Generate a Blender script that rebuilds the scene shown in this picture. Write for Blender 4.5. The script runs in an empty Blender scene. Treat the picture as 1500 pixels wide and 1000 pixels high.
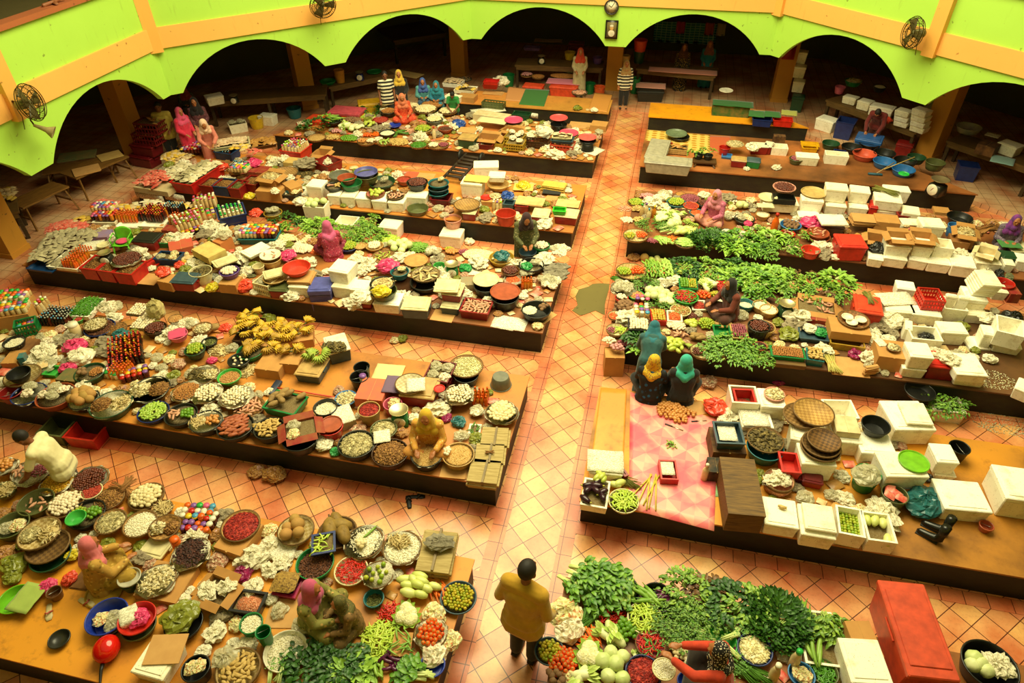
import bpy,math,random
from mathutils import Vector,Matrix,noise
rng=random.Random(11)
SC=bpy.context.scene
COL=SC.collection
PI=math.pi
# ---------------------------------------------------------------- camera
FOC,PIT,YAW,ROL=993.36,.686,-.22695,-.01204
CAM=Vector((0,0,8.2))
_fw=Vector((math.sin(YAW)*math.cos(PIT),math.cos(YAW)*math.cos(PIT),-math.sin(PIT)))
_r=Vector((math.cos(YAW),-math.sin(YAW),0));_u=_r.cross(_fw)
_r,_u=math.cos(ROL)*_r+math.sin(ROL)*_u,-math.sin(ROL)*_r+math.cos(ROL)*_u
cd=bpy.data.cameras.new('camera');cam=bpy.data.objects.new('camera',cd);COL.objects.link(cam)
cd.sensor_width=36;cd.lens=FOC/1500*36;cd.clip_end=200
cam.matrix_world=Matrix.Translation(CAM) @ Matrix((_r,_u,-_fw)).transposed().to_4x4()
SC.camera=cam
def at(px,py,z):
    d=_fw+_r*((px-750)/FOC)-_u*((py-500)/FOC)
    return CAM+d*((z-CAM.z)/d.z)
def depth(p):return (Vector(p)-CAM).dot(_fw)
def mpp(p):return depth(p)/FOC
# ---------------------------------------------------------------- materials
MATS={}
def lin(h):
    h=h.lstrip('#');o=[]
    for i in (0,2,4):
        c=int(h[i:i+2],16)/255
        o.append(c/12.92 if c <= .04045 else ((c+.055)/1.055)**2.4)
    return (*o,1)
class NT:
    def __init__(s,m):s.t=m.node_tree;s.n=s.t.nodes;s.b=s.n['Principled BSDF']
    def add(s,ty,**kw):
        n=s.n.new(ty)
        for k,v in kw.items():
            if hasattr(n,k) and k not in n.inputs:setattr(n,k,v)
            else:n.inputs[k].default_value=v
        return n
    def link(s,a,b):s.t.links.new(a,b)
    def coord(s,which='Object',scale=(1,1,1),rot=(0,0,0),loc=(0,0,0)):
        c=s.add('ShaderNodeTexCoord');m=s.add('ShaderNodeMapping')
        m.inputs['Scale'].default_value=scale;m.inputs['Rotation'].default_value=rot;m.inputs['Location'].default_value=loc
        s.link(c.outputs[which],m.inputs[0]);return m.outputs[0]
    def mix(s,fac,a,b,blend='MIX'):
        m=s.add('ShaderNodeMix',data_type='RGBA',blend_type=blend)
        for sock,v in ((m.inputs[0],fac),(m.inputs[6],a),(m.inputs[7],b)):
            if isinstance(v,(int,float,tuple)):sock.default_value=v
            else:s.link(v,sock)
        return m.outputs[2]
    def ramp(s,fac,stops):
        r=s.add('ShaderNodeValToRGB');e=r.color_ramp.elements
        e[0].position,e[0].color=stops[0];e[1].position,e[1].color=stops[-1]
        for p,c in stops[1:-1]:
            x=e.new(p);x.color=c
        s.link(fac,r.inputs[0]);return r.outputs[0]
    def noise(s,vec,scale,detail=3,rough=.55):
        n=s.add('ShaderNodeTexNoise');n.inputs['Scale'].default_value=scale;n.inputs['Detail'].default_value=detail;n.inputs['Roughness'].default_value=rough
        if vec is not None:s.link(vec,n.inputs['Vector'])
        return n.outputs['Fac']
    def each(s):                                         # a value of its own for every piece
        a,b=s.add('ShaderNodeObjectInfo'),s.add('ShaderNodeNewGeometry');m,k=s.add('ShaderNodeMath',operation='ADD'),s.add('ShaderNodeMath',operation='FRACT')
        s.link(a.outputs['Random'],m.inputs[0]);s.link(b.outputs['Random Per Island'],m.inputs[1]);s.link(m.outputs[0],k.inputs[0]);return k.outputs[0]
    def bump(s,h,st=.3,dist=.01):
        b=s.add('ShaderNodeBump');b.inputs['Strength'].default_value=st;b.inputs['Distance'].default_value=dist
        s.link(h,b.inputs['Height']);s.link(b.outputs[0],s.b.inputs['Normal'])
W1,B1=(1,1,1,1),(0,0,0,1)
def mat(col,kind='plain',rough=.5,c2=None,c3=None,sc=1.0):
    key=(col,kind,rough,c2,c3,sc)
    if key in MATS:return MATS[key]
    m=bpy.data.materials.new(f'{kind}_{col}');m.use_nodes=True;t=NT(m);b=t.b
    b.inputs['Roughness'].default_value=rough
    c=lin(col);C2=lin(c2 or col);C3=lin(c3 or c2 or col)
    if kind == 'plain':                       # plastic or paint: faint mottling and scuffs
        v=t.coord();f=t.noise(v,9*sc)
        k=t.mix(t.ramp(f,[(.3,(.72,.72,.72,1)),(.65,(1.08,1.08,1.08,1))]),B1,c,'MULTIPLY')
        x=t.mix(1.0,c,t.ramp(f,[(.3,(.74,.74,.74,1)),(.65,(1.06,1.06,1.06,1))]),'MULTIPLY')
        t.link(x,b.inputs['Base Color'])
    elif kind == 'veg':                       # each piece a little different, c..c2 over pieces, blotched
        v=t.coord();f=t.noise(v,14*sc,2)
        x=t.mix(t.each(),c,C2)
        x=t.mix(t.ramp(f,[(.4,B1),(.75,W1)]),x,t.mix(.5,x,C3))
        t.link(x,b.inputs['Base Color']);t.bump(f,.15,.004)
    elif kind == 'leaf':
        v=t.coord();f=t.noise(v,22*sc,2)
        x=t.mix(f,c,C2);x=t.mix(t.ramp(t.each(),[(0,B1),(1,W1)]),x,C3);t.link(x,b.inputs['Base Color'])
    elif kind == 'bits':                      # heaps of small dried goods
        v=t.coord();n=t.add('ShaderNodeTexVoronoi',Scale=60*sc);t.link(v,n.inputs['Vector'])
        sep=t.add('ShaderNodeSeparateColor');t.link(n.outputs['Color'],sep.inputs[0])
        x=t.ramp(sep.outputs[0],[(.1,c),(.5,C2),(.95,C3)])
        t.link(x,b.inputs['Base Color']);t.bump(n.outputs['Distance'],.7,.01)
    elif kind == 'foam':
        oi=t.add('ShaderNodeObjectInfo');v=t.coord();f=t.noise(v,5,5,.65);g=t.noise(v,60,1)
        x=t.mix(t.ramp(oi.outputs['Random'],[(0,B1),(1,W1)]),c,C2)
        x=t.mix(t.ramp(f,[(.52,B1),(.74,(.55,.55,.55,1))]),x,lin('a88a45'))
        x=t.mix(t.ramp(g,[(.68,B1),(.75,(.7,.7,.7,1))]),x,lin('6b5a38'))
        t.link(x,b.inputs['Base Color']);t.bump(t.noise(v,90,1),.12,.003)
    elif kind == 'card':
        v=t.coord();f=t.noise(v,6,4);w=t.add('ShaderNodeTexWave',Scale=40.0,Distortion=.5);t.link(v,w.inputs['Vector'])
        x=t.mix(t.ramp(f,[(.35,B1),(.8,(.6,.6,.6,1))]),c,C2);t.link(x,b.inputs['Base Color']);t.bump(w.outputs['Fac'],.08,.002)
    elif kind == 'wood':
        v=t.coord(scale=(1*sc,9*sc,9*sc));f=t.noise(v,4,5,.6)
        x=t.ramp(f,[(.3,C2),(.7,c)]);t.link(x,b.inputs['Base Color']);t.bump(f,.2,.004)
    elif kind == 'ply':                       # worn painted plywood boards of the platform tops
        v=t.coord();f=t.noise(v,.9,6,.65);g=t.noise(v,7,5,.7);s2=t.noise(v,.45,2)
        x=t.mix(t.ramp(s2,[(.42,B1),(.6,W1)]),c,C2)
        x=t.mix(t.ramp(f,[(.5,B1),(.72,(.75,.75,.75,1))]),x,C3)
        x=t.mix(t.ramp(g,[(.55,B1),(.8,(.55,.55,.55,1))]),x,lin('6a3c12'))
        t.link(x,b.inputs['Base Color']);t.bump(g,.15,.004)
    elif kind == 'weave':                     # plaited bamboo
        v=t.coord(rot=(0,0,.6),scale=(30*sc,)*3);k=t.add('ShaderNodeTexChecker',Scale=1.0,Color1=c,Color2=C2);t.link(v,k.inputs['Vector'])
        f=t.noise(t.coord(),5,3);x=t.mix(t.ramp(f,[(.4,B1),(.75,(.6,.6,.6,1))]),k.outputs['Color'],C3)
        t.link(x,b.inputs['Base Color']);t.bump(k.outputs['Fac'],.3,.004)
    elif kind == 'paper':                     # newsprint: grey columns of text and a few dark pictures
        v=t.coord(rot=(0,0,.4));k=t.add('ShaderNodeTexBrick',Scale=9.0*sc,Color1=W1,Color2=(.5,.5,.5,1),Mortar=W1);k.inputs['Mortar Size'].default_value=.05;k.inputs['Bias'].default_value=-.45
        t.link(v,k.inputs['Vector']);f=t.noise(t.coord(scale=(40,160,40),rot=(0,0,.4)),1,2)
        x=t.mix(t.ramp(f,[(.42,(.7,.7,.7,1)),(.55,B1)]),c,lin('8b7c58'));x=t.mix(.55,x,t.mix(1.0,x,k.outputs['Color'],'MULTIPLY'))
        t.link(x,b.inputs['Base Color'])
    elif kind == 'cloth':
        v=t.coord();f=t.noise(v,12,4);x=t.mix(t.ramp(f,[(.3,B1),(.75,W1)]),C2,c);t.link(x,b.inputs['Base Color'])
        b.inputs['Sheen Weight'].default_value=.2;t.bump(f,.3,.01)
    elif kind == 'floral':
        v=t.coord();n=t.add('ShaderNodeTexVoronoi',Scale=22*sc);t.link(v,n.inputs['Vector'])
        sep=t.add('ShaderNodeSeparateColor');t.link(n.outputs['Color'],sep.inputs[0])
        x=t.mix(t.ramp(n.outputs['Distance'],[(.25,W1),(.42,B1)]),c,t.ramp(sep.outputs[0],[(.3,C2),(.7,C3)]));t.link(x,b.inputs['Base Color'])
    elif kind == 'stripe':
        v=t.coord();w=t.add('ShaderNodeTexWave',bands_direction='Z',Scale=sc*4.2,Distortion=0.0);t.link(v,w.inputs['Vector'])
        x=t.ramp(w.outputs['Fac'],[(.45,c),(.55,C2)]);t.link(x,b.inputs['Base Color'])
    elif kind == 'clear':                     # thin clear plastic
        v=t.coord();f=t.noise(v,16,3);t.link(t.mix(f,c,C2),b.inputs['Base Color']);b.inputs['Roughness'].default_value=.18;t.bump(f,.6,.02)
        b.inputs['Alpha'].default_value=.62
    elif kind == 'bag':                       # thin opaque plastic, creased and shiny
        v=t.coord();f=t.noise(v,14,4);t.link(t.mix(f,c,C2),b.inputs['Base Color']);b.inputs['Roughness'].default_value=.3;t.bump(f,.7,.03)
    elif kind == 'skin':
        b.inputs['Base Color'].default_value=c;b.inputs['Subsurface Weight'].default_value=.05
    elif kind == 'metal':
        b.inputs['Base Color'].default_value=c;b.inputs['Metallic'].default_value=.85;b.inputs['Roughness'].default_value=.35
    elif kind == 'wall':                      # painted plaster with grime
        v=t.coord('Generated');v=t.coord();f=t.noise(v,.6,5,.7);g=t.noise(t.coord(scale=(3,3,.5)),3,4);sp=t.noise(v,9,2,.4)
        x=t.mix(t.ramp(f,[(.4,B1),(.8,(.5,.5,.5,1))]),c,C2);x=t.mix(t.ramp(g,[(.62,B1),(.85,(.35,.35,.35,1))]),x,C3)
        x=t.mix(t.ramp(sp,[(.73,B1),(.76,(.7,.7,.7,1))]),x,C3);t.link(x,b.inputs['Base Color']);t.bump(f,.1,.01)
    elif kind == 'dark':                      # black-painted fronts, scuffed and mouldy
        v=t.coord();f=t.noise(t.coord(scale=(1,1,2.5)),2.2,6,.7);x=t.mix(t.ramp(f,[(.42,B1),(.75,W1)]),c,C2);t.link(x,b.inputs['Base Color'])
    elif kind in ('tile','tile45'):
        rot=(0,0,PI/4) if kind == 'tile45' else (0,0,0);s=.29
        v=t.coord(rot=rot,loc=(.015,.137,0));k=t.add('ShaderNodeTexBrick',Scale=1.0,offset=0.0,squash=1.0,Color1=c,Color2=C2,Mortar=C3)
        k.inputs['Brick Width'].default_value=s;k.inputs['Row Height'].default_value=s;k.inputs['Mortar Size'].default_value=.006;k.inputs['Mortar Smooth'].default_value=.1;k.inputs['Bias'].default_value=-.1
        t.link(v,k.inputs['Vector']);vv=t.coord();f=t.noise(vv,1.1,4,.6);g=t.noise(vv,26,4,.7)
        x=t.mix(t.ramp(f,[(.38,B1),(.66,(.75,.75,.75,1))]),k.outputs['Color'],t.mix(1.0,k.outputs['Color'],lin('d5845c'),'MULTIPLY'))
        x=t.mix(t.ramp(g,[(.5,B1),(.75,(.5,.5,.5,1))]),x,t.mix(.6,x,lin('7a4326')))
        t.link(x,b.inputs['Base Color']);t.bump(k.outputs['Fac'],-.2,.004)
    m['k']=1
    MATS[key]=m;return m
# ---------------------------------------------------------------- mesh builder
class G:
    def __init__(s):s.v=[];s.f=[];s.m=[];s.cur=0
    def add(s,vs,fs,M=None):
        o=len(s.v)
        s.v += [tuple(M @ Vector(p)) if M else tuple(p) for p in vs]
        s.f += [tuple(i+o for i in f) for f in fs];s.m += [s.cur]*len(fs);return s
    def box(s,c,d,tx=0,ty=0,rz=0,M=None):          # tx,ty: how much the bottom is narrower (each side)
        x,y,z=d[0]/2,d[1]/2,d[2]/2
        p=[(-x+tx,-y+ty,-z),(x-tx,-y+ty,-z),(x-tx,y-ty,-z),(-x+tx,y-ty,-z),(-x,-y,z),(x,-y,z),(x,y,z),(-x,y,z)]
        m=Matrix.Translation(c) @ Matrix.Rotation(rz,4,'Z')
        return s.add(p,[(3,2,1,0),(4,5,6,7),(0,1,5,4),(1,2,6,5),(2,3,7,6),(3,0,4,7)],(M @ m) if M else m)
    def rbox(s,c,d,b=.01,tx=0,ty=0,M=None):        # box with chamfered vertical edges and rims
        x,y,z=d[0]/2,d[1]/2,d[2]/2;rings=[]
        for zz,ins,t in ((-z,b,1),(-z+b,0,1),(z-b,0,0),(z,b,0)):
            X,Y=x-ins-tx*t,y-ins-ty*t;k=b
            rings.append([(X-k,-Y,zz),(X,-Y+k,zz),(X,Y-k,zz),(X-k,Y,zz),(-X+k,Y,zz),(-X,Y-k,zz),(-X,-Y+k,zz),(-X+k,-Y,zz)])
        vs=sum(rings,[]);fs=[]
        for r in range(3):
            for i in range(8):
                j=(i+1) % 8;fs.append((r*8+i,r*8+j,r*8+8+j,r*8+8+i))
        fs += [tuple(range(7,-1,-1)),tuple(range(24,32))]
        m=Matrix.Translation(c);return s.add(vs,fs,(M @ m) if M else m)
    def lathe(s,prof,n=24,M=None,jag=0,sx=1,sy=1):
        vs=[];fs=[]
        for r,z in prof:
            for i in range(n):
                a=2*PI*i/n;q=1+(jag*(rng.random()-.5) if jag else 0);vs.append((r*q*math.cos(a)*sx,r*q*math.sin(a)*sy,z))
        for k in range(len(prof)-1):
            for i in range(n):
                j=(i+1) % n;fs.append((k*n+i,k*n+j,k*n+n+j,k*n+n+i))
        if prof[0][0] > 0:fs.append(tuple(range(n-1,-1,-1)))
        if prof[-1][0] > 0:fs.append(tuple((len(prof)-1)*n+i for i in range(n)))
        return s.add(vs,fs,M)
    def ball(s,c,r,nu=10,nv=7,M=None,fn=None):
        r=(r,r,r) if isinstance(r,(int,float)) else r;vs=[];fs=[]
        for k in range(nv+1):
            t=PI*k/nv
            for i in range(nu):
                a=2*PI*i/nu;d=Vector((math.sin(t)*math.cos(a),math.sin(t)*math.sin(a),-math.cos(t)));q=fn(d) if fn else 1
                vs.append((c[0]+d.x*r[0]*q,c[1]+d.y*r[1]*q,c[2]+d.z*r[2]*q))
        for k in range(nv):
            for i in range(nu):
                j=(i+1) % nu;fs.append((k*nu+i,k*nu+j,k*nu+nu+j,k*nu+nu+i))
        return s.add(vs,fs,M)
    def tube(s,pts,rad,n=6,M=None,flat=1.0):
        pts=[Vector(p) for p in pts];rad=[rad]*len(pts) if isinstance(rad,(int,float)) else rad;vs=[];fs=[]
        up=Vector((0,0,1))
        for i,p in enumerate(pts):
            d=(pts[min(i+1,len(pts)-1)]-pts[max(i-1,0)]).normalized()
            a=d.cross(up)
            if a.length < .05:a=d.cross(Vector((0,1,0)))
            a.normalize();b=d.cross(a)
            for k in range(n):
                t=2*PI*k/n;vs.append(p+a*math.cos(t)*rad[i]+b*math.sin(t)*rad[i]*flat)
        for i in range(len(pts)-1):
            for k in range(n):
                j=(k+1) % n;fs.append((i*n+k,i*n+j,i*n+n+j,i*n+n+k))
        fs += [tuple(range(n-1,-1,-1)),tuple((len(pts)-1)*n+k for k in range(n))]
        return s.add(vs,fs,M)
    def grid(s,fn,nu,nv,M=None):
        vs=[fn(i/nu,j/nv) for j in range(nv+1) for i in range(nu+1)]
        return s.add(vs,[(j*(nu+1)+i,j*(nu+1)+i+1,(j+1)*(nu+1)+i+1,(j+1)*(nu+1)+i) for j in range(nv) for i in range(nu)],M)
    def slab(s,fn,nu,nv,th,M=None):                 # grid with thickness
        top=[Vector(fn(i/nu,j/nv)) for j in range(nv+1) for i in range(nu+1)];w=nu+1;n=len(top)
        vs=top+[p-Vector((0,0,th)) for p in top];fs=[]
        for j in range(nv):
            for i in range(nu):
                a=j*w+i;fs += [(a,a+1,a+w+1,a+w),(n+a+w,n+a+w+1,n+a+1,n+a)]
        for i in range(nu):fs += [(i+1,i,n+i,n+i+1),(nv*w+i,nv*w+i+1,n+nv*w+i+1,n+nv*w+i)]
        for j in range(nv):fs += [(j*w,(j+1)*w,n+(j+1)*w,n+j*w),((j+1)*w+nu,j*w+nu,n+j*w+nu,n+(j+1)*w+nu)]
        return s.add(vs,fs,M)
    def mesh(s,name,mats,smooth=True):
        me=bpy.data.meshes.new(name);me.from_pydata(s.v,[],s.f)
        for m in (mats if isinstance(mats,(list,tuple)) else [mats]):me.materials.append(m)
        if any(s.m):me.polygons.foreach_set('material_index',s.m)
        if smooth:me.polygons.foreach_set('use_smooth',[True]*len(s.f))
        me.update();return me
def sharp(me,ang=35):
    try:me.set_sharp_from_angle(angle=math.radians(ang))
    except Exception:pass
    return me
def obj(name,me,parent=None,loc=(0,0,0),rot=(0,0,0),sc=1,**props):
    o=bpy.data.objects.new(name,me);COL.objects.link(o)
    o.location=loc;o.rotation_euler=rot;o.scale=(sc,sc,sc) if isinstance(sc,(int,float)) else sc
    if parent:o.parent=parent
    for k,v in props.items():o[k]=v
    return o
def struct(name,g,m,smooth=False):
    return obj(name,g.mesh(name,m,smooth),kind='structure')
THINGS=[]
def thing(name,me,loc=(0,0,0),rot=(0,0,0),sc=1,label='',cat='',group=None,kind=None):
    o=obj(name,me,None,loc,rot,sc);o['label']=label;o['category']=cat
    if group:o['group']=group
    if kind:o['kind']=kind
    THINGS.append(o);return o
def nz(p,s=1.0,seed=0):return noise.noise(Vector((p[0]*s+seed*7.3,p[1]*s+seed*3.1,p[2]*s-seed*5.7)))
# ---------------------------------------------------------------- the hall: octagonal court, arcade, galleries
OC=Vector((-1.63,10.45,0))
def octa(a,z=0):
    return [Vector((OC.x+a/math.cos(PI/8)*math.cos(PI/8+k*PI/4),OC.y+a/math.cos(PI/8)*math.sin(PI/8+k*PI/4),z)) for k in range(8)]
def side(k,a):                                          # k=1 is the far side (+y); runs left to right seen from the court
    ang=k*PI/4+PI/4-PI/4;n=Vector((math.cos(ang),math.sin(ang),0));h=a*math.tan(PI/8)
    t=Vector((n.y,-n.x,0));mid=OC+n*a;return mid-t*h,mid+t*h,n,t
SIDES={0:'east',1:'northeast',2:'north',3:'northwest',4:'west',5:'southwest',6:'south',7:'southeast'}
AP=10.5
M_LIME=mat('aedd50','wall',.75,'a2d044','6c7a2c');M_ORANGE=mat('f3b45a','wall',.7,'e8a64c','8a5a22')
M_FLOOR=mat('e2986a','tile45',.28,'efbe74','5c3018');M_BORDER=mat('e28e60','tile',.33,'da8556','6c361a');M_WALK=mat('d8b084','tile',.4,'cca67c','7c5c3c')
g=G();o8=octa(11.62);g.add(o8,[tuple(range(8))]);struct('floor',g,M_FLOOR)
g=G();A,B=octa(11.6,0),octa(18.2,0)
for k in range(8):
    j=(k+1) % 8;up=Vector((0,0,.12));g.add([A[k],A[j],A[j]+up,A[k]+up,B[j]+up,B[k]+up],[(0,1,2,3),(3,2,4,5)])
struct('floor_walkway',g,M_WALK)
def ring(name,a0,a1,z0,z1,m):
    g=G();P=[octa(a0,z0),octa(a1,z0),octa(a1,z1),octa(a0,z1)]
    for k in range(8):
        j=(k+1) % 8
        for q in range(4):p,r=P[q],P[(q+1) % 4];g.add([p[k],p[j],r[j],r[k]],[(0,1,2,3)])
    return struct(name,g,m)
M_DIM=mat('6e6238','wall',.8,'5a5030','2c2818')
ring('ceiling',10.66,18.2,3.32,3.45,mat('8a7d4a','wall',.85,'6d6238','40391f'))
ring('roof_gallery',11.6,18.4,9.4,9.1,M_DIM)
for k in range(8):
    a,b,n,t=side(k,18.0);g=G();Lh=(b-a).length
    mx=Matrix.Translation((a+b)/2) @ Matrix((t,n,Vector((0,0,1)))).transposed().to_4x4()
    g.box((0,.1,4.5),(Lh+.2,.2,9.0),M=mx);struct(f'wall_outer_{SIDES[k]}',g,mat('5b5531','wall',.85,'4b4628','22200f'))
# arcade faces: two round-headed arches to a side, hanging springers, parapet above
NA=0
for k in range(8):
    a,b,n,t=side(k,AP);Lh=(b-a).length;half=Lh/2;tip=.3
    mx=Matrix.Translation(a) @ Matrix((t,n,Vector((0,0,1)))).transposed().to_4x4()
    xs=[]
    def zb(x):
        q=(x % half) if x < Lh-1e-6 else half
        u=abs(q-half/2);w=half/2-tip
        if u >= w:return 2.28
        Rr=(w*w+.97*.97)/(2*.97);return 2.28+math.sqrt(max(Rr*Rr-u*u,0))-(Rr-.97)
    for h in (0,half):
        xs += [h,h+tip*.5]+[h+tip+(half-2*tip)*(.5-.5*math.cos(PI*i/26)) for i in range(27)]+[h+half-tip*.5]
    xs.append(Lh);g=G();vs=[];fs=[]
    for i,x in enumerate(xs):
        z=zb(x);vs += [(x,0,z),(x,0,4.8),(x,.16,4.8),(x,.16,z)]
        if i:
            q=4*(i-1)
            for s in range(4):fs.append((q+s,q+(s+1) % 4,q+4+(s+1) % 4,q+4+s))
    g.add(vs,fs,mx);struct(f'wall_{SIDES[k]}',g,M_LIME)
    NA += 1;g=G();g.box((half,-.03,3.625),(Lh-.02,.06,.47),M=mx);struct(f'trim_{NA}',g,M_ORANGE)
    NA += 1;g=G();g.box((half,.06,4.86),(Lh-.02,.3,.1),M=mx);struct(f'trim_{NA}',g,mat('a85e34','wall',.7,'8e4c28','5a3018'))
    for x in ((0.0,half) if k != 2 else (0.0,)):
        if k == 3 and x > 0:continue
        if k == 2:continue
        NA += 1;g=G();g.box((x,-.05,4.08),(.3,.22,1.5),M=mx);struct(f'trim_{NA}',g,mat('efb052','wall',.7,'e4a448','8a5a22'))
# square pillars under the gallery
M_PIL=mat('c98b2c','wall',.7,'b87e28','6a4a1c')
PILL=[(198,233),(448,160),(672,111),(897,132),(1140,149),(1360,233),(8,376)]
for i,(px,py) in enumerate(PILL):
    p=at(px,py,.12);g=G();ang=(0,PI/4,0,0,0,-PI/4,0)[i]
    g.box((0,0,1.6),(.5,.5,3.2),rz=0);g.box((0,0,.06),(.54,.54,.12))
    o=struct('pillar',g,M_PIL);o.location=(p.x,p.y+.2,.12);o.rotation_euler[2]=ang
# light-coloured edging tiles along the aisle and the platform fronts
XL,XR=-1.625,-.438
ROWS=[(2.35,4.75),(5.951,8.33),(9.521,11.95),(13.186,15.55),(16.938,19.4),(20.43,22.05)]
TH=.49
M_PATCH=mat('6f6330','wall',.9,'5f552a','463d20')
ntr=[NA]
def strip(x0,x1,y0,y1):
    ntr[0] += 1;g=G();g.box(((x0+x1)/2,(y0+y1)/2,.003),(x1-x0,y1-y0,.006));struct(f'trim_{ntr[0]}',g,M_BORDER)
strip(XL,XL+.215,1.2,22.04);strip(XR-.215,XR,1.2,22.04)
for y0,y1 in ROWS:
    for x0,x1 in ((-13.6,XL),(XR,10.4)):
        if y0 > 3:strip(x0,x1,y0-.2,y0)
        if y1 < 20:strip(x0,x1,y1,y1+.14)
# bare screed where aisle tiles are missing
pts=[at(x,y,0) for x,y in [(838,455),(846,447),(843,434),(848,424),(862,420),(868,416),(880,415),(893,416),(892,424),(886,446),(886,462),(872,455),(856,461),(849,462)]]
g=G();n=len(pts);up=Vector((0,0,.009));g.add([p+up for p in pts]+pts,[tuple(range(n))]+[(i,i+n,(i+1) % n+n,(i+1) % n) for i in range(n)])
struct('floor_patch',g,M_PATCH)
# ---------------------------------------------------------------- selling platforms
def clip(poly,a):
    for k in range(8):
        ang=k*PI/4;nx,ny=math.cos(ang),math.sin(ang);out=[]
        f=lambda p:(p[0]-OC.x)*nx+(p[1]-OC.y)*ny-a
        for i in range(len(poly)):
            p,q=poly[i],poly[(i+1) % len(poly)];fp,fq=f(p),f(q)
            if fp <= 0:out.append(p)
            if fp*fq < 0:u=fp/(fp-fq);out.append((p[0]+(q[0]-p[0])*u,p[1]+(q[1]-p[1])*u))
        poly=out
    return poly
def prism(g,poly,z0,z1,ins=0):
    n=len(poly);c=(sum(p[0] for p in poly)/n,sum(p[1] for p in poly)/n)
    q=[(p[0]-math.copysign(ins,p[0]-c[0]),p[1]-math.copysign(ins,p[1]-c[1])) for p in poly]
    g.add([(*p,z0) for p in q]+[(*p,z1) for p in q],[tuple(range(n-1,-1,-1)),tuple(range(n,2*n))]+[(i,(i+1) % n,n+(i+1) % n,n+i) for i in range(n)])
ZL={('L',0):'platform with the red float',('L',1):"yellow-scarf seller's platform",('L',2):'platform with the blue bin',('L',3):'platform of foam boxes and basins',('L',4):"orange-scarf seller's platform",('L',5):'platform with the green cloth strip',
      ('R',0):'platform with the red chest',('R',1):'pink-mat platform',('R',2):"dark-scarf seller's platform",('R',3):"pink-scarf seller's platform",('R',4):'platform with the grey sheet',('R',5):'bare orange platform'}
PT=[('df9420','cf8420','90581c'),('c8802c','b87430','7c4c1c'),('a8682c','94582a','5c3818'),('d08434','c07a34','8a5424'),('c07434','b87434','885424'),('d0883c','cc903c','a87030'),
      ('9c5c20','845020','4c3014'),('e0941c','b07424','6c4416'),('80502a','6a4422','3c2814'),('94582a','7c4a28','4c3018'),('b06a34','8a5428','402a16'),('f0a010','e89614','c88420')]  # darker tones on crowded platforms: dirt, plus shade between goods put into the colour
for r,(y0,y1) in enumerate(ROWS):
    for s in 'LR':
        x0,x1=(-14.5,XL) if s == 'L' else (XR,12)
        poly=clip([(x0,y0),(x1,y0),(x1,y1),(x0,y1)],11.15)
        cx=XL-3 if s == 'L' else XR+3;cy=(y0+y1)/2
        g=G();prism(g,[(p[0]-cx,p[1]-cy) for p in poly],0,TH-.028,.03)
        pm=mat('12140b','dark',.6,'292c12')
        q=PT[r+(0 if s == 'L' else 6)]
        o=thing('market_platform',g.mesh('plinth',pm,False),(cx,cy,0),label='long low concrete selling platform, the '+ZL[s,r],cat='platform',group=None)
        g=G();prism(g,[(p[0]-cx,p[1]-cy) for p in poly],TH-.028,TH)
        obj('board_top',g.mesh('board_top',mat(q[0],'ply',.55,q[1],q[2]),False),o)
def zone(x,y,z=0):
    s='L' if x < -1.03 else 'R';best=min(range(6),key=lambda r:max(ROWS[r][0]-.3-y,y-ROWS[r][1]-.3,0)+abs(sum(ROWS[r])/2-y)*.01)
    return s,best
# ---------------------------------------------------------------- single goods (fruit, vegetables, jars ...): prototypes built once, copied piece by piece
PROTO={}
def proto(kind):
    if kind not in PROTO:PROTO[kind]=MAKERS[kind]()
    return PROTO[kind]
# a prototype is a list of variants; a variant is [(part name or None, mesh), ...], the first being the thing itself
def one(name,g,m,*parts):return [(None,g.mesh(name,m))]+[(pn,pg.mesh(pn,pm)) for pn,pg,pm in parts]
def m_round(name,m,r,sq=1.0,stem=None,nu=10,nv=7,bump=0):
    def f():
        g=G();g.ball((0,0,r*sq),(r,r,r*sq),nu,nv,fn=(lambda d:1+bump*nz(d,2.2,r)) if bump else None)
        ps=[]
        if stem:
            s=G();s.tube([(0,0,r*sq*1.9),(0,0,r*sq*2.12)],[r*.12,r*.08],5)
            for k in range(5):
                a=k*1.257;s.add([(0,0,r*sq*2.0),(r*.5*math.cos(a-.25),r*.5*math.sin(a-.25),r*sq*1.93),(r*.62*math.cos(a),r*.62*math.sin(a),r*sq*1.86),(r*.5*math.cos(a+.25),r*.5*math.sin(a+.25),r*sq*1.93)],[(0,1,2,3)])
            ps=[('calyx',s,stem)]
        return [one(name,g,m,*ps)]
    return f
def m_long(name,m,L,r,curve=.15,taper=(.35,.9,1,.85,.3),stem=None,n=6,vs=3,flat=1.0):
    def f():
        out=[]
        for v in range(vs):
            c=curve*(1,-.6,.3)[v % 3];g=G();k=len(taper);pts=[]
            for i in range(k):u=i/(k-1)-.5;pts.append((u*L,c*L*(u*u*4-.5),r*(1+.0*u)))
            g.tube(pts,[r*t for t in taper],n,flat=flat);ps=[]
            if stem:
                s=G();p=pts[-1];s.tube([(p[0]-.01,p[1],p[2]),(p[0]+L*.07,p[1]+c*L*.1,p[2]+r*.2),(p[0]+L*.16,p[1]+c*L*.25,p[2]+r*.3)],[r*.45,r*.28,r*.2],5);ps=[('stalk',s,stem)]
            out.append(one(name,g,m,*ps))
        return out
    return f
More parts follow.
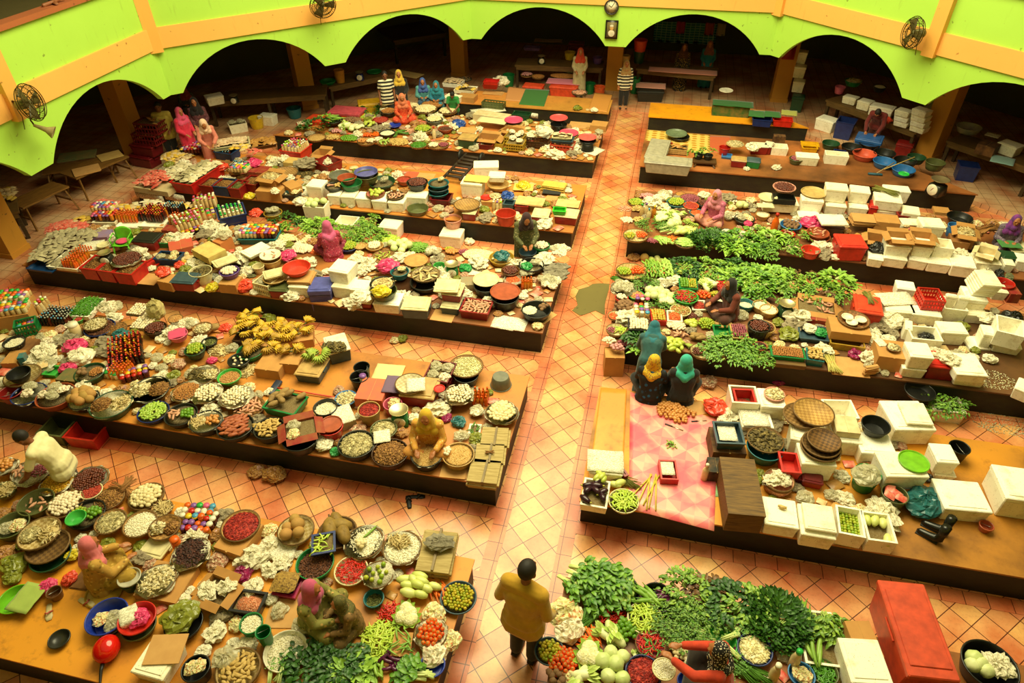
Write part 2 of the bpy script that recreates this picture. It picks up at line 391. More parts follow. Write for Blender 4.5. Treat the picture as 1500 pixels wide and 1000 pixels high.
def leaf(g,p,d,L,w,bend=.4,nu=3,up=None):
    d=Vector(d).normalized();s=d.cross(Vector((0,0,1)));
    if s.length < .1:s=Vector((1,0,0))
    s.normalize();u=s.cross(d);vs=[]
    for i in range(nu+1):
        t=i/nu;c=Vector(p)+d*L*t-Vector((0,0,1))*bend*L*t*t;ww=w*math.sin(PI*(.12+.84*t))*.5
        vs += [c-s*ww+u*ww*.45,c,c+s*ww+u*ww*.45]
    g.add(vs,[(3*i+k,3*i+k+1,3*i+4+k,3*i+3+k) for i in range(nu) for k in (0,1)])
def m_bunch(name,ml,ms,L=.3,nl=26,lw=.06,spread=.5,stemL=.45,stem_r=.004,curl=.5,n=3,nst=9,lie=True):
    def f():
        out=[]
        for v in range(n):
            r=random.Random(v*7+len(name));s=G();g=G()
            for k in range(nst):
                a=r.uniform(-spread,spread);e=r.uniform(.0,.5);x=L*stemL
                s.tube([(r.uniform(-.01,.01),r.uniform(-.02,.02),.01+r.random()*.03),(x*math.cos(a),x*math.sin(a)*.7,.02+e*x*.5)],[stem_r*1.3,stem_r],5)
            for k in range(nl):
                a=r.uniform(-spread*1.5,spread*1.5);u=r.uniform(stemL*.6,1);e=r.uniform(.15,.9)
                p=(L*u*math.cos(a)*.85,L*u*math.sin(a)*.8,.02+e*L*.32*math.sin(PI*min(u,.98)))
                leaf(g,p,(math.cos(a+r.uniform(-.9,.9)),math.sin(a+r.uniform(-1.3,1.3)),r.uniform(-.1,.8)),lw*r.uniform(1.1,2.1),lw*r.uniform(.7,1.1),curl)
            out.append([(None,g.mesh(name,ml)),('stems',s.mesh('stems',ms))])
        return out
    return f
def m_sticks(name,m,L=.3,n=14,r=.006,spread=.05,tie=None,m2=None,bend=.06):
    def f():
        out=[]
        for v in range(2):
            q=random.Random(v+3);g=G()
            for k in range(n):
                y=q.uniform(-spread,spread);z=r+q.random()*spread*.8;b=q.uniform(-bend,bend)
                g.tube([(-L/2+q.uniform(-.02,.02),y*1.4,z),(0,y*.6+b*L*.3,z+.005),(L/2+q.uniform(-.03,.03),y*1.5+b*L,z)],[r*.9,r,r*.7],5)
            ps=[]
            if tie:t=G();t.lathe([(spread*.95,-.012),(spread*1.0,0),(spread*.95,.012)],12,Matrix.Translation((0,0,spread*.45)) @ Matrix.Rotation(PI/2,4,'Y'),sx=.7);ps=[('tie',t,tie)]
            out.append(one(name,g,m,*ps))
        return out
    return f
def m_bottle(name,body,cap,H=.2,r=.03,shape='b'):
    def f():
        g=G();c=G()
        if shape == 'b':g.lathe([(r*.9,0),(r,.01),(r,H*.6),(r*.8,H*.7),(r*.4,H*.8),(r*.4,H*.9)],10);c.lathe([(r*.5,H*.88),(r*.5,H),(0,H+.003)],10)
        elif shape == 'j':g.lathe([(r*.9,0),(r,.01),(r,H*.78),(r*.85,H*.84)],12);c.lathe([(r*.95,H*.82),(r*.98,H*.84),(r*.95,H),(0,H+.002)],12)
        else:g.lathe([(r*.9,0),(r,.01),(r*1.0,H*.5),(r*.65,H*.75),(r*.5,H*.86)],10);c.lathe([(r*.58,H*.85),(r*.6,H),(0,H+.003)],10)
        return [one(name,g,body,('cap',c,cap))]
    return f
def m_blob(name,m,r,sz=(1,.9,.5),amp=.3,f=1.7,n=4,knot=None,nu=22,nv=14):
    def fn():
        out=[]
        for v in range(n):
            g=G();g.ball((0,0,r*sz[2]*.85),(r*sz[0],r*sz[1],r*sz[2]),nu,nv,fn=lambda d:1+amp*nz(d,f,v+r*10)+.2*(.35-abs(nz(d,f*2.3,v+5)))+.12*(.3-abs(nz(d,f*5,v+9))))
            q=random.Random(v);J=lambda:1+q.uniform(-.09,.09);g.v=[(p[0]*J(),p[1]*J(),max(p[2]*J(),0)) for p in g.v]
            ps=[]
            if knot:
                k=G();q=random.Random(v);cx,cy=q.uniform(-.3,.3)*r,q.uniform(-.3,.3)*r;zz=r*sz[2]*1.75
                for a in [q.uniform(0,6.28) for _ in range(7)]:leaf(k,(cx,cy,zz-r*.15),(math.cos(a),math.sin(a),q.uniform(.5,1.6)),r*q.uniform(.4,.75),r*q.uniform(.3,.6),.5)
                ps=[('tied_neck',k,knot)]
            out.append(one(name,g,m,*ps));out[-1][0][1].polygons.foreach_set('use_smooth',[False]*len(g.f))
        return out
    return fn
def m_packet(name,m,w=.12,h=.15,t=.04,n=3):
    def f():
        out=[]
        for v in range(n):
            g=G();
            def P(s):return lambda u,q:((u-.5)*w,(q-.5)*h,s*t*.5*max(0,(math.sin(PI*u)*math.sin(PI*q)))**.5*(1+.3*nz((u,q,v),3))+t*.5)
            g.grid(P(1),6,6);g.grid(P(-1),6,6);out.append(one(name,g,m))
        return out
    return f
LG,DG,YG=mat('5a8a20','leaf',.5,'3c6c14','8fae3a'),mat('2c5a14','leaf',.5,'3f7020','1a400c'),mat('8fb53a','leaf',.5,'6d9a28','a9c452')
ST,STW=mat('9cb84a','leaf',.5,'b4c76a'),mat('dfe3a6','leaf',.5,'c7d880')
GST=mat('5c8a2c','plain',.5)
def banana(col,c2):
    def f():
        out=[]
        for v in range(2):
            g=G();r=random.Random(v)
            for row in range(2):
                for k in range(7):
                    a=(k-3)*.3+row*.12;L=.13+r.random()*.02
                    pts=[]
                    for i in range(5):
                        u=i/4;pts.append((L*1.1*u*math.cos(a)*(1-.1*row),L*1.1*u*math.sin(a),.03+.035*row+.05*math.sin(u*2.2)-.02*u))
                    g.tube(pts,[.008,.015,.018,.015,.006],6)
            s=G();s.tube([(-.05,0,.06),(0,0,.05),(.02,0,.05)],[.012,.018,.014],6)
            out.append(one('banana_hand',g,mat(col,'veg',.5,c2,'8a7020'),('stalk',s,mat('5e5a1e','plain'))))
        return out
    return f
def cauli():
    out=[]
    for v in range(2):
        g=G();g.ball((0,0,.075),(.085,.085,.06),18,12,fn=lambda d:1+.16*abs(nz(d,6,v)))
        l=G()
        for k in range(8):a=k*.785;leaf(l,(.04*math.cos(a),.04*math.sin(a),.01),(math.cos(a),math.sin(a),.9),.13,.08,.1)
        out.append(one('cauliflower',g,mat('f0e9c2','bits',.8,'e8dfae','dbd09a',.8),('leaves',l,YG)))
    return out
def napa():
    g=G();g.tube([(-.13,0,.05),(-.08,0,.055),(0,0,.06),(.09,0,.055),(.14,0,.05)],[.03,.05,.06,.05,.02],12)
    l=G()
    for k in range(14):a=k*.45;leaf(l,(.04+.02*(k%3),.045*math.cos(a),.06+.04*math.sin(a)),(1,.45*math.cos(a),.45*math.sin(a)),.12,.05,.15)
    return [one('napa_cabbage',g,mat('eeecc0','veg',.6,'e2e6a4','c4d27a'),('leaves',l,mat('b9cf5a','leaf',.5,'d5dd88','a4c04a')))]
def tuber(name,m,L,r,n=3,amp=.25):
    def f():
        out=[]
        for v in range(n):
            g=G();g.ball((0,0,r),(L/2,r,r*.9),9,7,fn=lambda d:1+amp*nz(d,1.7,v+L*9));out.append(one(name,g,m))
        return out
    return f
def fishd():
    g=G();g.tube([(-.1,0,.008),(-.05,.004,.01),(.03,0,.01),(.07,0,.008),(.085,0,.008),(.11,0,.008)],[.012,.03,.024,.009,.012,.025],8,flat=.3)
    return [one('dried_fish',g,mat('b79a5c','veg',.6,'d8c48c','7c6236'))]
def mush():
    g=G();s=G();g.lathe([(.004,.022),(.03,.024),(.034,.032),(.026,.046),(.01,.054),(0,.055)],9);s.lathe([(.011,0),(.009,.026)],7)
    return [one('oyster_mushroom',g,mat('e8d9ae','veg',.7,'d2bd88'),('stem',s,mat('f0e6c4','plain')))]
def egg():
    g=G();g.ball((0,0,.021),(.021,.021,.026),10,8,fn=lambda d:1+.06*d.x*0)
    g2=G();g2.add([(p[2]-.02,p[1],p[0]+.021) for p in g.v],g.f);return [one('egg',g2,mat('f4ead0','veg',.45,'e6cfa2'))]
def spiny():
    g=G();g.ball((0,0,.085),(.15,.09,.085),16,11,fn=lambda d:1+.06*(((int((math.atan2(d.y,d.z)+3.2)*5)+int((d.x+1)*9)) % 2)))
    s=G();s.tube([(.14,0,.085),(.2,.01,.1)],[.014,.01],6);return [one('scaly_fruit',g,mat('8a6a2c','veg',.7,'9c7c36','4f3a16'),('stalk',s,mat('5a4320','plain')))]
def coco():
    g=G();g.ball((0,0,.075),(.085,.08,.075),12,9,fn=lambda d:1+.05*nz(d,3));return [one('brown_melon',g,mat('bd8a4c','veg',.8,'a9853e','8c6a34'))]
def tofu():
    g=G();g.rbox((0,0,.02),(.09,.06,.04),.006);return [one('tofu_block',g,mat('f3ead0','plain',.4))]
def corn():
    g=G();g.tube([(-.1,0,.025),(-.06,0,.027),(.06,0,.027),(.1,0,.02)],[.012,.026,.024,.006],8);l=G()
    for k in range(5):leaf(l,(-.08,.02*math.cos(k),.03),(1,.4*math.sin(k*2),.2),.16,.05,.2)
    return [one('corn_cob',g,mat('e3c24a','veg',.5,'d4b040'),('husk',l,mat('c9c070','leaf',.6,'b0ad58')))]
def sack_leaf():                                        # flat stack of dried palm leaves
    g=G();r=random.Random(4)
    for k in range(16):g.box((r.uniform(-.015,.015),-.17+k*.0225,.012+r.random()*.016),(.4+r.uniform(-.05,.05),.03,.024),rz=r.uniform(-.05,.05))
    t=G();t.box((0,0,.03),(.03,.37,.012));return [one('palm_leaf_bundle',g,mat('c7b077','wood',.8,'9c8650'),('binding',t,mat('8c7340','plain')))]
BC={'or':'e8641c','rd':'c62218','yl':'e8c320','gn':'2fae46','lg':'a4d820','wh':'efe6cc','pu':'8a5aa6','pk':'e2618c','bl':'4f9ec4','dk':'1d1512','br':'5a1f12','tn':'d9b476','am':'c8761c','cr':'e6cf9a','sl':'a8a89a'}
MAKERS={
 'lime':m_round('lime',mat('6f9a1c','veg',.4,'a8b02c','c9b23a'),.023,bump=.05),
 'limey':m_round('calamansi',mat('8a9a1e','veg',.4,'cfae2e','5f8a1c'),.021),'tomato':m_round('tomato',mat('e23c14','veg',.3,'ee6a1c','d22a10'),.029,.88,GST),
 'gtomato':m_round('green_tomato',mat('b8b83c','veg',.35,'dfa23a','e08a2a'),.027,.9,GST),'brinjal':m_round('green_brinjal',mat('5c8f1e','veg',.35,'7ca828','3f6e16'),.03,.95,GST),
 'carrot':m_long('carrot',mat('ee6a18','veg',.5,'f07c24','d2560f'),.19,.019,.05,(.15,.5,.8,1,.8),GST),'redchili':m_long('red_chilli',mat('c21a12','veg',.3,'d42a16','8c1410'),.12,.0075,.35,(.1,.7,1,1,.6),GST,5),
 'greenchili':m_long('green_chilli',mat('a9c438','veg',.35,'c6d252','7fa826'),.14,.012,.25,(.15,.7,1,1,.7),GST,5),'darkchili':m_long('dark_green_chilli',mat('3f7a1c','veg',.35,'5a9428','2f6414'),.12,.009,.3,(.1,.7,1,1,.6),None,5),
 'cucumber':m_long('cucumber',mat('5d8f24','veg',.4,'8aae3c','b3c462'),.19,.021,.1,(.55,.95,1,.95,.55)),'gcucumber':m_long('pale_cucumber',mat('86ad3c','veg',.4,'a9c45c','cdd68c'),.16,.023,.06,(.6,.95,1,.95,.6)),
 'eggplant':m_long('purple_eggplant',mat('4c1438','veg',.25,'5e1c46','300c24'),.22,.026,.2,(.5,.95,1,.8,.6),GST),'deggplant':m_long('dark_eggplant',mat('2e1420','veg',.25,'3a1a26','1c0c14'),.17,.045,.05,(.5,.95,1,.8,.55),mat('b8b040','plain'),10),
 'gourd':m_long('pale_gourd',mat('c9d06c','veg',.4,'d9d98a','aebf52'),.19,.055,.03,(.4,.9,1,.9,.5),None,10),'lgourd':m_long('long_green_gourd',mat('74a032','veg',.45,'8db044','5a8424'),.34,.026,.06,(.4,.8,1,1,.6),GST,8),
 'mango':m_long('yellow_green_mango',mat('a9b83c','veg',.4,'c4c85a','8fa632'),.14,.04,.1,(.45,.9,1,.9,.4),None,9),'okra':m_long('okra_pod',mat('6f9c34','veg',.5,'86ae44'),.15,.011,.08,(.2,.8,1,.9,.6),None,6),
 'cabbage':m_round('cabbage',mat('c9d489','veg',.5,'dde0a6','a8c068'),.085,.88,None,14,10,.12),'cauliflower':cauli,'napa':napa,'onion':m_round('brown_onion',mat('c4803c','veg',.4,'d49650','a8622c'),.03,.9,None),
 'onionp':m_round('pink_onion',mat('c98a86','veg',.4,'b06a72','e0b8a4'),.032,.9,None),'shallot':m_long('shallot',mat('8a3a4c','veg',.4,'a85662','6e2838'),.045,.016,.1,(.2,.9,1,.7,.15),None,7),'garlic':m_round('garlic_bulb',mat('efe2c4','veg',.6,'e4cfae','c9a890'),.028,.85,None,9,6,.1),
 'potato':tuber('potato',mat('c39a58','veg',.7,'b48a4c','9a7440'),.08,.03),'sweetpotato':tuber('sweet_potato',mat('9c4a2c','veg',.6,'b4643c','7c3620'),.15,.03),'yam':tuber('brown_yam',mat('9a7a44','veg',.8,'84663a','b8965c'),.2,.05),'beet':tuber('brown_tuber',mat('7d5a3c','veg',.8,'94704a','5a3c28'),.09,.04),
 'ginger':tuber('ginger_root',mat('cfae68','veg',.7,'bd9a54','a6803e'),.09,.022,3,.7),'galangal':tuber('galangal_root',mat('c98a6a','veg',.6,'d8a684','b0685a'),.12,.02,3,.6),'nut':tuber('brown_nut',mat('a8682c','veg',.6,'bf8440','8c5220'),.035,.013),'date':tuber('dark_red_date',mat('5a2416','veg',.4,'74341e','3a140c'),.04,.018),'salak':m_round('snake_fruit',mat('6a3018','veg',.6,'8a4a28','4a1c10'),.027,1.1,None),
 'bananay':banana('d9b02c','c79a24'),'bananag':banana('8fa83c','a4b446'),'banana2':banana('b98a2c','a8842c'),'egg':egg,'melon':coco,'spiny':spiny,'tofu':tofu,'mushroom':mush,'corn':corn,'fish':fishd,'palmleaf':sack_leaf,
 'slab':m_packet('dried_slab',mat('8c6a2c','bits',.8,'a8843c','6a4c20'),.22,.2,.07),'fishcake':m_packet('fish_cracker_pack',mat('d9b890','veg',.5,'e2cba6','c49a70'),.1,.14,.03),
 'leafy':m_bunch('leafy_bunch',LG,ST,.3,40,.042),'darkleafy':m_bunch('dark_leafy_bunch',DG,GST,.28,34,.05,.6),'herb':m_bunch('herb_bunch',mat('487a1c','leaf',.5,'2c5a12','7a9c34'),GST,.26,60,.022,.6,.5,.003),'fern':m_bunch('fern_bunch',mat('689a2a','leaf',.5,'8cae3c','44741a'),ST,.34,46,.035,.55,.4),
 'kale':m_bunch('curly_kale_bunch',mat('346418','leaf',.5,'4f7c22','1c440e'),ST,.26,60,.04,.75,.5,.005,-.2),'lettuce':m_bunch('lettuce_head',mat('8fb83a','leaf',.5,'a9cc52','6f9a2c'),STW,.22,26,.075,.9,.4,.008,.2),'redleaf':m_bunch('red_leaf_bunch',mat('6a4420','leaf',.5,'7c5a28','54321a'),ST,.24,30,.05,.6),
 'bokchoy':m_bunch('mustard_green_bunch',mat('5c941e','leaf',.45,'86ae34','3c7014'),STW,.42,44,.06,.32,.5,.014,.35,3,7),'scallion':m_bunch('scallion_bunch',mat('6aa034','leaf',.5,'82b448','4f8626'),STW,.4,40,.014,.22,.5,.006,.15,2,16),'beanb':m_sticks('long_bean_bundle',mat('4c7c22','veg',.5,'5c8c2c','3a661a'),.4,18,.0065,.035,None),
 'lemongrass':m_sticks('lemongrass_bundle',mat('b9a850','veg',.6,'cbb968','8f9a3c'),.42,16,.008,.04,mat('c2582c','plain')),'stalk':m_sticks('yellow_stalk',mat('c9b83c','veg',.5,'d8c24c','a8a030'),.62,1,.012,.005,None),'twig':m_sticks('dried_root_bundle',mat('8c5c2c','veg',.8,'a07038','6a4018'),.24,22,.006,.04,None),'reed':m_sticks('green_reed_bundle',mat('7c7a30','veg',.6,'8f8c3c','5f6424'),.36,24,.006,.05,None),
 'bag_olive':m_blob('olive_plastic_bag',mat('8a8c30','bag',.3,'6f7424'),.14,knot=mat('7c7e2a','bag',.3,'5f6420')),'bag_pink':m_blob('pink_plastic_bag',mat('e0457c','bag',.3,'c42f60'),.14,knot=mat('d8406f','bag',.3,'b82a54')),'bag_red':m_blob('red_plastic_bag',mat('e8543a','bag',.3,'cf3c28'),.14,knot=mat('e0482f','bag',.3,'c03020')),'bag_magenta':m_blob('magenta_plastic_bag',mat('9c1c58','bag',.3,'7a1444'),.12,knot=mat('8c184e','bag',.3,'6a103a')),
 'bag_yellow':m_blob('yellow_plastic_bag',mat('d9c428','bag',.3,'b9a420'),.14,knot=mat('c9b424','bag',.3,'a8941c')),'bag_clear':m_blob('clear_plastic_bag',mat('d8cfae','clear',.2,'b5ab84'),.14,knot=mat('cfc6a2','clear',.2,'b5ab84')),'bag_green':m_blob('green_plastic_bag',mat('2f9c4a','bag',.3,'1f7a38'),.13,knot=mat('2a9044','bag',.3,'1a6c30')),'bag_teal':m_blob('teal_plastic_bag',mat('2c6e70','bag',.3,'1c5456'),.15,knot=mat('28666a','bag',.3,'184a4c')),
 'bag_blue':m_blob('blue_plastic_bag',mat('2f55a8','bag',.3,'203c84'),.14,knot=mat('2a4c98','bag',.3,'1a3474')),'bag_white':m_blob('white_plastic_bag',mat('ece4cc','bag',.3,'d2c8a8'),.13,knot=mat('e2dac0','bag',.3,'c9bf9c')),'bag_black':m_blob('black_plastic_bag',mat('1c1a18','bag',.3,'0e0d0c'),.14,knot=mat('161412','bag',.3,'0a0908')),'bag_grey':m_blob('grey_plastic_bag',mat('8c8a76','bag',.35,'6a6856'),.14),
 'bag_onion':m_blob('clear_bag_of_shallots',mat('b98a6a','bits',.35,'a0604c','d8c09c'),.14,knot=mat('cfc09c','clear',.2,'b5ab84')),'bag_veg':m_blob('clear_bag_of_cut_vegetables',mat('d6cc88','bits',.3,'e8dfb0','c2743c',.7),.13,knot=mat('d8cfae','clear',.2,'b5ab84')),'bag_garlic':m_blob('bag_of_garlic',mat('e6d6b2','bits',.4,'f2e8d0','b99a7c',.6),.13,knot=mat('d8cfae','clear',.2,'b5ab84')),'bag_nuts':m_blob('clear_bag_of_brown_crackers',mat('a8743c','bits',.4,'c08c4c','7c4c24'),.15,knot=mat('d8a8a0','clear',.2,'c08c84')),
 'sack':m_blob('crumpled_cloth_sack',mat('a8987a','cloth',.9,'6f6248'),.2,(1,.8,.45),.5,2.4),'sackg':m_blob('grey_sack',mat('9a8f78','cloth',.9,'6c6450'),.2,(1.2,.8,.4),.3,2.0),'ricebag':m_blob('tall_printed_sack',mat('c9b878','cloth',.8,'a8985c'),.15,(1,.9,1.3),.2,1.6,knot=mat('b9a86c','cloth',.8,'94844c')),'paperc':m_blob('crumpled_newspaper',mat('f2e9cc','paper',.9),.15,(1,.85,.5),.6,2.6),'wadg':m_blob('olive_cloth_wad',mat('77784a','cloth',.9,'4f5030'),.15,(1.2,.8,.4),.6,2.6),
 'packet_red':m_packet('red_snack_packet',mat('c93a30','veg',.35,'dc6a58','e8c8a8')),'packet_tan':m_packet('tan_snack_packet',mat('d8b880','veg',.35,'e6cfa0','b98a50')),'packet_white':m_packet('white_snack_packet',mat('e6ddc0','veg',.35,'d6c79c','b0a078')),'packet_brown':m_packet('brown_cracker_packet',mat('b07a3c','veg',.35,'c8954e','7c4c24')),'packet_grey':m_packet('grey_fish_packet',mat('a89c7c','veg',.3,'c4b890','7c7054')),'packet_yellow':m_packet('yellow_snack_packet',mat('dcae34','veg',.35,'e8c45c','b07c24')),
}
def _bot(k,b,c,sh,H,r,nm):MAKERS[k]=m_bottle(nm,mat(BC[b],'plain',.2),mat(BC[c],'plain',.35),H,r,sh)
for b in ('am','br','dk','tn','cr','or'):
    for c in BC:_bot(f'b_{b}_{c}',b,c,'b',.2,.03,'sauce_bottle');_bot(f'j_{b}_{c}',b,c,'j',.13,.042,'preserve_jar');_bot(f'p_{b}_{c}',b,c,'p',.26,.042,'plastic_bottle')
def put(kind,loc,rz=None,sc=1.0,tilt=0,parent=None,label='',cat='',group=None,parts=True,name=None):
    vs=proto(kind);v=vs[rng.randrange(len(vs))]
    rot=(tilt and rng.uniform(-tilt,tilt),tilt and rng.uniform(-tilt,tilt),rng.uniform(0,2*PI) if rz is None else rz)
    nm=name or v[0][1].name.split('.')[0]
    o=thing(nm,v[0][1],loc,rot,sc,label,cat,group)
    if parts:
        for pn,me in v[1:]:obj(pn,me,o)
    return o
# ---------------------------------------------------------------- containers, heaps and the layout helpers
TX,TY,TS=0,0,1.0
def T(x,y,s=3.947):
    global TX,TY,TS;TX,TY,TS=x,y,s
def px(x,y):return TX+x/TS,TY+y/TS
Z0=TH                                                   # height of whatever the next things stand on
def base(z):
    global Z0;Z0=z
PROPOSE=[]                                              # (thing, core label) to be told apart at the end
GRP={}
# what lies loose in heaps: key -> prototype, spacing, category, words for one piece, words for all
IT={}
def _it(s):
    for ln in s.strip().split('\n'):
        k,pr,sp,cat,w1,wn=[x.strip() for x in ln.split('|')];IT[k]=(pr.split(','),float(sp),cat,w1,wn)
_it('''lime|lime|.042|lime|small green lime|limes
limey|limey|.04|calamansi|small yellow-green calamansi|calamansi limes
tomato|tomato|.054|tomato|ripe red tomato|red tomatoes
gtomato|gtomato|.052|tomato|orange half-ripe tomato|orange tomatoes
brinjal|brinjal|.055|brinjal|round green brinjal|green brinjals
carrot|carrot|.06|carrot|orange carrot|carrots
redchili|redchili|.034|chilli|thin red chilli|red chillies
greenchili|greenchili|.038|chilli|pale green chilli|pale green chillies
darkchili|darkchili|.032|chilli|dark green chilli|dark green chillies
mixchili|redchili,darkchili,redchili|.034|chilli|red or green chilli|mixed chillies
cucumber|cucumber|.06|cucumber|green cucumber|cucumbers
gcucumber|gcucumber|.058|cucumber|pale striped cucumber|pale cucumbers
eggplant|eggplant|.06|eggplant|long purple eggplant|purple eggplants
deggplant|deggplant|.1|eggplant|dark round eggplant|dark eggplants
gourd|gourd|.125|gourd|pale green gourd|pale gourds
lgourd|lgourd|.07|gourd|long ridged green gourd|long green gourds
mango|mango|.09|mango|yellow-green mango|mangoes
okra|okra|.035|okra|green okra pod|okra pods
cabbage|cabbage|.155|cabbage|pale green cabbage|cabbages
cauliflower|cauliflower|.15|cauliflower|cream cauliflower|cauliflowers
napa|napa|.14|cabbage|white-stemmed napa cabbage|napa cabbages
onion|onion|.056|onion|brown onion|brown onions
onionp|onionp|.058|onion|pinkish onion|pinkish onions
shallot|shallot|.036|shallot|small purple shallot|shallots
garlic|garlic|.048|garlic|white garlic bulb|garlic bulbs
potato|potato|.065|potato|tan potato|potatoes
sweetpotato|sweetpotato|.07|sweet potato|reddish sweet potato|sweet potatoes
yam|yam|.1|yam|long brown yam|brown yams
beet|beet|.08|tuber|brown tuber|brown tubers
ginger|ginger|.06|ginger|knobbly ginger root|ginger roots
galangal|galangal|.07|galangal|pinkish galangal root|galangal roots
nut|nut|.03|nut|brown nut|brown nuts
date|date|.036|date|dark red date|dark dates
salak|salak|.054|fruit|reddish brown snake fruit|snake fruit
bananay|bananay,bananay,banana2|.15|banana|hand of ripe yellow bananas|hands of yellow bananas
bananag|bananag|.15|banana|hand of green bananas|hands of green bananas
egg|egg|.05|egg|cream hen egg|eggs
melon|melon|.15|melon|round brown melon|brown melons
spiny|spiny|.2|fruit|large brown scaly fruit|brown scaly fruit
tofu|tofu|.085|tofu|white tofu block|tofu blocks
mushroom|mushroom|.05|mushroom|cream oyster mushroom|oyster mushrooms
corn|corn|.06|corn|yellow corn cob|corn cobs
fish|fish|.06|fish|flat dried fish|dried fish
leafy|leafy|.16|greens|bunch of green leaf vegetables|bunches of green leaves
darkleafy|darkleafy|.15|greens|bunch of dark green leaves|bunches of dark leaves
herb|herb|.13|herbs|bunch of fine green herbs|herb bunches
fern|fern|.16|greens|feathery green fern bunch|fern bunches
kale|kale|.14|kale|curly dark kale bunch|kale bunches
lettuce|lettuce|.15|lettuce|light green lettuce head|lettuce heads
redleaf|redleaf|.15|greens|reddish brown leaf bunch|reddish leaf bunches
bokchoy|bokchoy|.12|greens|white-stemmed mustard green bunch|mustard green bunches
scallion|scallion|.09|scallion|bunch of long scallions|scallion bunches
beanb|beanb|.1|beans|bundle of long green beans|long bean bundles
lemongrass|lemongrass|.11|lemongrass|bundle of lemongrass stalks|lemongrass bundles
twig|twig|.1|roots|bundle of brown dried roots|dried root bundles
reed|reed|.11|stalks|bundle of olive green stalks|stalk bundles
fishcake|fishcake|.09|crackers|pack of tan fish crackers|cracker packs
pkred|packet_red|.1|snack packet|red and white snack packet|red snack packets
pktan|packet_tan,packet_yellow|.1|snack packet|tan or yellow snack packet|tan snack packets
pkwhite|packet_white|.1|snack packet|white snack packet|white snack packets
pkbrown|packet_brown|.1|snack packet|brown cracker packet|brown cracker packets
pkgrey|packet_grey|.1|fish packet|greyish packet of dried fish|dried fish packets
greenfruit|lime|.06|fruit|round green fruit|green fruits
bagv|bag_clear,bag_veg|.2|plastic bag|small knotted clear plastic bag|clear bags
palmleaf|palmleaf|.3|leaf bundle|flat bundle of dried palm leaves|palm leaf bundles
paperc|paperc|.2|newspaper|crumpled sheet of newspaper|crumpled newspapers
lilbag|bag_garlic,bag_clear|.2|plastic bag|small bag of pale goods|small pale bags''')
SIZE={'greenfruit':1.35,'bagv':.7,'paperc':.8,'lilbag':.7}
# loose dry goods nobody could count: key -> name, colours, bit size, bit shape, words
ST_={'anchovy':('dried_anchovies','bfae78','8a7c4c','e0d2a0',.05,'l','small grey dried anchovies'),'grain':('grain','c79a52','b08440','dfba78',.012,'r','small tan grains'),'flour':('flour','efe6c8','e2d6b0','f6f0dc',.02,'r','white flour-like powder'),'shrimp':('dried_shrimps','d98a5c','c46c44','ecb08a',.025,'l','pinkish dried shrimps'),
       'chiliflake':('dried_chillies','a8201a','7c1410','c43a24',.04,'l','red dried chillies'),'dark':('dark_dried_fruit','3c1a14','24100c','5a2a1c',.035,'r','dark brown dried fruit pieces'),'brown':('brown_dried_pieces','9c6a30','7c5024','bb8844',.035,'f','brown dried pieces'),'chips':('pale_dried_slices','dccb98','c2ac74','efe2bc',.05,'f','pale dried slices'),'sprout':('bean_sprouts','ecdfae','d9c888','f6eecb',.05,'l','white bean sprouts'),'peanut':('peanuts','c08a4a','a87038','d6a868',.025,'r','brown peanuts'),
       'salad':('chopped_chilli_salad','9c4420','5a7020','c8742c',.02,'f','chopped red and green garnish'),'pickle':('pale_pickle','d8cf96','c4b56c','e8e2b8',.03,'f','pale sliced pickles'),'carrotcut':('shredded_carrot','e0642c','cc4c1c','ee8844',.04,'l','orange shredded carrot'),'mix':('mixed_cut_vegetables','dccf8c','c45c30','9cae48',.035,'f','mixed cut vegetables'),'straw':('dried_roots','d2bb82','ae9358','e8d8a8',.11,'l','pale dried roots and straw'),'leafdry':('dried_leaves','6c5a2c','4c4020','8f7a40',.07,'f','dry brown leaves'),'olive':('olive_green_pieces','6c7030','50541f','8c8c48',.03,'f','olive green pieces'),'red':('red_pulp','b8382a','96281c','d4583c',.02,'r','red shredded garnish'),
       'mulch':('dark_tamarind','5c3018','402010','7c4626',.03,'r','dark brown tamarind'),'crust':('foam_crumbs','e8dcb0','d8c890','f4ecd0',.02,'f','scattered white crumbs')}
STU={}
def stuff_mesh(key,R,dome,seed=0,asp=1.0):
    q=round(R/.04)
    nm,c1,c2,c3,bs,sh,_=ST_[key];m=mat(c1,'bits',.7,c2,c3,.02/bs*1.5 if bs > .02 else 1.6)
    g=G();n=20;r=random.Random(seed)
    prof=[(R*k/7,dome*(1-(k/7)**2)) for k in range(7,-1,-1)]
    if key != 'crust':g.lathe(prof,n,sy=asp)
    nb=int(min(420,max(60,R*R*asp*3.1/(bs*bs*.22)))) if bs >= .02 else 120
    for i in range(nb):
        a=r.uniform(0,2*PI);u=r.random()**.5*.98;x,y=R*u*math.cos(a),R*u*math.sin(a)*asp;z=dome*(1-u*u)
        M=Matrix.Translation((x,y,z+bs*.06)) @ Matrix.Rotation(r.uniform(0,6.28),4,'Z') @ Matrix.Rotation(r.uniform(-.5,.5),4,'Y') @ Matrix.Rotation(r.uniform(-.5,.5),4,'X')
        s=bs*r.uniform(.7,1.3)
        if sh == 'l':g.tube([(-s/2,0,0),(0,s*.12,0),(s/2,0,0)],[s*.05,s*.1,s*.04],4,M)
        elif sh == 'r':g.ball((0,0,0),(s*.55,s*.42,s*.4),5,4,M)
        else:g.box((0,0,0),(s,s*.7,s*.16),s*.1,s*.1,M=M)
    return g.mesh(nm,m)
CAP=290;CNT={};REST={}
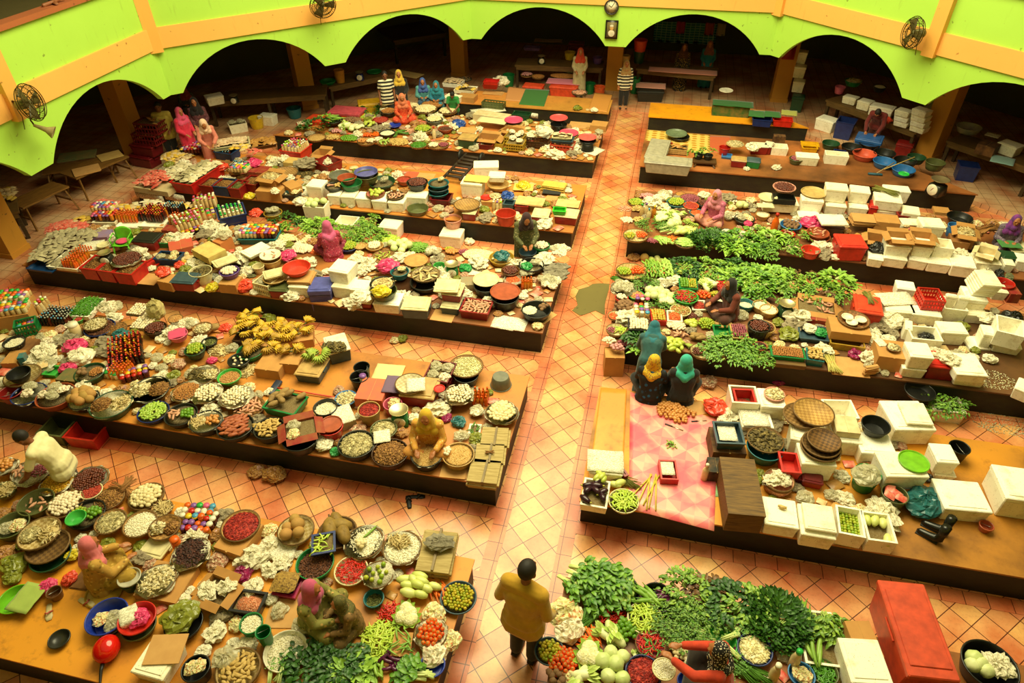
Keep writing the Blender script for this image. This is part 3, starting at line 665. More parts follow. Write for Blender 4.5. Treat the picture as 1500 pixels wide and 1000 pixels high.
def member(kind,loc,a,sc,tilt,cat,gname,desc):
    """one piece of a heap; past CAP of a kind the rest go into one mesh of that kind"""
    vs=proto(kind);nm=vs[0][0][1].name.split('.')[0];CNT[nm]=CNT.get(nm,0)+1
    if CNT[nm] <= CAP:
        o=put(kind,loc,a,sc,tilt,cat=cat,group=gname,parts=cat not in ('chilli','okra'));PROPOSE.append((o,desc));return
    v=vs[rng.randrange(len(vs))];M=Matrix.Translation(loc) @ Matrix.Rotation(rng.uniform(0,6.28) if a is None else a,4,'Z') @ Matrix.Rotation(tilt and rng.uniform(-tilt,tilt),4,'X') @ Matrix.Scale(sc,4)
    g,mm=REST.setdefault(nm,(G(),[]))
    for pn,me in v[:1] if cat in ('chilli','okra') else v:
        m=me.materials[0]
        if m not in mm:mm.append(m)
        g.cur=mm.index(m);g.add([q.co for q in me.vertices],[tuple(f.vertices) for f in me.polygons],M)
    REST[nm+'_cat']=(cat,IT and nm.replace('_',' '))
def rest_of_heaps():
    for nm in [k for k in REST if not k.endswith('_cat')]:
        g,mm=REST[nm];cat,w=REST[nm+'_cat']
        thing(nm,g.mesh(nm,mm),label=f'further {w} pieces in the smaller and farther heaps',cat=cat,kind='stuff')
def heap(loc,R,dome,spec,where,asp=1.0,rz=None,n=None,lift=.0,grp=None):
    """fill a round (or oval) patch; spec 'key' or 'key:n' or 'a+b' halves; where = words naming the holder"""
    if '+' in spec:
        parts=spec.split('+');k=len(parts);a0=rng.uniform(0,6.28) if k > 2 else rng.choice((0,PI))+.3
        for i,s in enumerate(parts):
            a=a0+2*PI*i/k;off=R*(.5 if k == 2 else .56);q=R*(.56 if k == 2 else .47)
            heap(Vector(loc)+Vector((off*math.cos(a),off*math.sin(a)*asp,0)),q,dome*.8,s,where,asp,rz,None,lift)
        return
    key,_,cnt=spec.partition(':')
    if key in ST_:
        o=thing(ST_[key][0],stuff_mesh(key,R,dome,len(THINGS),asp),loc,(0,0,rng.uniform(0,6.28) if asp == 1 else 0),1,'',ST_[key][6].split()[-1],None,'stuff')
        PROPOSE.append((o,ST_[key][6]+' '+where));return
    prs,sp,cat,w1,wn=IT[key];S=SIZE.get(key,1);sp *= S if key not in ('greenfruit','bagv','paperc','lilbag') else 1
    N=int(cnt) if cnt else None
    pts=[];row=0;rr=max(R-sp*.42,.001)
    if N and N <= 40:
        for i in range(N):a=i*2.39996+1;u=math.sqrt((i+.5)/N)*rr;pts.append((u*math.cos(a),u*math.sin(a)*asp))
    else:
        y=-R
        while y <= R:
            x=-R+(row % 2)*sp/2
            while x <= R:
                jx,jy=x+rng.uniform(-.15,.15)*sp,y+rng.uniform(-.15,.15)*sp
                if math.hypot(jx,jy) < rr:pts.append((jx,jy*asp))
                x += sp
            y += sp*.86;row += 1
        if N:rng.shuffle(pts);pts=pts[:N]
    gname=f'{wn} {where}'
    leafy_=cat in ('greens','herbs','kale','lettuce','scallion','beans','lemongrass','roots','stalks')
    base_a=rz if rz is not None else rng.uniform(0,6.28)
    for x,y in pts:
        u=math.hypot(x,y/asp)/R;z=dome*(1-u*u)
        a=None
        if leafy_:a=math.atan2(y,x)+rng.uniform(-.6,.6) if rz is None else rz+rng.uniform(-.35,.35)
        elif cat in ('carrot','cucumber','gourd','eggplant','corn','sweet potato'):a=base_a+rng.gauss(0,.35)
        member(rng.choice(prs),(loc[0]+x,loc[1]+y,loc[2]+z+lift),a,S*rng.uniform(.88,1.12),.25 if not leafy_ else .1,cat,gname,w1+' '+where)
# ---- round vessels
VES={}
def basin(r,h,col,style):
    key=(round(r,2),round(h,2),col,style)
    if key in VES:return VES[key]
    t=.006+.01*r;g=G();rim=G()
    if style == 'basin':b=.78
    elif style == 'bucket':b=.8
    elif style == 'bowl':b=.55
    else:b=.9
    g.lathe([(0,0),(r*b*.96,0),(r*b,.006),(r*(b+.6*(1-b)),h*.5),(r,h-.004),(r-t,h-.004),(r*(b+.6*(1-b))-t,h*.5),(r*b-t,.014),(0,.012)],28)
    rim.lathe([(r-t*.8,h-.012),(r+t*.9,h-.016),(r+t*1.2,h-.006),(r+t*.7,h+.003),(r-t*.6,h+.002),(r-t*1.0,h-.006)],28)
    rim.f=[f for f in rim.f if len(f) == 4];rim.m=rim.m[:len(rim.f)]
    m=mat(col,'plain',.35);VES[key]=[(None,sharp(g.mesh('vessel',m)),None),('rim',rim.mesh('rim',mat(col,'plain',.32)),None)]
    if style == 'bucket':
        k=G();k.tube([(r*1.02*math.cos(a),-.02-r*.35*math.sin(a),h*.93-r*.55*math.sin(a)) for a in [PI*i/10 for i in range(11)]],.004,5);VES[key].append(('wire_handle',k.mesh('wire_handle',mat('8a8a84','metal')),None))
    return VES[key]
def lining(R,h):
    g=G();n=22;vs=[];r=random.Random(int(R*1000))
    g.lathe([(0,.0),(R*.5,.002),(R*.9,-.004),(R*1.0,.008),(R*1.06,.012)],n)
    for i,p in enumerate(g.v):
        q=i//n
        if q >= 3:k=1+r.uniform(-.03,.13)*(1 if q == 4 else .4);g.v[i]=(p[0]*k,p[1]*k,p[2]+r.uniform(-.01,.02))
    return g.mesh('paper_lining',mat('f2e9cc','paper',.9))
CP=dict(olive='5c6036',green='1c7a3c',dgreen='23492c',lgreen='3faa44',blue='2038a0',navy='1e2f6a',teal='1f6c72',black='1a1a17',dk='282820',grey='6f6e5c',white='e9e2c8',cream='dccf9e',red='c8281c',dred='8c1c18',orange='e0602c',pink='e06c86',lpink='dd9a86',brown='6c4420',dbrown='40240f',tan='c09a5c',yellow='dcb424',purple='6c4a94',lblue='3a78b4',clay='a85030',mustard='b08c2c',bgrey='39505c',silver='b5b09a',maroon='6c1418',magenta='a02050',lime='6cb41e')
def vessel(cx,cy,w,h,col,desc,fill=None,lift=0,style='basin',cat=None,name=None,lined=0,dome=.35,lvl=None,z=None,inv=0,asp=1):
    zb=(Z0 if z is None else z)+lift;x,y=px(cx,cy)
    c=at(x,y,zb+h);r=w/TS*mpp(c)/2*.95;loc=(c.x,c.y,zb)
    nm=name or {'basin':'plastic_basin','bucket':'bucket','bowl':'bowl','pan':'round_pan'}[style]
    ps=basin(r,h,CP.get(col,col),style)
    o=thing(nm,ps[0][1],loc if not inv else (c.x,c.y,zb+h),(PI if inv else 0,0,rng.uniform(0,6)),1,'',cat or nm.split('_')[-1]);PROPOSE.append((o,desc))
    for pn,me,_ in ps[1:]:obj(pn,me,o)
    o['_r']=r
    if fill:
        zz=h*(lvl if lvl is not None else (.82 if h < .1 else .88))
        if lined or dome > .2:obj('paper_lining' if lined else 'lining',lining(r*.93,h) if lined else basin_fill(r*.9),o,(0,0,zz-.012))
        heap((c.x,c.y,zb+zz),r*(.97 if lined else .9),r*dome*.55,fill,'in the '+short(desc))
    return o
BF={}
def basin_fill(R):
    k=round(R,2)
    if k not in BF:g=G();g.lathe([(R,0),(R*.6,.008),(0,.012)],20);BF[k]=g.mesh('lining',mat('4a3a20','paper',.9))
    return BF[k]
def short(desc):
    d=desc
    for w in (' of ',' with ',' holding ',' lined ',' heaped ',' full ',' under ',' lying ',' on ',' beside ',' at '):
        if w in d and len(d.split(w)[0].split()) >= 3 and len(d.split()) > 7:d=d.split(w)[0];break
    return d
def tray(cx,cy,w,desc,fill=None,lift=0,col='b98a4a',c2='8f6630',h=.05,lined=0,dome=.3,z=None,tilt=0):
    """flat round bamboo winnowing tray"""
    zb=(Z0 if z is None else z)+lift;x,y=px(cx,cy);c=at(x,y,zb+h);r=w/TS*mpp(c)/2*.97
    key=(round(r,2),col,h)
    if key not in VES:
        g=G();g.lathe([(0,0),(r*.9,0),(r*.97,h*.4),(r*.965,h*.95),(r*.94,h*.95),(r*.9,.012),(0,.008)],30)
        k=G();k.lathe([(r*.945,h*.8),(r*1.0,h*.7),(r*1.01,h*1.02),(r*.94,h*1.04)],30);k.f=[f for f in k.f if len(f) == 4];k.m=k.m[:len(k.f)]
        VES[key]=(g.mesh('woven_tray',mat(col,'weave',.7,c2,'6f4c20',.8)),k.mesh('rim',mat('7c5a28','wood',.7,'5a3e18')))
    o=thing('woven_tray',VES[key][0],(c.x,c.y,zb),(tilt,0,rng.uniform(0,6) if not tilt else 0),1,'','tray');obj('rim',VES[key][1],o);PROPOSE.append((o,desc))
    if fill:
        if lined:obj('paper_lining',lining(r*.95,h),o,(0,0,h*.6))
        heap((c.x,c.y,zb+h*(.8 if lined else .5)),r*.9,r*dome*.55,fill,'on the '+short(desc))
    return o
# ---- boxes: front top edge from (x1,y1) to (x2,y2), depth d and height h in metres
def bxframe(x1,y1,x2,y2,d,h,lift,z):
    zb=(Z0 if z is None else z)+lift;a=at(*px(x1,y1),zb+h);b=at(*px(x2,y2),zb+h);t=(b-a);w=t.length;t.normalize();n=Vector((-t.y,t.x,0))
    c=(a+b)/2+n*d/2;return Vector((c.x,c.y,zb)),w*.97,math.atan2(t.y,t.x)
def walls(g,w,d,h,t,ta,bot=.012,tl=0):             # open box with wall thickness
    o=[(-w/2,-d/2),(w/2,-d/2),(w/2,d/2),(-w/2,d/2)]
    A=[(x*(1-ta),y*(1-ta),0) for x,y in o];Bt=[(x,y,h) for x,y in o];Ci=[(x-math.copysign(t,x),y-math.copysign(t,y),h) for x,y in o];D=[((x-math.copysign(t,x))*(1-ta),(y-math.copysign(t,y))*(1-ta),bot) for x,y in o]
    fs=[(3,2,1,0),(12,13,14,15)]
    for i in range(4):
        j=(i+1) % 4;fs += [(i,j,4+j,4+i),(4+i,4+j,8+j,8+i),(8+i,8+j,12+j,12+i)]
    g.add(A+Bt+Ci+D,fs)
M_FOAM=mat('fdf8e6','foam',.7,'f6eccb')
def box(x1,y1,x2,y2,d,h,ty,desc,fill=None,lift=0,col='tan',lid=None,z=None,lvl=.85,dome=.3,cat=None):
    loc,w,rz=bxframe(x1,y1,x2,y2,d,h,lift,z);C_=CP.get(col,col);lab=None
    def mk(nm,g,m,sm=False):return g.mesh(nm,m,sm)
    g=G();kids=[]
    if ty in ('foam','foamo'):
        m=M_FOAM
        if ty == 'foam':
            hh=h*.82;g.rbox((0,0,hh/2),(w*.97,d*.97,hh),.012,.014,.014);l=G();l.rbox((0,0,(h+hh)/2),(w,d,h-hh),.01);l.rbox((0,0,h+.004),(w*.8,d*.8,.012),.004);kids.append(('lid',l,m))
        else:walls(g,w,d,h,.028,.07,.03)
        nm,ct='foam_box','foam box'
    elif ty == 'carton':
        m=mat(C_ if col != 'tan' else 'c08a48','card',.8,'a8743a');g.box((0,0,h/2),(w,d,h));l=G();l.box((0,-d*.02,h+.003),(w*.06,d,.003));kids.append(('tape',l,mat('d2a860','plain',.3)));nm,ct='cardboard_box','box'
        f=G()
        f.box((-w*.25,0,h+.004),(w*.49,d,.005));f.box((w*.25,0,h+.0045),(w*.49,d,.005));kids.append(('flap',f,m))
    elif ty == 'cartono':
        m=mat(C_ if col != 'tan' else 'b98444','card',.8,'9c6c34');walls(g,w,d,h,.006,0,.006);nm,ct='open_cardboard_box','box'
        for sx in (-1,1):
            f=G();f.slab(lambda u,v:(sx*(w/2+u*w*.32*.8),(v-.5)*d,h-.0-u*w*.12),2,2,.005);kids.append(('flap',f,m))
        for sy in (-1,1):
            f=G();f.slab(lambda u,v:((u-.5)*w,sy*(d/2+v*d*.3),h+v*.03*sy),2,2,.005);kids.append(('flap',f,m))
    elif ty == 'tub':
        m=mat(C_,'plain',.35);walls(g,w,d,h,.008,.1);l=G();walls(l,w*1.05,d*1.05,.018,.03,0,.0);l.v=[(x,y,z_+h-.016) for x,y,z_ in l.v];l.f=[f for i,f in enumerate(l.f) if i > 1];l.m=l.m[:len(l.f)];kids.append(('rim',l,m));nm,ct='plastic_tub','tub'
    elif ty in ('bin','chest'):
        m=mat(C_,'plain',.4);lc=mat(CP.get(lid,lid) if lid else C_,'plain',.4);hh=h*.86;g.rbox((0,0,hh/2),(w*.95,d*.95,hh),.012,w*.04,d*.04);l=G();l.rbox((0,0,(h+hh)/2),(w,d,h-hh),.012);l.rbox((0,0,h+.006),(w*.82,d*.8,.016),.006);kids.append(('lid',l,lc))
        for sx in (-1,1):q=G();q.box((sx*w*.5,0,hh-.03),(.02,d*.25,.03));kids.append(('handle',q,m))
        if ty == 'chest':
            for sx in (-.3,.3):q=G();q.box((-w*.47*0+sx*w,d*.5,hh),(.06,.02,.06));kids.append(('hinge',q,mat('5a3a28','metal')))
        nm,ct=('storage_bin','bin') if ty == 'bin' else ('cool_chest','chest')
    elif ty == 'crate':
        m=mat(C_,'plain',.4);nz_=3;g.box((0,0,.008),(w*.94,d*.94,.016))
        for sx in (-1,1):
            for k in range(7):y=(k/6-.5)*d*.94;g.box((sx*w*.48,y,h/2),(.012,.02,h))
            for k in range(nz_):g.box((sx*w*.48,0,.03+k*(h-.05)/(nz_-1)),(.014,d*.96,.035))
        for sy in (-1,1):
            for k in range(8):x=(k/7-.5)*w*.94;g.box((x,sy*d*.48,h/2),(.02,.012,h))
            for k in range(nz_):g.box((0,sy*d*.48,.03+k*(h-.05)/(nz_-1)),(w*.96,.014,.035))
        l=G();walls(l,w,d,.03,.02,0,0);l.v=[(x,y,z_+h-.028) for x,y,z_ in l.v];l.f=[f for i,f in enumerate(l.f) if i > 1];l.m=l.m[:len(l.f)];kids.append(('rim',l,m));nm,ct='plastic_crate','crate'
    elif ty == 'wood':
        m=mat(C_ if col != 'tan' else '7c5a24','wood',.7,'4a3212');walls(g,w,d,h,.02,0);l=G();l.box((0,0,h+.01),(w*1.02,d*1.02,.02));kids.append(('plank_top',l,m));nm,ct='wooden_box','box'
    elif ty == 'leafstack':
        m=mat('bda56c','wood',.8,'8f7840');r=random.Random(3)
        for k in range(max(2,int(h/.035))):g.box((r.uniform(-.02,.02),r.uniform(-.02,.02),.017+k*.035),(w*r.uniform(.94,1.04),d*r.uniform(.94,1.04),.034),rz=r.uniform(-.04,.04))
        l=G();l.box((0,0,h*.5),(.03,d*1.03,h*1.02));kids.append(('binding',l,mat('7c6434','plain')));nm,ct='palm_leaf_stack','leaf stack'
    elif ty == 'sheets':
        m=mat(C_ if col != 'tan' else 'c9985a','card',.8,'b07c40');r=random.Random(len(THINGS))
        for k in range(max(1,int(h/.012))):g.box((r.uniform(-.02,.02),r.uniform(-.02,.02),.006+k*.012),(w*r.uniform(.92,1),d*r.uniform(.92,1),.01),rz=r.uniform(-.06,.06))
        nm,ct=('cardboard_sheet','cardboard')
    elif ty == 'lid':
        m=M_FOAM;g.rbox((0,0,h/2),(w,d,h),.01);g.rbox((0,0,h+.003),(w*.86,d*.86,.01),.004);nm,ct='foam_slab','foam lid'
    elif ty == 'paper':
        m=mat('f8f1da','paper',.9);r=random.Random(len(THINGS));g.slab(lambda u,v:((u-.5)*w*r.uniform(.97,1.03),(v-.5)*d*r.uniform(.97,1.03),h+.008*nz((u*3,v*3,len(THINGS)))),6,5,max(h-.004,.003));nm,ct='newspaper','newspaper'
    elif ty == 'cloth':
        m=mat(C_,'cloth',.85);g.slab(lambda u,v:((u-.5)*w,(v-.5)*d,h+.012*nz((u*4,v*4,len(THINGS)))),10,8,.006);nm,ct='cloth','cloth'
    elif ty == 'bench':
        m=mat(C_ if col != 'tan' else '8c6226','wood',.6,'5c3c14');g.box((0,0,h-.02),(w,d,.04));nm,ct='wooden_bench','bench'
        for sx in (-1,1):
            for sy in (-1,1):l=G();l.tube([(sx*(w/2-.08)+sx*.05,sy*(d/2-.02)+sy*.08,0),(sx*(w/2-.1),sy*(d/2-.08),h-.04)],.025,4);kids.append(('leg',l,m))
            l=G();l.box((sx*(w/2-.07),0,h*.45),(.03,d,.04));kids.append(('brace',l,m))
    elif ty == 'table':
        m=mat(C_ if col != 'tan' else '7a5a2a','wood',.6,'4f3a1a');g.box((0,0,h-.03),(w,d,.06));nm,ct='market_table','table'
        nl=max(2,int(w/1.6)+1)
        for k in range(nl):
            for sy in (-1,1):l=G();l.box(((k/(nl-1)-.5)*(w-.16),sy*(d/2-.08),(h-.06)/2),(.08,.08,h-.06));kids.append(('leg',l,mat('4f3a1a','wood',.7,'33240f')))
        l=G();l.box((0,-d/2+.02,h-.11),(w-.1,.03,.1));kids.append(('apron',l,m))
    me=mk(nm,g,m,ty in ('cloth','paper'))
    o=thing(nm,me,loc,(0,0,rz),1,'',cat or ct);PROPOSE.append((o,desc))
    for pn,pg,pm in kids:obj(pn,mk(pn,pg,pm),o)
    if fill:
        R=min(w,d)*.47;asp=1;e=max(w,d)/min(w,d)
        zz=loc.z+(h*lvl if ty in ('tub','crate','cartono','foamo') else h+.012)
        where=('in the ' if ty in ('tub','crate','cartono','foamo') else 'on the ')+short(desc)
        if ty in ('tub','crate','cartono','foamo'):
            q=G();q.box((0,0,h*lvl-.006),(w-.07 if ty == 'foamo' else w*.93,d-.07 if ty == 'foamo' else d*.93,.006));obj('inner_bed',mk('inner_bed',q,mat('6a5228','paper',.9)),o)
        boxheap(loc,w*.9,d*.9,rz,zz,min(w,d)*dome*.5,fill,where)
    return o
def boxheap(loc,w,d,rz,zz,dome,spec,where):
    t=Vector((math.cos(rz),math.sin(rz),0));n=Vector((-t.y,t.x,0))
    if '+' in spec:
        ps=spec.split('+');k=len(ps)
        for i,s in enumerate(ps):boxheap(loc+t*(w*((i+.5)/k-.5)),w/k,d,rz,zz,dome,s,where)
        return
    key,_,cnt=spec.partition(':')
    if key in ST_:
        o=thing(ST_[key][0],stuff_mesh(key,w/2,dome+.015,len(THINGS),d/w),(loc.x,loc.y,zz-.01),(0,0,rz),1,'',ST_[key][6].split()[-1],None,'stuff');PROPOSE.append((o,ST_[key][6]+' '+where));return
    prs,sp,cat,w1,wn=IT[key];S=SIZE.get(key,1);bot=prs[0][:2] in ('b_','j_','p_')
    gname=f'{wn} {where}'
    nx,ny=max(1,round((w-.0)/sp)),max(1,round(d/(sp*.95)));cells=[(i,j) for i in range(nx) for j in range(ny)]
    if cnt and int(cnt) < len(cells):rng.shuffle(cells);cells=cells[:int(cnt)]
    aa=rng.choice((0,PI/2))+rz
    for i,j in cells:
        u,v=(i+.5)/nx*2-1,(j+.5)/ny*2-1;pk='packet' in cat;jit=.02 if bot else .4 if pk else .12
        p=loc+t*(u*w/2+rng.uniform(-jit,jit)*sp)+n*(v*d/2+rng.uniform(-jit,jit)*sp);z=zz+dome*(1-(u*u+v*v)/2)
        a=rng.uniform(0,6.28) if cat not in ('cucumber','carrot','gourd','corn','snack packet','fish packet') else aa+rng.gauss(0,.7 if pk else .3)
        member(rng.choice(prs),(p.x,p.y,z),a,S*rng.uniform(.92,1.08),0 if bot else .4 if pk else .2,cat,gname,w1+' '+where)
def pile(cx,cy,w,asp,h,fill,where,z=None,lift=0,rz=None):
    """goods heaped straight on the boards; asp = depth of the heap over its width, on the ground"""
    zb=(Z0 if z is None else z)+lift;c=at(*px(cx,cy),zb+h*.5);R=w/TS*mpp(c)/2
    heap((c.x,c.y,zb),R,h,fill,where,asp,rz)
def boxpile(x1,y1,x2,y2,d,fill,where,h=0.0,dome=.1,z=None,lift=0):
    loc,w,rz=bxframe(x1,y1,x2,y2,d,h,lift,z);boxheap(loc,w,d,rz,loc.z+h,dome,fill,where)
def ob(kind,cx,cy,w,desc,cat,rz=None,lift=0,z=None,ref=None,name=None,h=.08,tilt=0):
    """a single piece, scaled so that it spans w; ref = the prototype's own width"""
    zb=(Z0 if z is None else z)+lift;c=at(*px(cx,cy),zb+h);v=proto(kind)
    if ref is None:xs=[p.co.x for p in v[0][0][1].vertices];ys=[p.co.y for p in v[0][0][1].vertices];ref=max(max(xs)-min(xs),max(ys)-min(ys))
    o=put(kind,(c.x,c.y,zb),rz,w/TS*mpp(c)/ref,tilt,cat=cat,name=name);PROPOSE.append((o,desc));return o
def bottles(key,spec,sp,cat,w1,wn):IT[key]=(spec.split(','),sp,cat,w1,wn)
bottles('sauce','b_br_or,b_dk_or,b_br_rd,b_am_yl,b_dk_rd',.066,'bottle','dark sauce bottle with coloured cap','dark sauce bottles')
bottles('osauce','b_am_or,b_or_or,b_am_or',.066,'bottle','amber bottle with orange cap','amber bottles')
bottles('kicap','b_dk_bl,b_dk_sl,b_br_sl',.066,'bottle','dark bottle with grey-blue cap','dark grey-capped bottles')
bottles('jars','j_tn_or,j_cr_gn,j_tn_pk,j_cr_yl,j_tn_pu,j_cr_wh,j_tn_bl',.09,'jar','tan preserve jar with bright lid','bright-lidded jars')
bottles('djars','j_br_rd,j_dk_yl,j_br_pu,j_am_or,j_br_wh,j_dk_pk',.09,'jar','dark preserve jar with bright lid','dark jars')
bottles('pbot','p_tn_pk,p_cr_rd,p_tn_wh,p_tn_lg,p_cr_pu',.09,'bottle','tan plastic bottle with coloured cap','tan plastic bottles')
bottles('gbot','p_cr_gn,p_cr_wh,p_cr_gn',.09,'bottle','cream bottle with green or white cap','cream bottles')
# ---------------------------------------------------------------- people
POSE={
 'stand':dict(pe=(0,0,.86),ch=(0,.0,1.16),nk=(0,.01,1.33),hd=(0,.03,1.47),sh=(.165,0,1.27),el=(.22,.02,1.02),wr=(.14,.2,.92),hp=(.085,0,.84),kn=(.09,.03,.47),an=(.09,-.02,.08),to=(.1,.12,.03)),
 'down':dict(pe=(0,0,.86),ch=(0,.0,1.16),nk=(0,.01,1.33),hd=(0,.02,1.47),sh=(.165,0,1.27),el=(.22,-.02,1.02),wr=(.22,.08,.8),hp=(.085,0,.84),kn=(.09,.03,.47),an=(.09,-.02,.08),to=(.1,.12,.03)),
 'walk':dict(pe=(0,0,.86),ch=(0,.03,1.16),nk=(0,.05,1.33),hd=(0,.08,1.47),sh=(.165,.03,1.27),el=(.24,.0,1.03),wr=(.24,.14,.86),hp=(.085,0,.84),kn=(.09,.08,.47),an=(.09,.02,.08),to=(.1,.16,.03)),
 'bend':dict(pe=(0,0,.86),ch=(0,.2,1.08),nk=(0,.33,1.2),hd=(0,.45,1.25),sh=(.17,.28,1.15),el=(.22,.36,.9),wr=(.15,.5,.7),hp=(.085,0,.84),kn=(.09,.03,.47),an=(.09,-.04,.08),to=(.1,.1,.03)),
 'lean':dict(pe=(0,0,.86),ch=(0,.1,1.13),nk=(0,.18,1.27),hd=(0,.26,1.38),sh=(.165,.15,1.22),el=(.22,.26,.98),wr=(.1,.42,.88),hp=(.085,0,.84),kn=(.09,.03,.47),an=(.09,-.04,.08),to=(.1,.1,.03)),
 'sit':dict(pe=(0,0,.13),ch=(0,.05,.43),nk=(0,.08,.59),hd=(0,.13,.72),sh=(.165,.07,.54),el=(.23,.16,.32),wr=(.14,.38,.3),hp=(.09,.02,.12),kn=(.27,.3,.15),an=(-.06,.3,.07),to=(-.16,.32,.05)),
 'stool':dict(pe=(0,0,.42),ch=(0,.05,.72),nk=(0,.08,.88),hd=(0,.11,1.01),sh=(.165,.07,.83),el=(.22,.14,.6),wr=(.1,.34,.62),hp=(.09,.02,.41),kn=(.13,.4,.46),an=(.12,.36,.08),to=(.13,.5,.03)),
}
def remesh(g,vox,m,name,it=4):
    me=bpy.data.meshes.new('t');me.from_pydata(g.v,[],g.f);o=bpy.data.objects.new('t',me);COL.objects.link(o)
    r=o.modifiers.new('r','REMESH');r.mode='VOXEL';r.voxel_size=vox;s=o.modifiers.new('s','SMOOTH');s.iterations=it;s.factor=.5
    n=bpy.data.meshes.new_from_object(o.evaluated_get(bpy.context.evaluated_depsgraph_get()));n.name=name
    bpy.data.objects.remove(o);bpy.data.meshes.remove(me);n.materials.clear();n.materials.append(m)
    n.polygons.foreach_set('use_smooth',[True]*len(n.polygons));return n
def chain(g,pts,rads,n=10):
    for i in range(len(pts)-1):
        a,b=Vector(pts[i]),Vector(pts[i+1]);k=max(2,int((b-a).length/.03))
        g.tube([a.lerp(b,j/k) for j in range(k+1)],[rads[i]+(rads[i+1]-rads[i])*j/k for j in range(k+1)],n)
    for p,r in zip(pts,rads):g.ball(p,r*.99,10,8)
FLOW={}
def person(x,y,z,dirv,pose,H,label,skin='a8683c',hijab=None,hair=None,top=None,low=None,zref=None,robe=False,vox=.013,arms=None,tw=0,sleeve=1,shoes=True):
    P=POSE[pose];J={k:Vector(v) for k,v in P.items()};S=(-1,1)
    X=lambda k,s:Vector((J[k].x*s,J[k].y,J[k].z))
    h0=zref if zref is not None else 0
    p=at(x,y,z+h0*H/1.6);d=at(x+dirv[0]*5,y+dirv[1]*5,z+h0*H/1.6)-p;yaw=math.atan2(d.y,d.x)-PI/2;sc=H/1.6
    g=G();pe,ch,nk,hd=J['pe'],J['ch'],J['nk'],J['hd'];up=(ch-pe).normalized()
    W={s:X('wr',s) for s in S};E={s:X('el',s) for s in S}
    if arms:
        for s,(e,w) in arms.items():E[s],W[s]=Vector(e),Vector(w)
    def torso(G_,e,lo=.0):
        for s in (-1,0,1):chain(G_,[pe+Vector((s*.06,0,-lo)),pe.lerp(ch,.5)+Vector((s*.05,0,0)),ch+Vector((s*.08,0,0)),nk.lerp(ch,.45)+Vector((s*.06,0,0))],[.115+e,.1+e,.105+e,.06+e])
        chain(G_,[X('sh',-1),nk.lerp(ch,.35),X('sh',1)],[.058+e,.07+e,.058+e])
    torso(g,0);chain(g,[nk.lerp(ch,.3),nk,hd],[.055,.048,.05])
    hf=(hd-nk).normalized();F=Vector((0,1,0)) if pose not in ('bend','lean') else Vector((0,.8,-.6))
    g.ball(hd+hf*.02,(.078,.095,.112),14,10);g.ball(hd+F*.045-hf*.05,(.052,.055,.06),10,8);g.ball(hd+F*.1-hf*.012,(.015,.022,.02),8,6)
    for s in S:g.ball(hd+Vector((s*.078,-.01,-.0)),(.014,.022,.032),8,6);g.ball(hd+F*.082+Vector((s*.03,0,0))+hf*.035,(.026,.016,.012),8,6)
    for s in S:
        chain(g,[X('sh',s),E[s],W[s]],[.05,.038,.027]);f=(W[s]-E[s]).normalized();sd=f.cross(Vector((0,0,1))).normalized()*s;dn=Vector((0,0,-1))
        pc=W[s]+f*.045;g.ball(pc,(.034,.034,.022),10,7)
        for k in range(4):b=pc+f*.02+sd*(k-1.5)*.019;L=(.06,.072,.066,.05)[k];chain(g,[b,b+f*L*.55+dn*.006,b+f*L*.95+dn*.024],[.0105,.0095,.0085],6)
        tb=W[s]+f*.025-sd*.03;chain(g,[tb,tb+f*.03-sd*.018,tb+f*.058-sd*.012+dn*.012],[.012,.0105,.009],6)
        chain(g,[X('hp',s),X('kn',s),X('an',s)],[.085,.058,.04]);chain(g,[X('an',s),X('to',s)],[.04,.03])
    o=thing('person',remesh(g,.0105 if vox < .014 else .013,mat(skin,'skin',.5),'body'),(p.x,p.y,z),(0,0,yaw),sc,label,'person')
    for s in S:
        e=G();e.ball(hd+F*.088+Vector((s*.03,0,0))+hf*.022,(.013,.008,.008),8,6);obj('eye',e.mesh('eye',mat('1c120c','plain',.2)),o)
    e=G();e.ball(hd+F*.094-hf*.06,(.025,.01,.007),8,6);obj('mouth',e.mesh('mouth',mat('8c4034','plain')),o)
    tm=mat(*top) if top else mat('3a3428','cloth',.8);lm=mat(*low) if low else tm
    t=G();torso(t,.022,.03 if not robe else .0)
    for s in S:chain(t,[X('sh',s),X('sh',s).lerp(E[s],.98 if sleeve else .6)]+([E[s].lerp(W[s],.86)] if sleeve else []),[.066,.06 if sleeve else .062]+([.048] if sleeve else []))
    if robe and pose not in ('sit','stool'):
        for s in (-1,0,1):chain(t,[pe+Vector((s*.07,0,0)),Vector((s*.1,.02,.45)),Vector((s*.12,.02,.1))],[.14,.13,.13])
    else:chain(t,[pe+Vector((-.08,0,-.12)),pe+Vector((.08,0,-.12))],[.15,.15]);chain(t,[pe+Vector((-.06,0,0)),pe+Vector((.06,0,0))],[.145,.145])
    obj('blouse' if hijab else 'shirt',remesh(t,vox,tm,'blouse'),o)
    if not robe or pose in ('sit','stool'):
        l=G()
        for s in S:chain(l,[X('hp',s),X('kn',s),X('an',s).lerp(X('kn',s),.12)],[.1,.085 if not robe else .1,.066 if not robe else .09])
        chain(l,[X('hp',-1),X('hp',1)],[.105,.105])
        if pose == 'sit':l.ball((0,.16,.08),(.27,.24,.09),14,8)
        elif robe:l.ball((0,.2,.38),(.17,.24,.1),12,8)
        obj('skirt' if robe or pose == 'sit' and hijab else 'trousers',remesh(l,vox,lm,'skirt'),o)
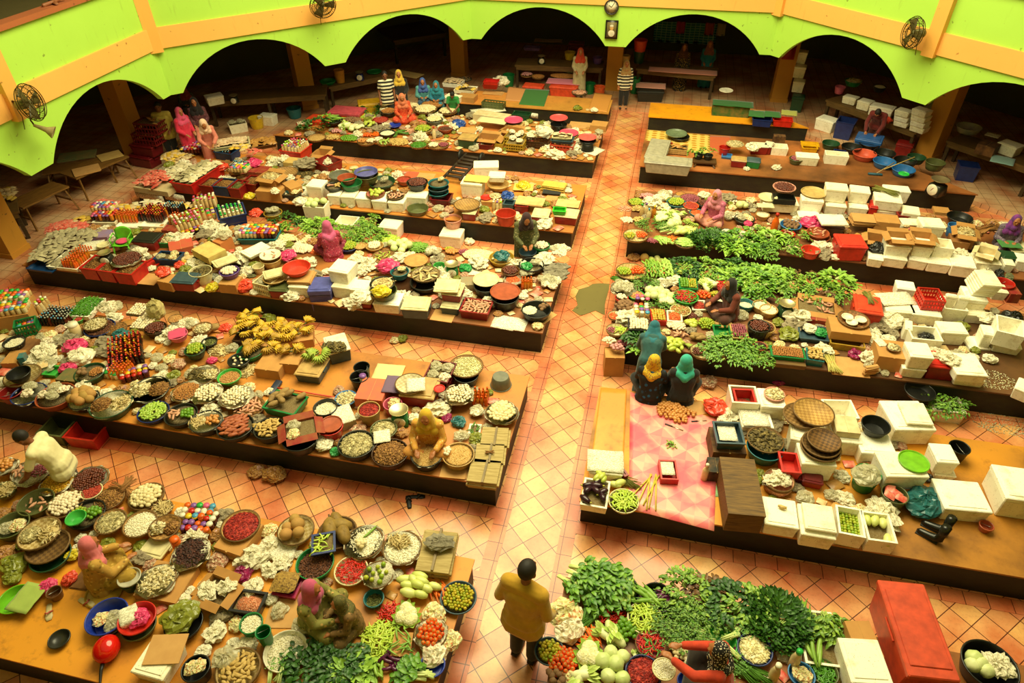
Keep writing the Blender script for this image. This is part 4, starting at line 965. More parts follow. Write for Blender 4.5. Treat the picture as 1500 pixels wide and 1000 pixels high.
    if hijab:
        b=G();c=hd-F*.026+hf*.028;b.ball(c,(.102,.102,.128),16,12)
        for s in (-1,0,1):chain(b,[hd-F*.02-hf*.03+Vector((s*.03,0,0)),nk+Vector((s*.05,.0,0))+F*.02,nk.lerp(ch,.42)+Vector((s*.12,.0,0)),nk.lerp(ch,.75)+Vector((s*.1,.06,0))],[.085,.085,.085,.085])
        chain(b,[nk+Vector((-.1,-.04,-.04)),nk.lerp(ch,.6)+Vector((0,-.07,0)),nk+Vector((.1,-.04,-.04))],[.07,.08,.07]);chain(b,[hd+F*.03-hf*.1,nk+F*.08],[.05,.07])
        obj('headscarf',remesh(b,.011,mat(*hijab),'headscarf',3),o)
    else:
        b=G();b.ball(hd+hf*.042-F*.014,(.085,.1,.1),14,10);b2=[(q,f) for q,f in ((b.v,b.f),)];obj('hair',remesh(b,.011,mat(hair or '15100c','plain',.7),'hair'),o)
    if shoes and pose not in ('sit',):
        for s in S:k=G();a,t_=X('an',s),X('to',s);k.tube([(a.x,a.y-.05,.035),(a.x,a.y,.04),(t_.x,t_.y,.036),(t_.x,t_.y+.05,.03)],[.035,.048,.048,.025],8,flat=.7);obj('shoe',k.mesh('shoe',mat('1c1814','plain')),o)
    o['_p']=1;del o['_p'];return o
# ================================================================ the people at the stalls
def C_(c,c2=None):return (c,'cloth',.85,c2 or c)
def FL(c,a,b,s=1.0):return (c,'floral',.85,a,b,s)
person(149,856,TH,(8,-5),'sit',1.58,'seated person in a rose headscarf and olive-gold dress beside the blue basin',hijab=C_('e0787a','c8606a'),top=FL('b98c3c','8c6a2c','d8b45c'),low=FL('a8842c','7c5c24','c9a44c'),robe=True)
person(458,908,TH,(10,1),'sit',1.55,'seated person in a mauve-pink headscarf and olive leaf-print dress',hijab=C_('c8567c','b04468'),top=FL('8a8440','5a5424','c9a45c'),low=FL('7c7434','4c4820','b09a50'),robe=True)
person(520,915,TH,(-8,4),'sit',1.25,'seated person in a brown-green patterned scarf reaching over the pale chillies',hijab=FL('5a5426','3c3a18','8c7034',2),top=FL('7a5a30','4c3c20','a8804a'),low=FL('6a5028','4c3c20','a8804a'),robe=True)
o=person(1052,1006,TH,(-8,-3),'sit',1.58,'person in a black white-dotted scarf and red-orange sleeves holding a cream bowl',hijab=('15120e','floral',.85,'e8dcc0','e8dcc0',2.2),top=C_('d8401c','b83418'),low=C_('2a2018'),robe=True,arms={-1:((-.2,.3,.42),(-.1,.56,.42)),1:((.23,.2,.36),(.1,.5,.4))})
T(740,750);vessel(918,905,135,.07,'cream','cream bowl held out by the red-sleeved person','flour',.2,'bowl',lvl=.85,dome=.05)
person(766,965,0,(5,-10),'walk',1.92,'person in a mustard yellow shirt and dark trousers walking up the aisle',skin='7c4a2c',hair='1a120c',top=C_('c8981c','b08418'),low=C_('1e1a12'),vox=.012)
person(88,676,0,(-10,1),'lean',1.62,'man in a cream polo shirt bending over a tray of roots',skin='7c4526',hair='1c120a',top=C_('ece0b0','d8cc98'),low=C_('4a3c20'),zref=.86,sleeve=0,vox=.012,arms={-1:((-.28,.3,.92),(-.12,.55,.66)),1:((.28,.34,.9),(.14,.58,.64))})
person(632,652,TH,(-2,9),'sit',1.6,'seated person in a yellow headscarf and orange flowered blouse by the grain basins',hijab=C_('dcae20','c49a18'),top=FL('d89a3c','c0602c','e8c87c',1.2),low=FL('c8883c','b05a2c','dcb46c'),robe=True,vox=.012)
person(489,378,TH,(-3,-8),'sit',1.55,'seated person in a pink shawl and dark red flowered dress',hijab=C_('d0608c','b84c78'),top=FL('a8304c','5c1c34','d87c8c',1.3),low=FL('7c2038','4c1428','c86c7c',1.3),robe=True)
person(768,345,0,(3,9),'lean',1.6,'person in a dark maroon scarf standing behind the black basin',hijab=C_('3c1a1c','2a1214'),top=FL('5a5a34','2c3020','a89c6c',1.2),low=FL('7c5a34','3c2c1c','a8844c'),zref=.86,robe=True)
person(304,205,.12,(4,8),'lean',1.55,'person in a white-pink scarf and peach dress reaching across the packets',hijab=C_('ecc8a8','d8ac90'),top=C_('d8806c','c46c5c'),low=C_('d8806c','c46c5c'),zref=.86,robe=True)
person(272,196,.12,(8,2),'stand',1.55,'person in a bright pink scarf and hot pink top',hijab=C_('e8547c','d0406c'),top=C_('e0284c','c42040'),low=C_('d03050'),zref=.86,robe=True)
person(294,182,.12,(0,8),'stand',1.6,'person in a black scarf with a red underscarf behind two women',hijab=C_('1c1214','140c10'),top=FL('5c3038','3c2028','8c5a5c'),low=FL('5c3038','3c2028','8c5a5c'),zref=.86,robe=True)
person(243,190,.12,(-2,8),'stand',1.66,'man in a pale yellow shirt standing near the red crates',skin='7c4a2c',hair='15100c',top=C_('c9b04c','b09a40'),low=C_('15120e'),zref=.86,sleeve=0)
person(592,176,TH,(2,8),'sit',1.55,'seated person in an orange-pink scarf amid the far vegetables',hijab=C_('e08058','cc6c48'),top=FL('d0502c','e88c4c','8c3020',1.3),low=FL('e0482c','e88c4c','a83020',1.3),robe=True)
person(567,141,.12,(3,8),'down',1.62,'man in a black and white striped shirt standing at the far stall',skin='7c4a2c',hair='15100c',top=('15130e','stripe',.8,'e8dfc0',None,.75),low=C_('1c1814'),zref=.86,sleeve=0)
person(587,138,.12,(1,8),'stand',1.55,'person in a yellow scarf and black dress beside the striped man',hijab=C_('dcb43c','c8a030'),top=C_('1c1814'),low=C_('1c1814'),zref=.86,robe=True)
person(621,146,.12,(1,8),'stool',1.55,'seated person in a blue-violet patterned scarf and jeans',hijab=FL('3c5aa0','5c4a8c','4c7cb4',1.5),top=C_('5aa0a0','4c8c8c'),low=C_('2c4a6c'),zref=.42)
person(641,146,.12,(-3,8),'stool',1.5,'person in a turquoise scarf and top crouching by mushroom trays',hijab=C_('24889c','1c7084'),top=C_('1c84a0','187088'),low=C_('1c6c84'),zref=.5,robe=True)
person(665,162,.0,(-2,8),'lean',1.28,'boy in a green T-shirt at the far mushroom trays',skin='7c4a2c',hair='15100c',top=C_('2c8c3c','1c7430'),low=C_('1c1814'),zref=.7,sleeve=0)
person(849,104,.12,(1,8),'stand',1.55,'person in an orange-red scarf and cream robe before the dim tables',hijab=C_('d0401c','b83418'),top=C_('c8b88c','b0a078'),low=C_('c8b88c'),zref=.86,robe=True)
person(912,158,.05,(2,8),'down',1.5,'person in a tan scarf and black-white striped top at the aisle end',hijab=C_('b8945c','a07c48'),top=('15130e','stripe',.8,'e8dfc0',None,.75),low=C_('1e1c18'))
person(994,132,.12,(-3,8),'down',1.5,'person in a long black and gold batik dress',hijab=FL('4c2c1c','8c5c34','2c1c14',1.5),top=FL('15110c','d8a83c','8c6a28',1.6),low=FL('15110c','d8a83c','8c6a28'),robe=True)
person(1036,92,.12,(0,8),'stand',1.5,'person in turquoise behind the pink-covered table',hijab=C_('7c4a3c'),top=C_('1c7c8c','18687a'),low=C_('1c7c8c'),zref=.86,robe=True)
person(1046,326,TH,(-8,5),'sit',1.58,'seated person in a pink headscarf and mauve flowered tunic',hijab=C_('e08c9c','cc7488'),top=FL('b85c78','8c3c58','d88c9c',1.3),low=C_('d8907c','c47c6c'),vox=.012)
person(1068,462,TH,(-9,2),'sit',1.58,'seated person in a black headscarf and rust-brown top',hijab=C_('1e1412','140e0c'),top=C_('7c3420','6a2a18'),low=C_('4c2418'),robe=True,vox=.012)
person(949,584,TH,(2,-9),'sit',1.55,'person seen from behind in a yellow flowered scarf and black dress',hijab=FL('d8ac24','7c6a3c','b0482c',1.6),top=FL('15130f','1c5c8c','15130f',.6),low=C_('14110d'),robe=True,vox=.012)
person(996,586,TH,(-1,-9),'sit',1.58,'person seen from behind in a turquoise scarf and black dress',hijab=C_('3cb89c','2c9c8c'),top=C_('14110d'),low=C_('14110d'),robe=True,vox=.012)
person(952,528,0,(1,-9),'bend',1.5,'person in a dark teal scarf and robe leaning over the vegetables',hijab=C_('1c6c7c','185c6a'),top=C_('2c5c5c','244c4c'),low=C_('4c4020'),zref=.86,robe=True)
person(1474,345,.12,(3,7),'stool',1.55,'seated person in a violet and magenta scarf at the frame edge',hijab=('8c2c8c','cloth',.85,'4c2468'),top=FL('6c5c6c','2c2430','b09c9c',1.4),low=FL('6c5c6c','2c2430','b09c9c'),zref=.6,robe=True)
person(1284,186,.12,(-6,6),'bend',1.55,'person in dark red bending at the blue chest under the gallery',hair='1c120c',top=C_('7c2018','5c1814'),low=C_('4c1c18'),zref=.7)
person(271,140,.12,(4,6),'stool',1.55,'person in a dull red scarf seated at a dim table',hijab=C_('a8402c','8c3424'),top=FL('4c4c34','2c2c20','6c6a4c'),low=C_('3c3424'),zref=.8,robe=True)
o=person(86,10,3.45,(4,8),'lean',1.62,'person in dark clothes leaning folded arms on the upper parapet',skin='8c5430',hair='15100c',top=C_('1c1a18'),low=C_('1c1a18'),sleeve=0,arms={-1:((-.26,.2,1.47),(.08,.36,1.48)),1:((.26,.2,1.47),(-.06,.4,1.5))})
q=at(112,2,5.0);a,b,n,t=side(4,AP+.38);o.location=(a.x,q.y,3.45);o.rotation_euler[2]=-PI/2+.4
# ================================================================ front left platform
ST_['yellow']=('yellow_chips','e0a818','c88a14','f0c83c',.04,'f','bright yellow chips')
base(TH)
T(0,640,6.25)
tray(285,320,350,'paper-lined tray of pinkish roots below the bending man','galangal+shallot',.1,lined=1,dome=.5)
tray(50,270,210,'paper-lined tray of round onions beside the bending man','onion',.12,lined=1,dome=.5)
vessel(40,480,200,.1,'olive','olive basin of yellow straw-like roots','straw',.06)
vessel(325,590,320,.16,'olive','deep olive basin with a few pinkish roots','galangal:8',lvl=.35,dome=.1)
vessel(100,800,310,.16,'olive','deep olive basin holding a clear plastic bag','bagv:2',lvl=.3,dome=.05)
tray(525,410,300,'paper-lined tray of bright yellow chips','yellow',.06,lined=1,dome=.4)
tray(820,390,330,'paper-lined tray of dark dates','date',.06,lined=1,dome=.4)
vessel(835,490,195,.07,'cream','small cream bowl with a little red garnish','red',.06,'bowl',dome=.15)
tray(595,610,330,'woven tray of white garlic bulbs','garlic',.08,dome=.4)
vessel(785,700,340,.14,'black','black basin of round green limes','lime+brinjal',lvl=.8,dome=.3)
vessel(690,735,180,.09,'lgreen','empty bright green bowl tilted on limes',None,.17,'bowl')
tray(1010,770,290,'woven tray of grey anchovies','anchovy',.1,dome=.35)
pile(1150,480,230,.8,.1,'twig:5','behind the anchovy tray')
tray(1000,560,270,'woven tray of brown dried pieces','brown',.06,dome=.4)
tray(1340,540,330,'wide tray of pale dried mushrooms','mushroom',.06,dome=.5)
tray(1280,790,315,'woven tray of white flour','flour',.12,dome=.25)
tray(1480,650,200,'woven tray of straw-coloured roots','straw',.06,dome=.4)
T(0,750)
vessel(290,250,225,.12,'dgreen','dark green basin under stacked trays')
tray(275,195,245,'brown tray under the fish tray',None,.13,'7c5a2c','5a3e1c')
tray(225,120,240,'cream tray of dried fish strips','anchovy+straw',.19,'cbb27c','a98c50',dome=.4)
tray(950,85,185,'tall tray of tan dried pieces on a beige lid','chips+brown',.12,dome=.45)
box(790,240,930,275,.42,.07,'bin','beige lidded tray under tan dried pieces',col='cream',lid='cream')
ob('j_or_or',1003,150,55,'orange jar beside tan dried pieces','jar',h=.2,lift=.07)
boxpile(1040,130,1220,150,.35,'djars','beside the dark fruit tray',dome=.0)
boxpile(1040,60,1230,70,.25,'jars','behind the dark jars',dome=.0)
ob('bag_olive',80,300,170,'olive plastic bag beside stacked trays','plastic bag',lift=0)
ob('bag_olive',60,370,120,'flattened olive plastic bag near the pink cup','plastic bag')
vessel(85,500,190,.1,'lime','flat basin wrapped in pale green plastic',None,cat='basin');box(20,560,150,590,.38,.115,'cloth','pale green plastic sheet over a flat basin',col='9cb050',cat='plastic sheet')
vessel(310,460,85,.12,'brown','brown patterned pot at a slipper',None,0,'bucket','pot','clay_pot')
ob('bag_pink',262,400,105,'pink plastic bag in a brown pot','plastic bag',lift=.05,h=.12)
ob('bag_red',395,375,105,'flat orange plastic bag near the pink bag','plastic bag',lift=.0)
ob('bag_red',500,190,120,'orange plastic bag behind the rose-scarf seller','plastic bag',h=.2,lift=.1)
ob('bag_yellow',410,235,90,'yellow plastic bag beside stacked trays','plastic bag',lift=.03)
box(385,440,500,460,.34,.03,'sheets','brown board under the orange bag',col='brown')
vessel(600,460,210,.03,'mustard','flat brown round mat beside the rose-scarf seller',None,0,'pan','mat','round_mat')
vessel(340,730,120,.07,'dk','small dark empty bowl near the platform edge',None,0,'bowl')
vessel(615,600,240,.16,'blue','large royal blue basin holding plastic bags','bagv:3',lvl=.25,dome=.05)
vessel(790,610,215,.1,'red','red basin with a yellow rim and pink plastic',None,.12);box(690,660,800,610,.22,.115,'paper','newspaper on the red basin',lift=.11)
ob('bag_pink',800,600,130,'pink plastic bag in the red basin','plastic bag',lift=.13)
vessel(800,650,200,.12,'olive','olive basin under the red basin')
ob('bag_olive',1040,600,235,'olive green plastic sheet bundled over a basin','plastic sheet',lift=.1,h=.1)
vessel(1060,640,220,.12,'black','black basin under the olive plastic bundle')
vessel(745,375,130,.05,'silver','silver scale pan beside the rose-scarf seller',None,.16,'pan','scale','kitchen_scale_pan')
vessel(745,400,100,.14,'dgreen','dark green scale stand under a silver pan',None,0,'bucket','scale','scale_stand')
box(765,480,1020,530,.5,.1,'carton','flat cardboard box under the cracker tray')
tray(905,395,225,'woven tray of cream nuts on newspaper','chips',.11,'8c5a2c','6b4220',lined=1,dome=.15)
tray(1105,235,225,'paper-lined tray of dark sticky fruit','dark',.12,'8c6a3c','6b4a20',lined=1,dome=.2)
box(1230,200,1390,255,.5,.16,'carton','cardboard box under the red chilli tray');box(1225,225,1400,270,.45,.1,'sheets','folded cardboard under the chilli tray')
tray(1390,75,230,'tan round tray of dried red chillies','chiliflake',.17,'c79a58','a87a3c',dome=.15)
box(1125,480,1275,540,.32,.2,'cartono','open cardboard box stuffed with newspaper','paperc:2',lvl=.6,dome=.1)
ob('bag_magenta',1400,340,130,'dark purple plastic bag behind the newspaper box','plastic bag',h=.1)
box(1320,565,1490,590,.28,.15,'tub','black tub of pale dried shrimps','shrimp',col='black',lvl=.6)
vessel(1450,640,135,.22,'green','green tin of white rice beside a shrimp tub','flour',0,'bucket','tin','tin',lvl=.85,dome=.1)
ob('paperc',1240,690,170,'crumpled red-printed newspaper beside the green tin','newspaper')
box(745,920,940,975,.42,.2,'foam','old foam box under a cardboard sheet')
box(805,885,1040,880,.36,.02,'sheets','cardboard sheet with a green print on foam',lift=.22)
vessel(1130,900,165,.2,'black','black bucket with a clear bag draped over','bagv:2',0,'bucket',lvl=.75,dome=.1)
ob('bag_clear',1290,820,170,'long clear plastic bag above the ginger basket','plastic bag',h=.15,lift=.08)
ob('bag_white',1170,800,110,'white crumpled bag beside the black bucket','plastic bag')
tray(1375,905,265,'wide basket of knobbly ginger roots','ginger',.06,'c9b27a','a98c50',.1,dome=.35)
T(380,750)
tray(210,100,218,'beige tray with five round brown melons','melon:5',.1,'d6c08a','b9a060',.06,dome=.1)
tray(450,115,235,'dark tray with brown scaly fruit','spiny:4',.05,'6b4a20','4a3216',dome=.2)
box(300,248,440,222,.3,.06,'tub','navy square tray of yellow chillies on paper','greenchili:16',.2,'navy',lvl=.5,dome=.1)
vessel(320,290,225,.16,'green','green basin of dark tamarind pieces','mulch',lvl=.65,dome=.15)
tray(605,170,235,'woven tray of white flour with a gourd','flour',.1,lined=1,dome=.12);ob('lgourd',632,100,100,'green gourd laid on the flour tray','gourd',1.1,.16)
pile(590,185,80,.8,.05,'mushroom:9','on the flour and gourd tray',lift=.15)
tray(825,205,240,'woven tray of white powder with dried roots','flour',.1,lined=1,dome=.15);pile(810,165,130,.7,.05,'straw','on the white powder tray',lift=.16)
box(900,320,1095,340,.6,.2,'leafstack','tall stack of dried palm leaves by the aisle')
ob('sackg',1040,165,190,'crumpled grey sack on stacked palm leaves','sack',.2,.2)
vessel(530,335,200,.12,'cream','cream basin of thin red chillies','redchili',lvl=.85,dome=.2)
tray(685,360,185,'paper-lined tray of green mangoes','greenfruit:10',.14,lined=1,dome=.1);box(640,440,700,430,.2,.13,'tub','dark green tub under the mango tray',col='dgreen')
vessel(660,495,120,.1,'teal','small teal basin near the red chilli heap','olive',lvl=.3,dome=.05)
vessel(150,800,258,.1,'white','big white enamel pan with tofu blocks','flour',lvl=.5,dome=.02,cat='pan',name='enamel_pan');pile(190,840,110,.8,.02,'tofu:7','in the big white enamel pan',lift=.06)
vessel(20,690,90,.28,'green','tall green tin beside the enamel pan',None,0,'bucket','tin','tin')
box(70,470,205,495,.3,.1,'tub','magenta tub under the dried slab',col='magenta');ob('slab',145,395,145,'brown dried slab on a magenta tub','dried food',.1,.11)
for q,d in ((((60,180),'farthest'),((130,290),'middle'),((60,330),'nearest'))):ob('paperc',q[0],q[1],150,d+' of three crumpled newspapers near the melon tray','newspaper')
box(40,260,190,270,.3,.08,'paper','stack of pale paper sheets beside the melon tray')
ob('bag_white',60,490,90,'small white bag beside the magenta tub','plastic bag');ob('bag_clear',110,560,110,'clear bag beside the pink-scarf pair','plastic bag')
box(20,660,200,670,.4,.02,'sheets','brown cardboard before the pink-scarf pair')
ob('bag_clear',250,650,150,'flat clear bag beside the brown patterned dress','plastic bag')
pile(915,440,240,.8,.12,'gourd','heaped beside the carrots at the aisle')
pile(1045,465,140,.9,.04,'carrot:10','between the gourds and the calamansi basin')
vessel(1150,490,218,.07,'bgrey','shallow grey basin of calamansi by the aisle','limey',lvl=.8,dome=.25)
pile(765,580,150,.9,.05,'redchili','heaped before the cauliflowers')
pile(855,620,165,1,.03,'cauliflower:4','beside the red chilli heap')
pile(700,740,240,1,.07,'greenchili','in the loose heap behind the okra box')
box(755,830,870,835,.28,.1,'carton','small brown box with okra on top','okra:14')
ob('bag_veg',1010,575,160,'clear bag of cut vegetables by the calamansi','plastic bag',h=.12)
ob('bag_veg',1105,720,130,'clear bag of chopped chillies at the aisle','plastic bag',h=.12)
tray(990,700,200,'plastic-lined tray of ripe red tomatoes','tomato',.06,'d9c48a','b9a060',lined=1,dome=.35)
ob('bag_garlic',1010,810,170,'clear bag of cauliflower pieces under tomatoes','plastic bag',h=.1)
for q in ((310,880),(400,900),(470,870)):pile(q[0],q[1],180,.8,.06,'darkleafy:7','in the dark heap before the enamel pan')
pile(790,865,170,.7,.05,'eggplant:9','below the okra box')
pile(665,925,150,.8,.05,'cucumber:9','beside the purple eggplants at the front')
vessel(1000,880,150,.08,'blue','blue basin under the mustard greens',None)
pile(985,950,150,.5,.04,'bokchoy:5','at the front corner by the aisle',rz=3.2)
pile(100,1010,190,.4,.04,'scallion:4','below the enamel pan',rz=1.6);vessel(605,875,68,.07,'clay','small clay cup beside the long chillies',None,0,'bowl','cup','clay_cup')
ob('bag_clear',560,810,120,'clear bag beside the pale chilli heap','plastic bag');pile(540,930,120,.8,.04,'lettuce:4','beside the cucumbers at the front')
# ================================================================ front right platform
T(740,750)
pile(440,390,330,.7,.16,'bokchoy:16','at the aisle corner of the front right platform',rz=-.3)
vessel(650,450,260,.1,'black','black basin of pale striped cucumbers','gcucumber',lvl=.85,dome=.35)
vessel(880,490,195,.12,'black','black basin of long gourds and eggplants','lgourd:8+eggplant:8',lvl=.7,dome=.2)
pile(1050,480,180,.9,.12,'leafy:9','behind the herb heap')
for q,n in (((960,640),9),((1060,690),9),((1040,610),9),((1140,640),8)):pile(q[0],q[1],180,.9,.1,'herb:%d' % n,'in the big heap before the eggplant basin')
pile(1165,480,110,1,.1,'redleaf:6','between two leafy heaps');pile(1180,560,90,1,.05,'galangal:8','below the reddish leaves')
pile(1290,550,190,.9,.12,'darkleafy:10','behind the scallion basin');pile(1400,565,170,.9,.12,'leafy:9','beside the sprout basin')
ob('bag_veg',340,570,210,'large clear bag of sliced vegetables at the aisle','plastic bag',h=.12);ob('bag_garlic',370,670,190,'clear bag of cauliflower pieces above tomatoes','plastic bag',h=.1)
pile(495,590,140,1,.05,'beanb:6','between the sliced vegetables and red chillies',rz=1.2)
pile(615,580,190,1,.08,'redchili','in the big heap beside the long beans')
vessel(810,610,210,.1,'cream','cream basin of yellow-green chillies','greenchili',lvl=.85,dome=.3)
pile(700,680,170,1,.08,'brinjal','in the heap between napa and chillies')
pile(490,745,150,1,.05,'carrot:18','beside the napa cabbages');pile(605,715,150,.9,.04,'napa:3','beside the green brinjals')
vessel(255,800,175,.08,'bgrey','round basin of calamansi at the aisle edge','limey',lvl=.85,dome=.25)
pile(330,860,220,.9,.09,'tomato','in the big heap beside the cabbages')
pile(485,850,130,1.2,.05,'cauliflower:4','between the tomatoes and cabbages');pile(610,900,260,.9,.1,'cabbage','in the heap beside the cauliflowers')
pile(300,960,160,.7,.03,'beet:9','below the tomato heap');pile(450,960,90,.8,.05,'napa:2','at the very front');ob('bag_veg',385,950,110,'small bag of mixed greens below the tomatoes','plastic bag')
tray(840,760,180,'pink-edged tray of red and green chillies','mixchili',.06,'c2506a','a03a54',dome=.3)
vessel(800,925,215,.12,'navy','navy basin of shredded red chillies','chiliflake',lvl=.85,dome=.3)
pile(1020,790,180,.8,.06,'mushroom','in the heap beside the chilli tray');ob('bag_white',1100,850,120,'white plastic bag beside the mushrooms','plastic bag');ob('bag_clear',1080,900,130,'clear bag by the red-sleeved seller','plastic bag')
vessel(1245,745,200,.1,'lgreen','green basin of long scallions','scallion:8',lvl=.7,dome=.1)
vessel(1445,790,205,.12,'navy','navy-rimmed basin of bean sprouts','sprout',lvl=.85,dome=.25)
pile(1390,910,190,.6,.05,'beanb:5','before the sprout basin',rz=-.3);pile(1340,850,60,.8,.04,'eggplant:3','beside the scallion basin')
ob('napa',755,820,60,'single pale cabbage stalk beside the chillies','cabbage',1.8)
vessel(1050,975,110,.07,'blue','blue patterned bowl at the seller',None,0,'bowl')
T(1120,750)
for q,n in (((50,590),9),((130,650),10),((60,680),8)):pile(q[0],q[1],180,.9,.12,'kale:%d' % n,'in the dark heap beside the foam tray')
box(235,870,465,900,.66,.1,'foamo','long foam tray of gourds and greens','lgourd:11+lgourd:0',lvl=.75,dome=.15);pile(335,620,190,.7,.14,'leafy:9','in the gourd tray',rz=-1.4)
box(830,945,1145,980,1.12,.5,'chest','big red cool chest with a scuffed lid',col='c8401f',lid='cc4a2a')
box(540,840,695,840,.42,.28,'carton','brown cardboard box with a pink print')
q=THINGS[-1]
box(500,985,755,1000,.5,.3,'foam','stained foam box before the cardboard box')
vessel(1305,880,312,.24,'black','big black basin of cabbage and cardboard','cabbage:4+paperc:3',lvl=.6,dome=.1)
vessel(215,935,155,.1,'lblue','pale blue bowl of clear plastic bags','bagv:3',lvl=.5,dome=.1);vessel(345,920,165,.09,'olive','olive bowl of dark green chillies','darkchili',lvl=.6,dome=.1)
ob('p_cr_gn',185,840,60,'clear bottle with a green cap near the kale','bottle',h=.2);ob('bag_clear',120,810,110,'clear bag beside the kale heap','plastic bag');ob('p_cr_wh',65,920,60,'clear bottle with a white cap below the sprouts','bottle',h=.2);ob('bag_white',20,960,90,'white bag below the sprout basin','plastic bag')
pile(480,790,70,1.2,.05,'gcucumber:5','between the foam tray and cardboard box');ob('reed',460,930,90,'dry leaf bundle beside the foam box','leaf bundle',1.2)
# ================================================================ platform with the pink mat
base(TH)
def quadmat(corners,z,th,nm,m,desc,cat):
    P=[at(x,y,z) for x,y in corners];g=G();c=sum(P,Vector())/4
    def f(u,v):p=(P[0]*(1-u)+P[1]*u)*(1-v)+(P[3]*(1-u)+P[2]*u)*v;return (p.x-c.x,p.y-c.y,th+.004*abs(nz((u*6,v*6,3))))
    g.slab(f,16,12,th*.9);o=thing(nm,g.mesh(nm,m),(c.x,c.y,z),label='',cat=cat);PROPOSE.append((o,desc));return o
def mat_tri():
    m=bpy.data.materials.new('pink_mat');m.use_nodes=True;t=NT(m);v=t.coord(rot=(0,0,.05));k=t.add('ShaderNodeTexChecker',Scale=5.2,Color1=lin('f3a08c'),Color2=lin('ee7f7c'));t.link(v,k.inputs['Vector'])
    v2=t.coord(rot=(0,0,.05+PI/4));k2=t.add('ShaderNodeTexChecker',Scale=3.68,Color1=lin('f6b096'),Color2=lin('e4606c'));t.link(v2,k2.inputs['Vector'])
    f=t.noise(t.coord(),1.6,3);x=t.mix(.45,k.outputs[0],k2.outputs[0]);x=t.mix(t.ramp(f,[(.46,B1),(.6,(.85,.85,.85,1))]),x,lin('e0405c'));t.link(x,t.b.inputs['Base Color']);t.b.inputs['Roughness'].default_value=.4;return m
quadmat([(921,745),(1046,778),(1052,615),(923,574)],TH,.008,'plastic_mat',mat_tri(),'pink plastic mat with a triangle pattern','mat')
quadmat([(866,674),(913,676),(918,571),(880,569)],TH,.02,'plywood_board',mat('d8862c','ply',.5,'e09a3c','b86a20'),'orange plywood board beside the pink mat','board')
T(740,500)
box(430,940,590,968,.48,.14,'foamo','foam tray of dark eggplants at the aisle corner','deggplant:8',lvl=.8,dome=.15);pile(550,800,100,.7,.05,'mango:5','behind the dark eggplants',lift=.12)
box(480,755,685,775,.38,.17,'foam','foam box draped with newspaper beside the board');box(470,745,690,760,.4,.006,'paper','newspaper over a foam box by the aisle',lift=.19)
vessel(685,920,175,.1,'cream','cream basket of pale green chillies','greenchili',lvl=.9,dome=.25);pile(655,845,90,.7,.04,'gourd:2','beside the pale chilli basket')
pile(680,805,140,.5,.03,'reed:3','behind the mango heap',rz=-.3);box(690,780,715,770,.3,.15,'tub','narrow red tub beside the draped box',col='dred')
for i,(x,a) in enumerate(((770,1.2),(800,1.45),(825,1.7),(850,1.62),(870,1.75),(845,1.4))):ob('stalk',x,850+8*i % 20,240,'yellow stalk leaning across the pink mat' ,'stalk',a+YAW+.1,.01,h=.02,ref=.56);THINGS[-1]['group']='yellow stalks on the pink mat'
box(900,795,1005,800,.36,.12,'crate','small red crate with newspaper on the mat',None,0,'red');box(905,770,985,772,.26,.006,'paper','newspaper in the small red crate',lift=.1)
ob('leafy',940,600,90,'small green sprig lying on the mat','herb',1.0)
pile(960,400,190,.8,.05,'onion','in the loose heap on the pink mat');pile(1010,450,110,.7,.03,'onion:18','at the near edge of the onion heap')
for q in ((1070,420),):pile(q[0],q[1],80,.7,.03,'onion:8','beside the peeled-off cardboard')
box(1090,440,1190,420,.3,.01,'sheets','brown cardboard sheet beside the onions');ob('bag_red',1215,380,170,'long red plastic bag behind the onion heap','plastic bag',-.2)
ob('bag_onion',1180,230,0+110,'clear net bag on the alley floor','plastic bag',z=0)
def knife(x,y,a,L,desc):
    c=at(*px(x,y),TH+.012);g=G();g.box((L*.2,0,.006),(L*.6,.022,.003));o=thing('kitchen_knife',g.mesh('blade',mat('c9c4b0','metal')),(c.x,c.y,TH+.008),(0,0,a),1,'','knife');h=G();h.rbox((-L*.28,0,.008),(L*.4,.024,.016),.004);obj('handle',h.mesh('handle',mat('1c1a18','plain')),o);PROPOSE.append((o,desc))
knife(975,495,-.3,.3,'black-handled knife on the pink mat');knife(1120,460,.3,.25,'small knife beside the cardboard sheet')
box(1175,900,1270,895,.2,.004,'paper','pale green printed leaflet on the mat',z=TH);THINGS[-1].data.materials[0]=mat('8fc48a','paper',.8)
ob('b_cr_wh',1155,770,40,'small clear bottle at the mat edge','bottle',h=.1)
box(1225,585,1390,592,.42,.15,'tub','blue-grey tub with newspaper on a dark box',None,.28,'bgrey');box(1240,570,1350,575,.3,.006,'paper','newspaper in the blue-grey tub',lift=.36)
box(1200,640,1400,652,.5,.26,'carton','dark brown box under the blue-grey tub',col='dbrown');box(1180,755,1275,762,.28,.2,'carton','small black printed box beside the plank box',col='dk')
T(0,0,1);box(1066,752,1122,757,.95,.36,'wood','long dark plank-topped box beside the mat')
T(740,500)
box(1310,352,1478,362,.4,.36,'foamo','foam box lined with a red tub',None);box(1335,350,1455,355,.3,.3,'tub','red tub inside a foam box','red',.05,'red',lvl=.4,dome=.05);
box(1370,492,1560,500,.42,.2,'foam','foam box covered with newspaper near the red-lined box');box(1375,485,1540,490,.34,.006,'paper','newspaper on a foam box near the red-lined box',lift=.22)
T(1120,500)
box(-20,375,132,385,.42,.36,'foam','foam box carrying a pink bowl');vessel(58,302,120,.05,'lpink','pink patterned bowl on a foam box','chips',.375,'bowl',dome=.05)
vessel(5,610,215,.2,'teal','teal basin under a brown tray');tray(5,565,215,'brown tray of dried flakes on a teal basin','leafdry',.2,'7c5a2c','5a3e1c',dome=.05)
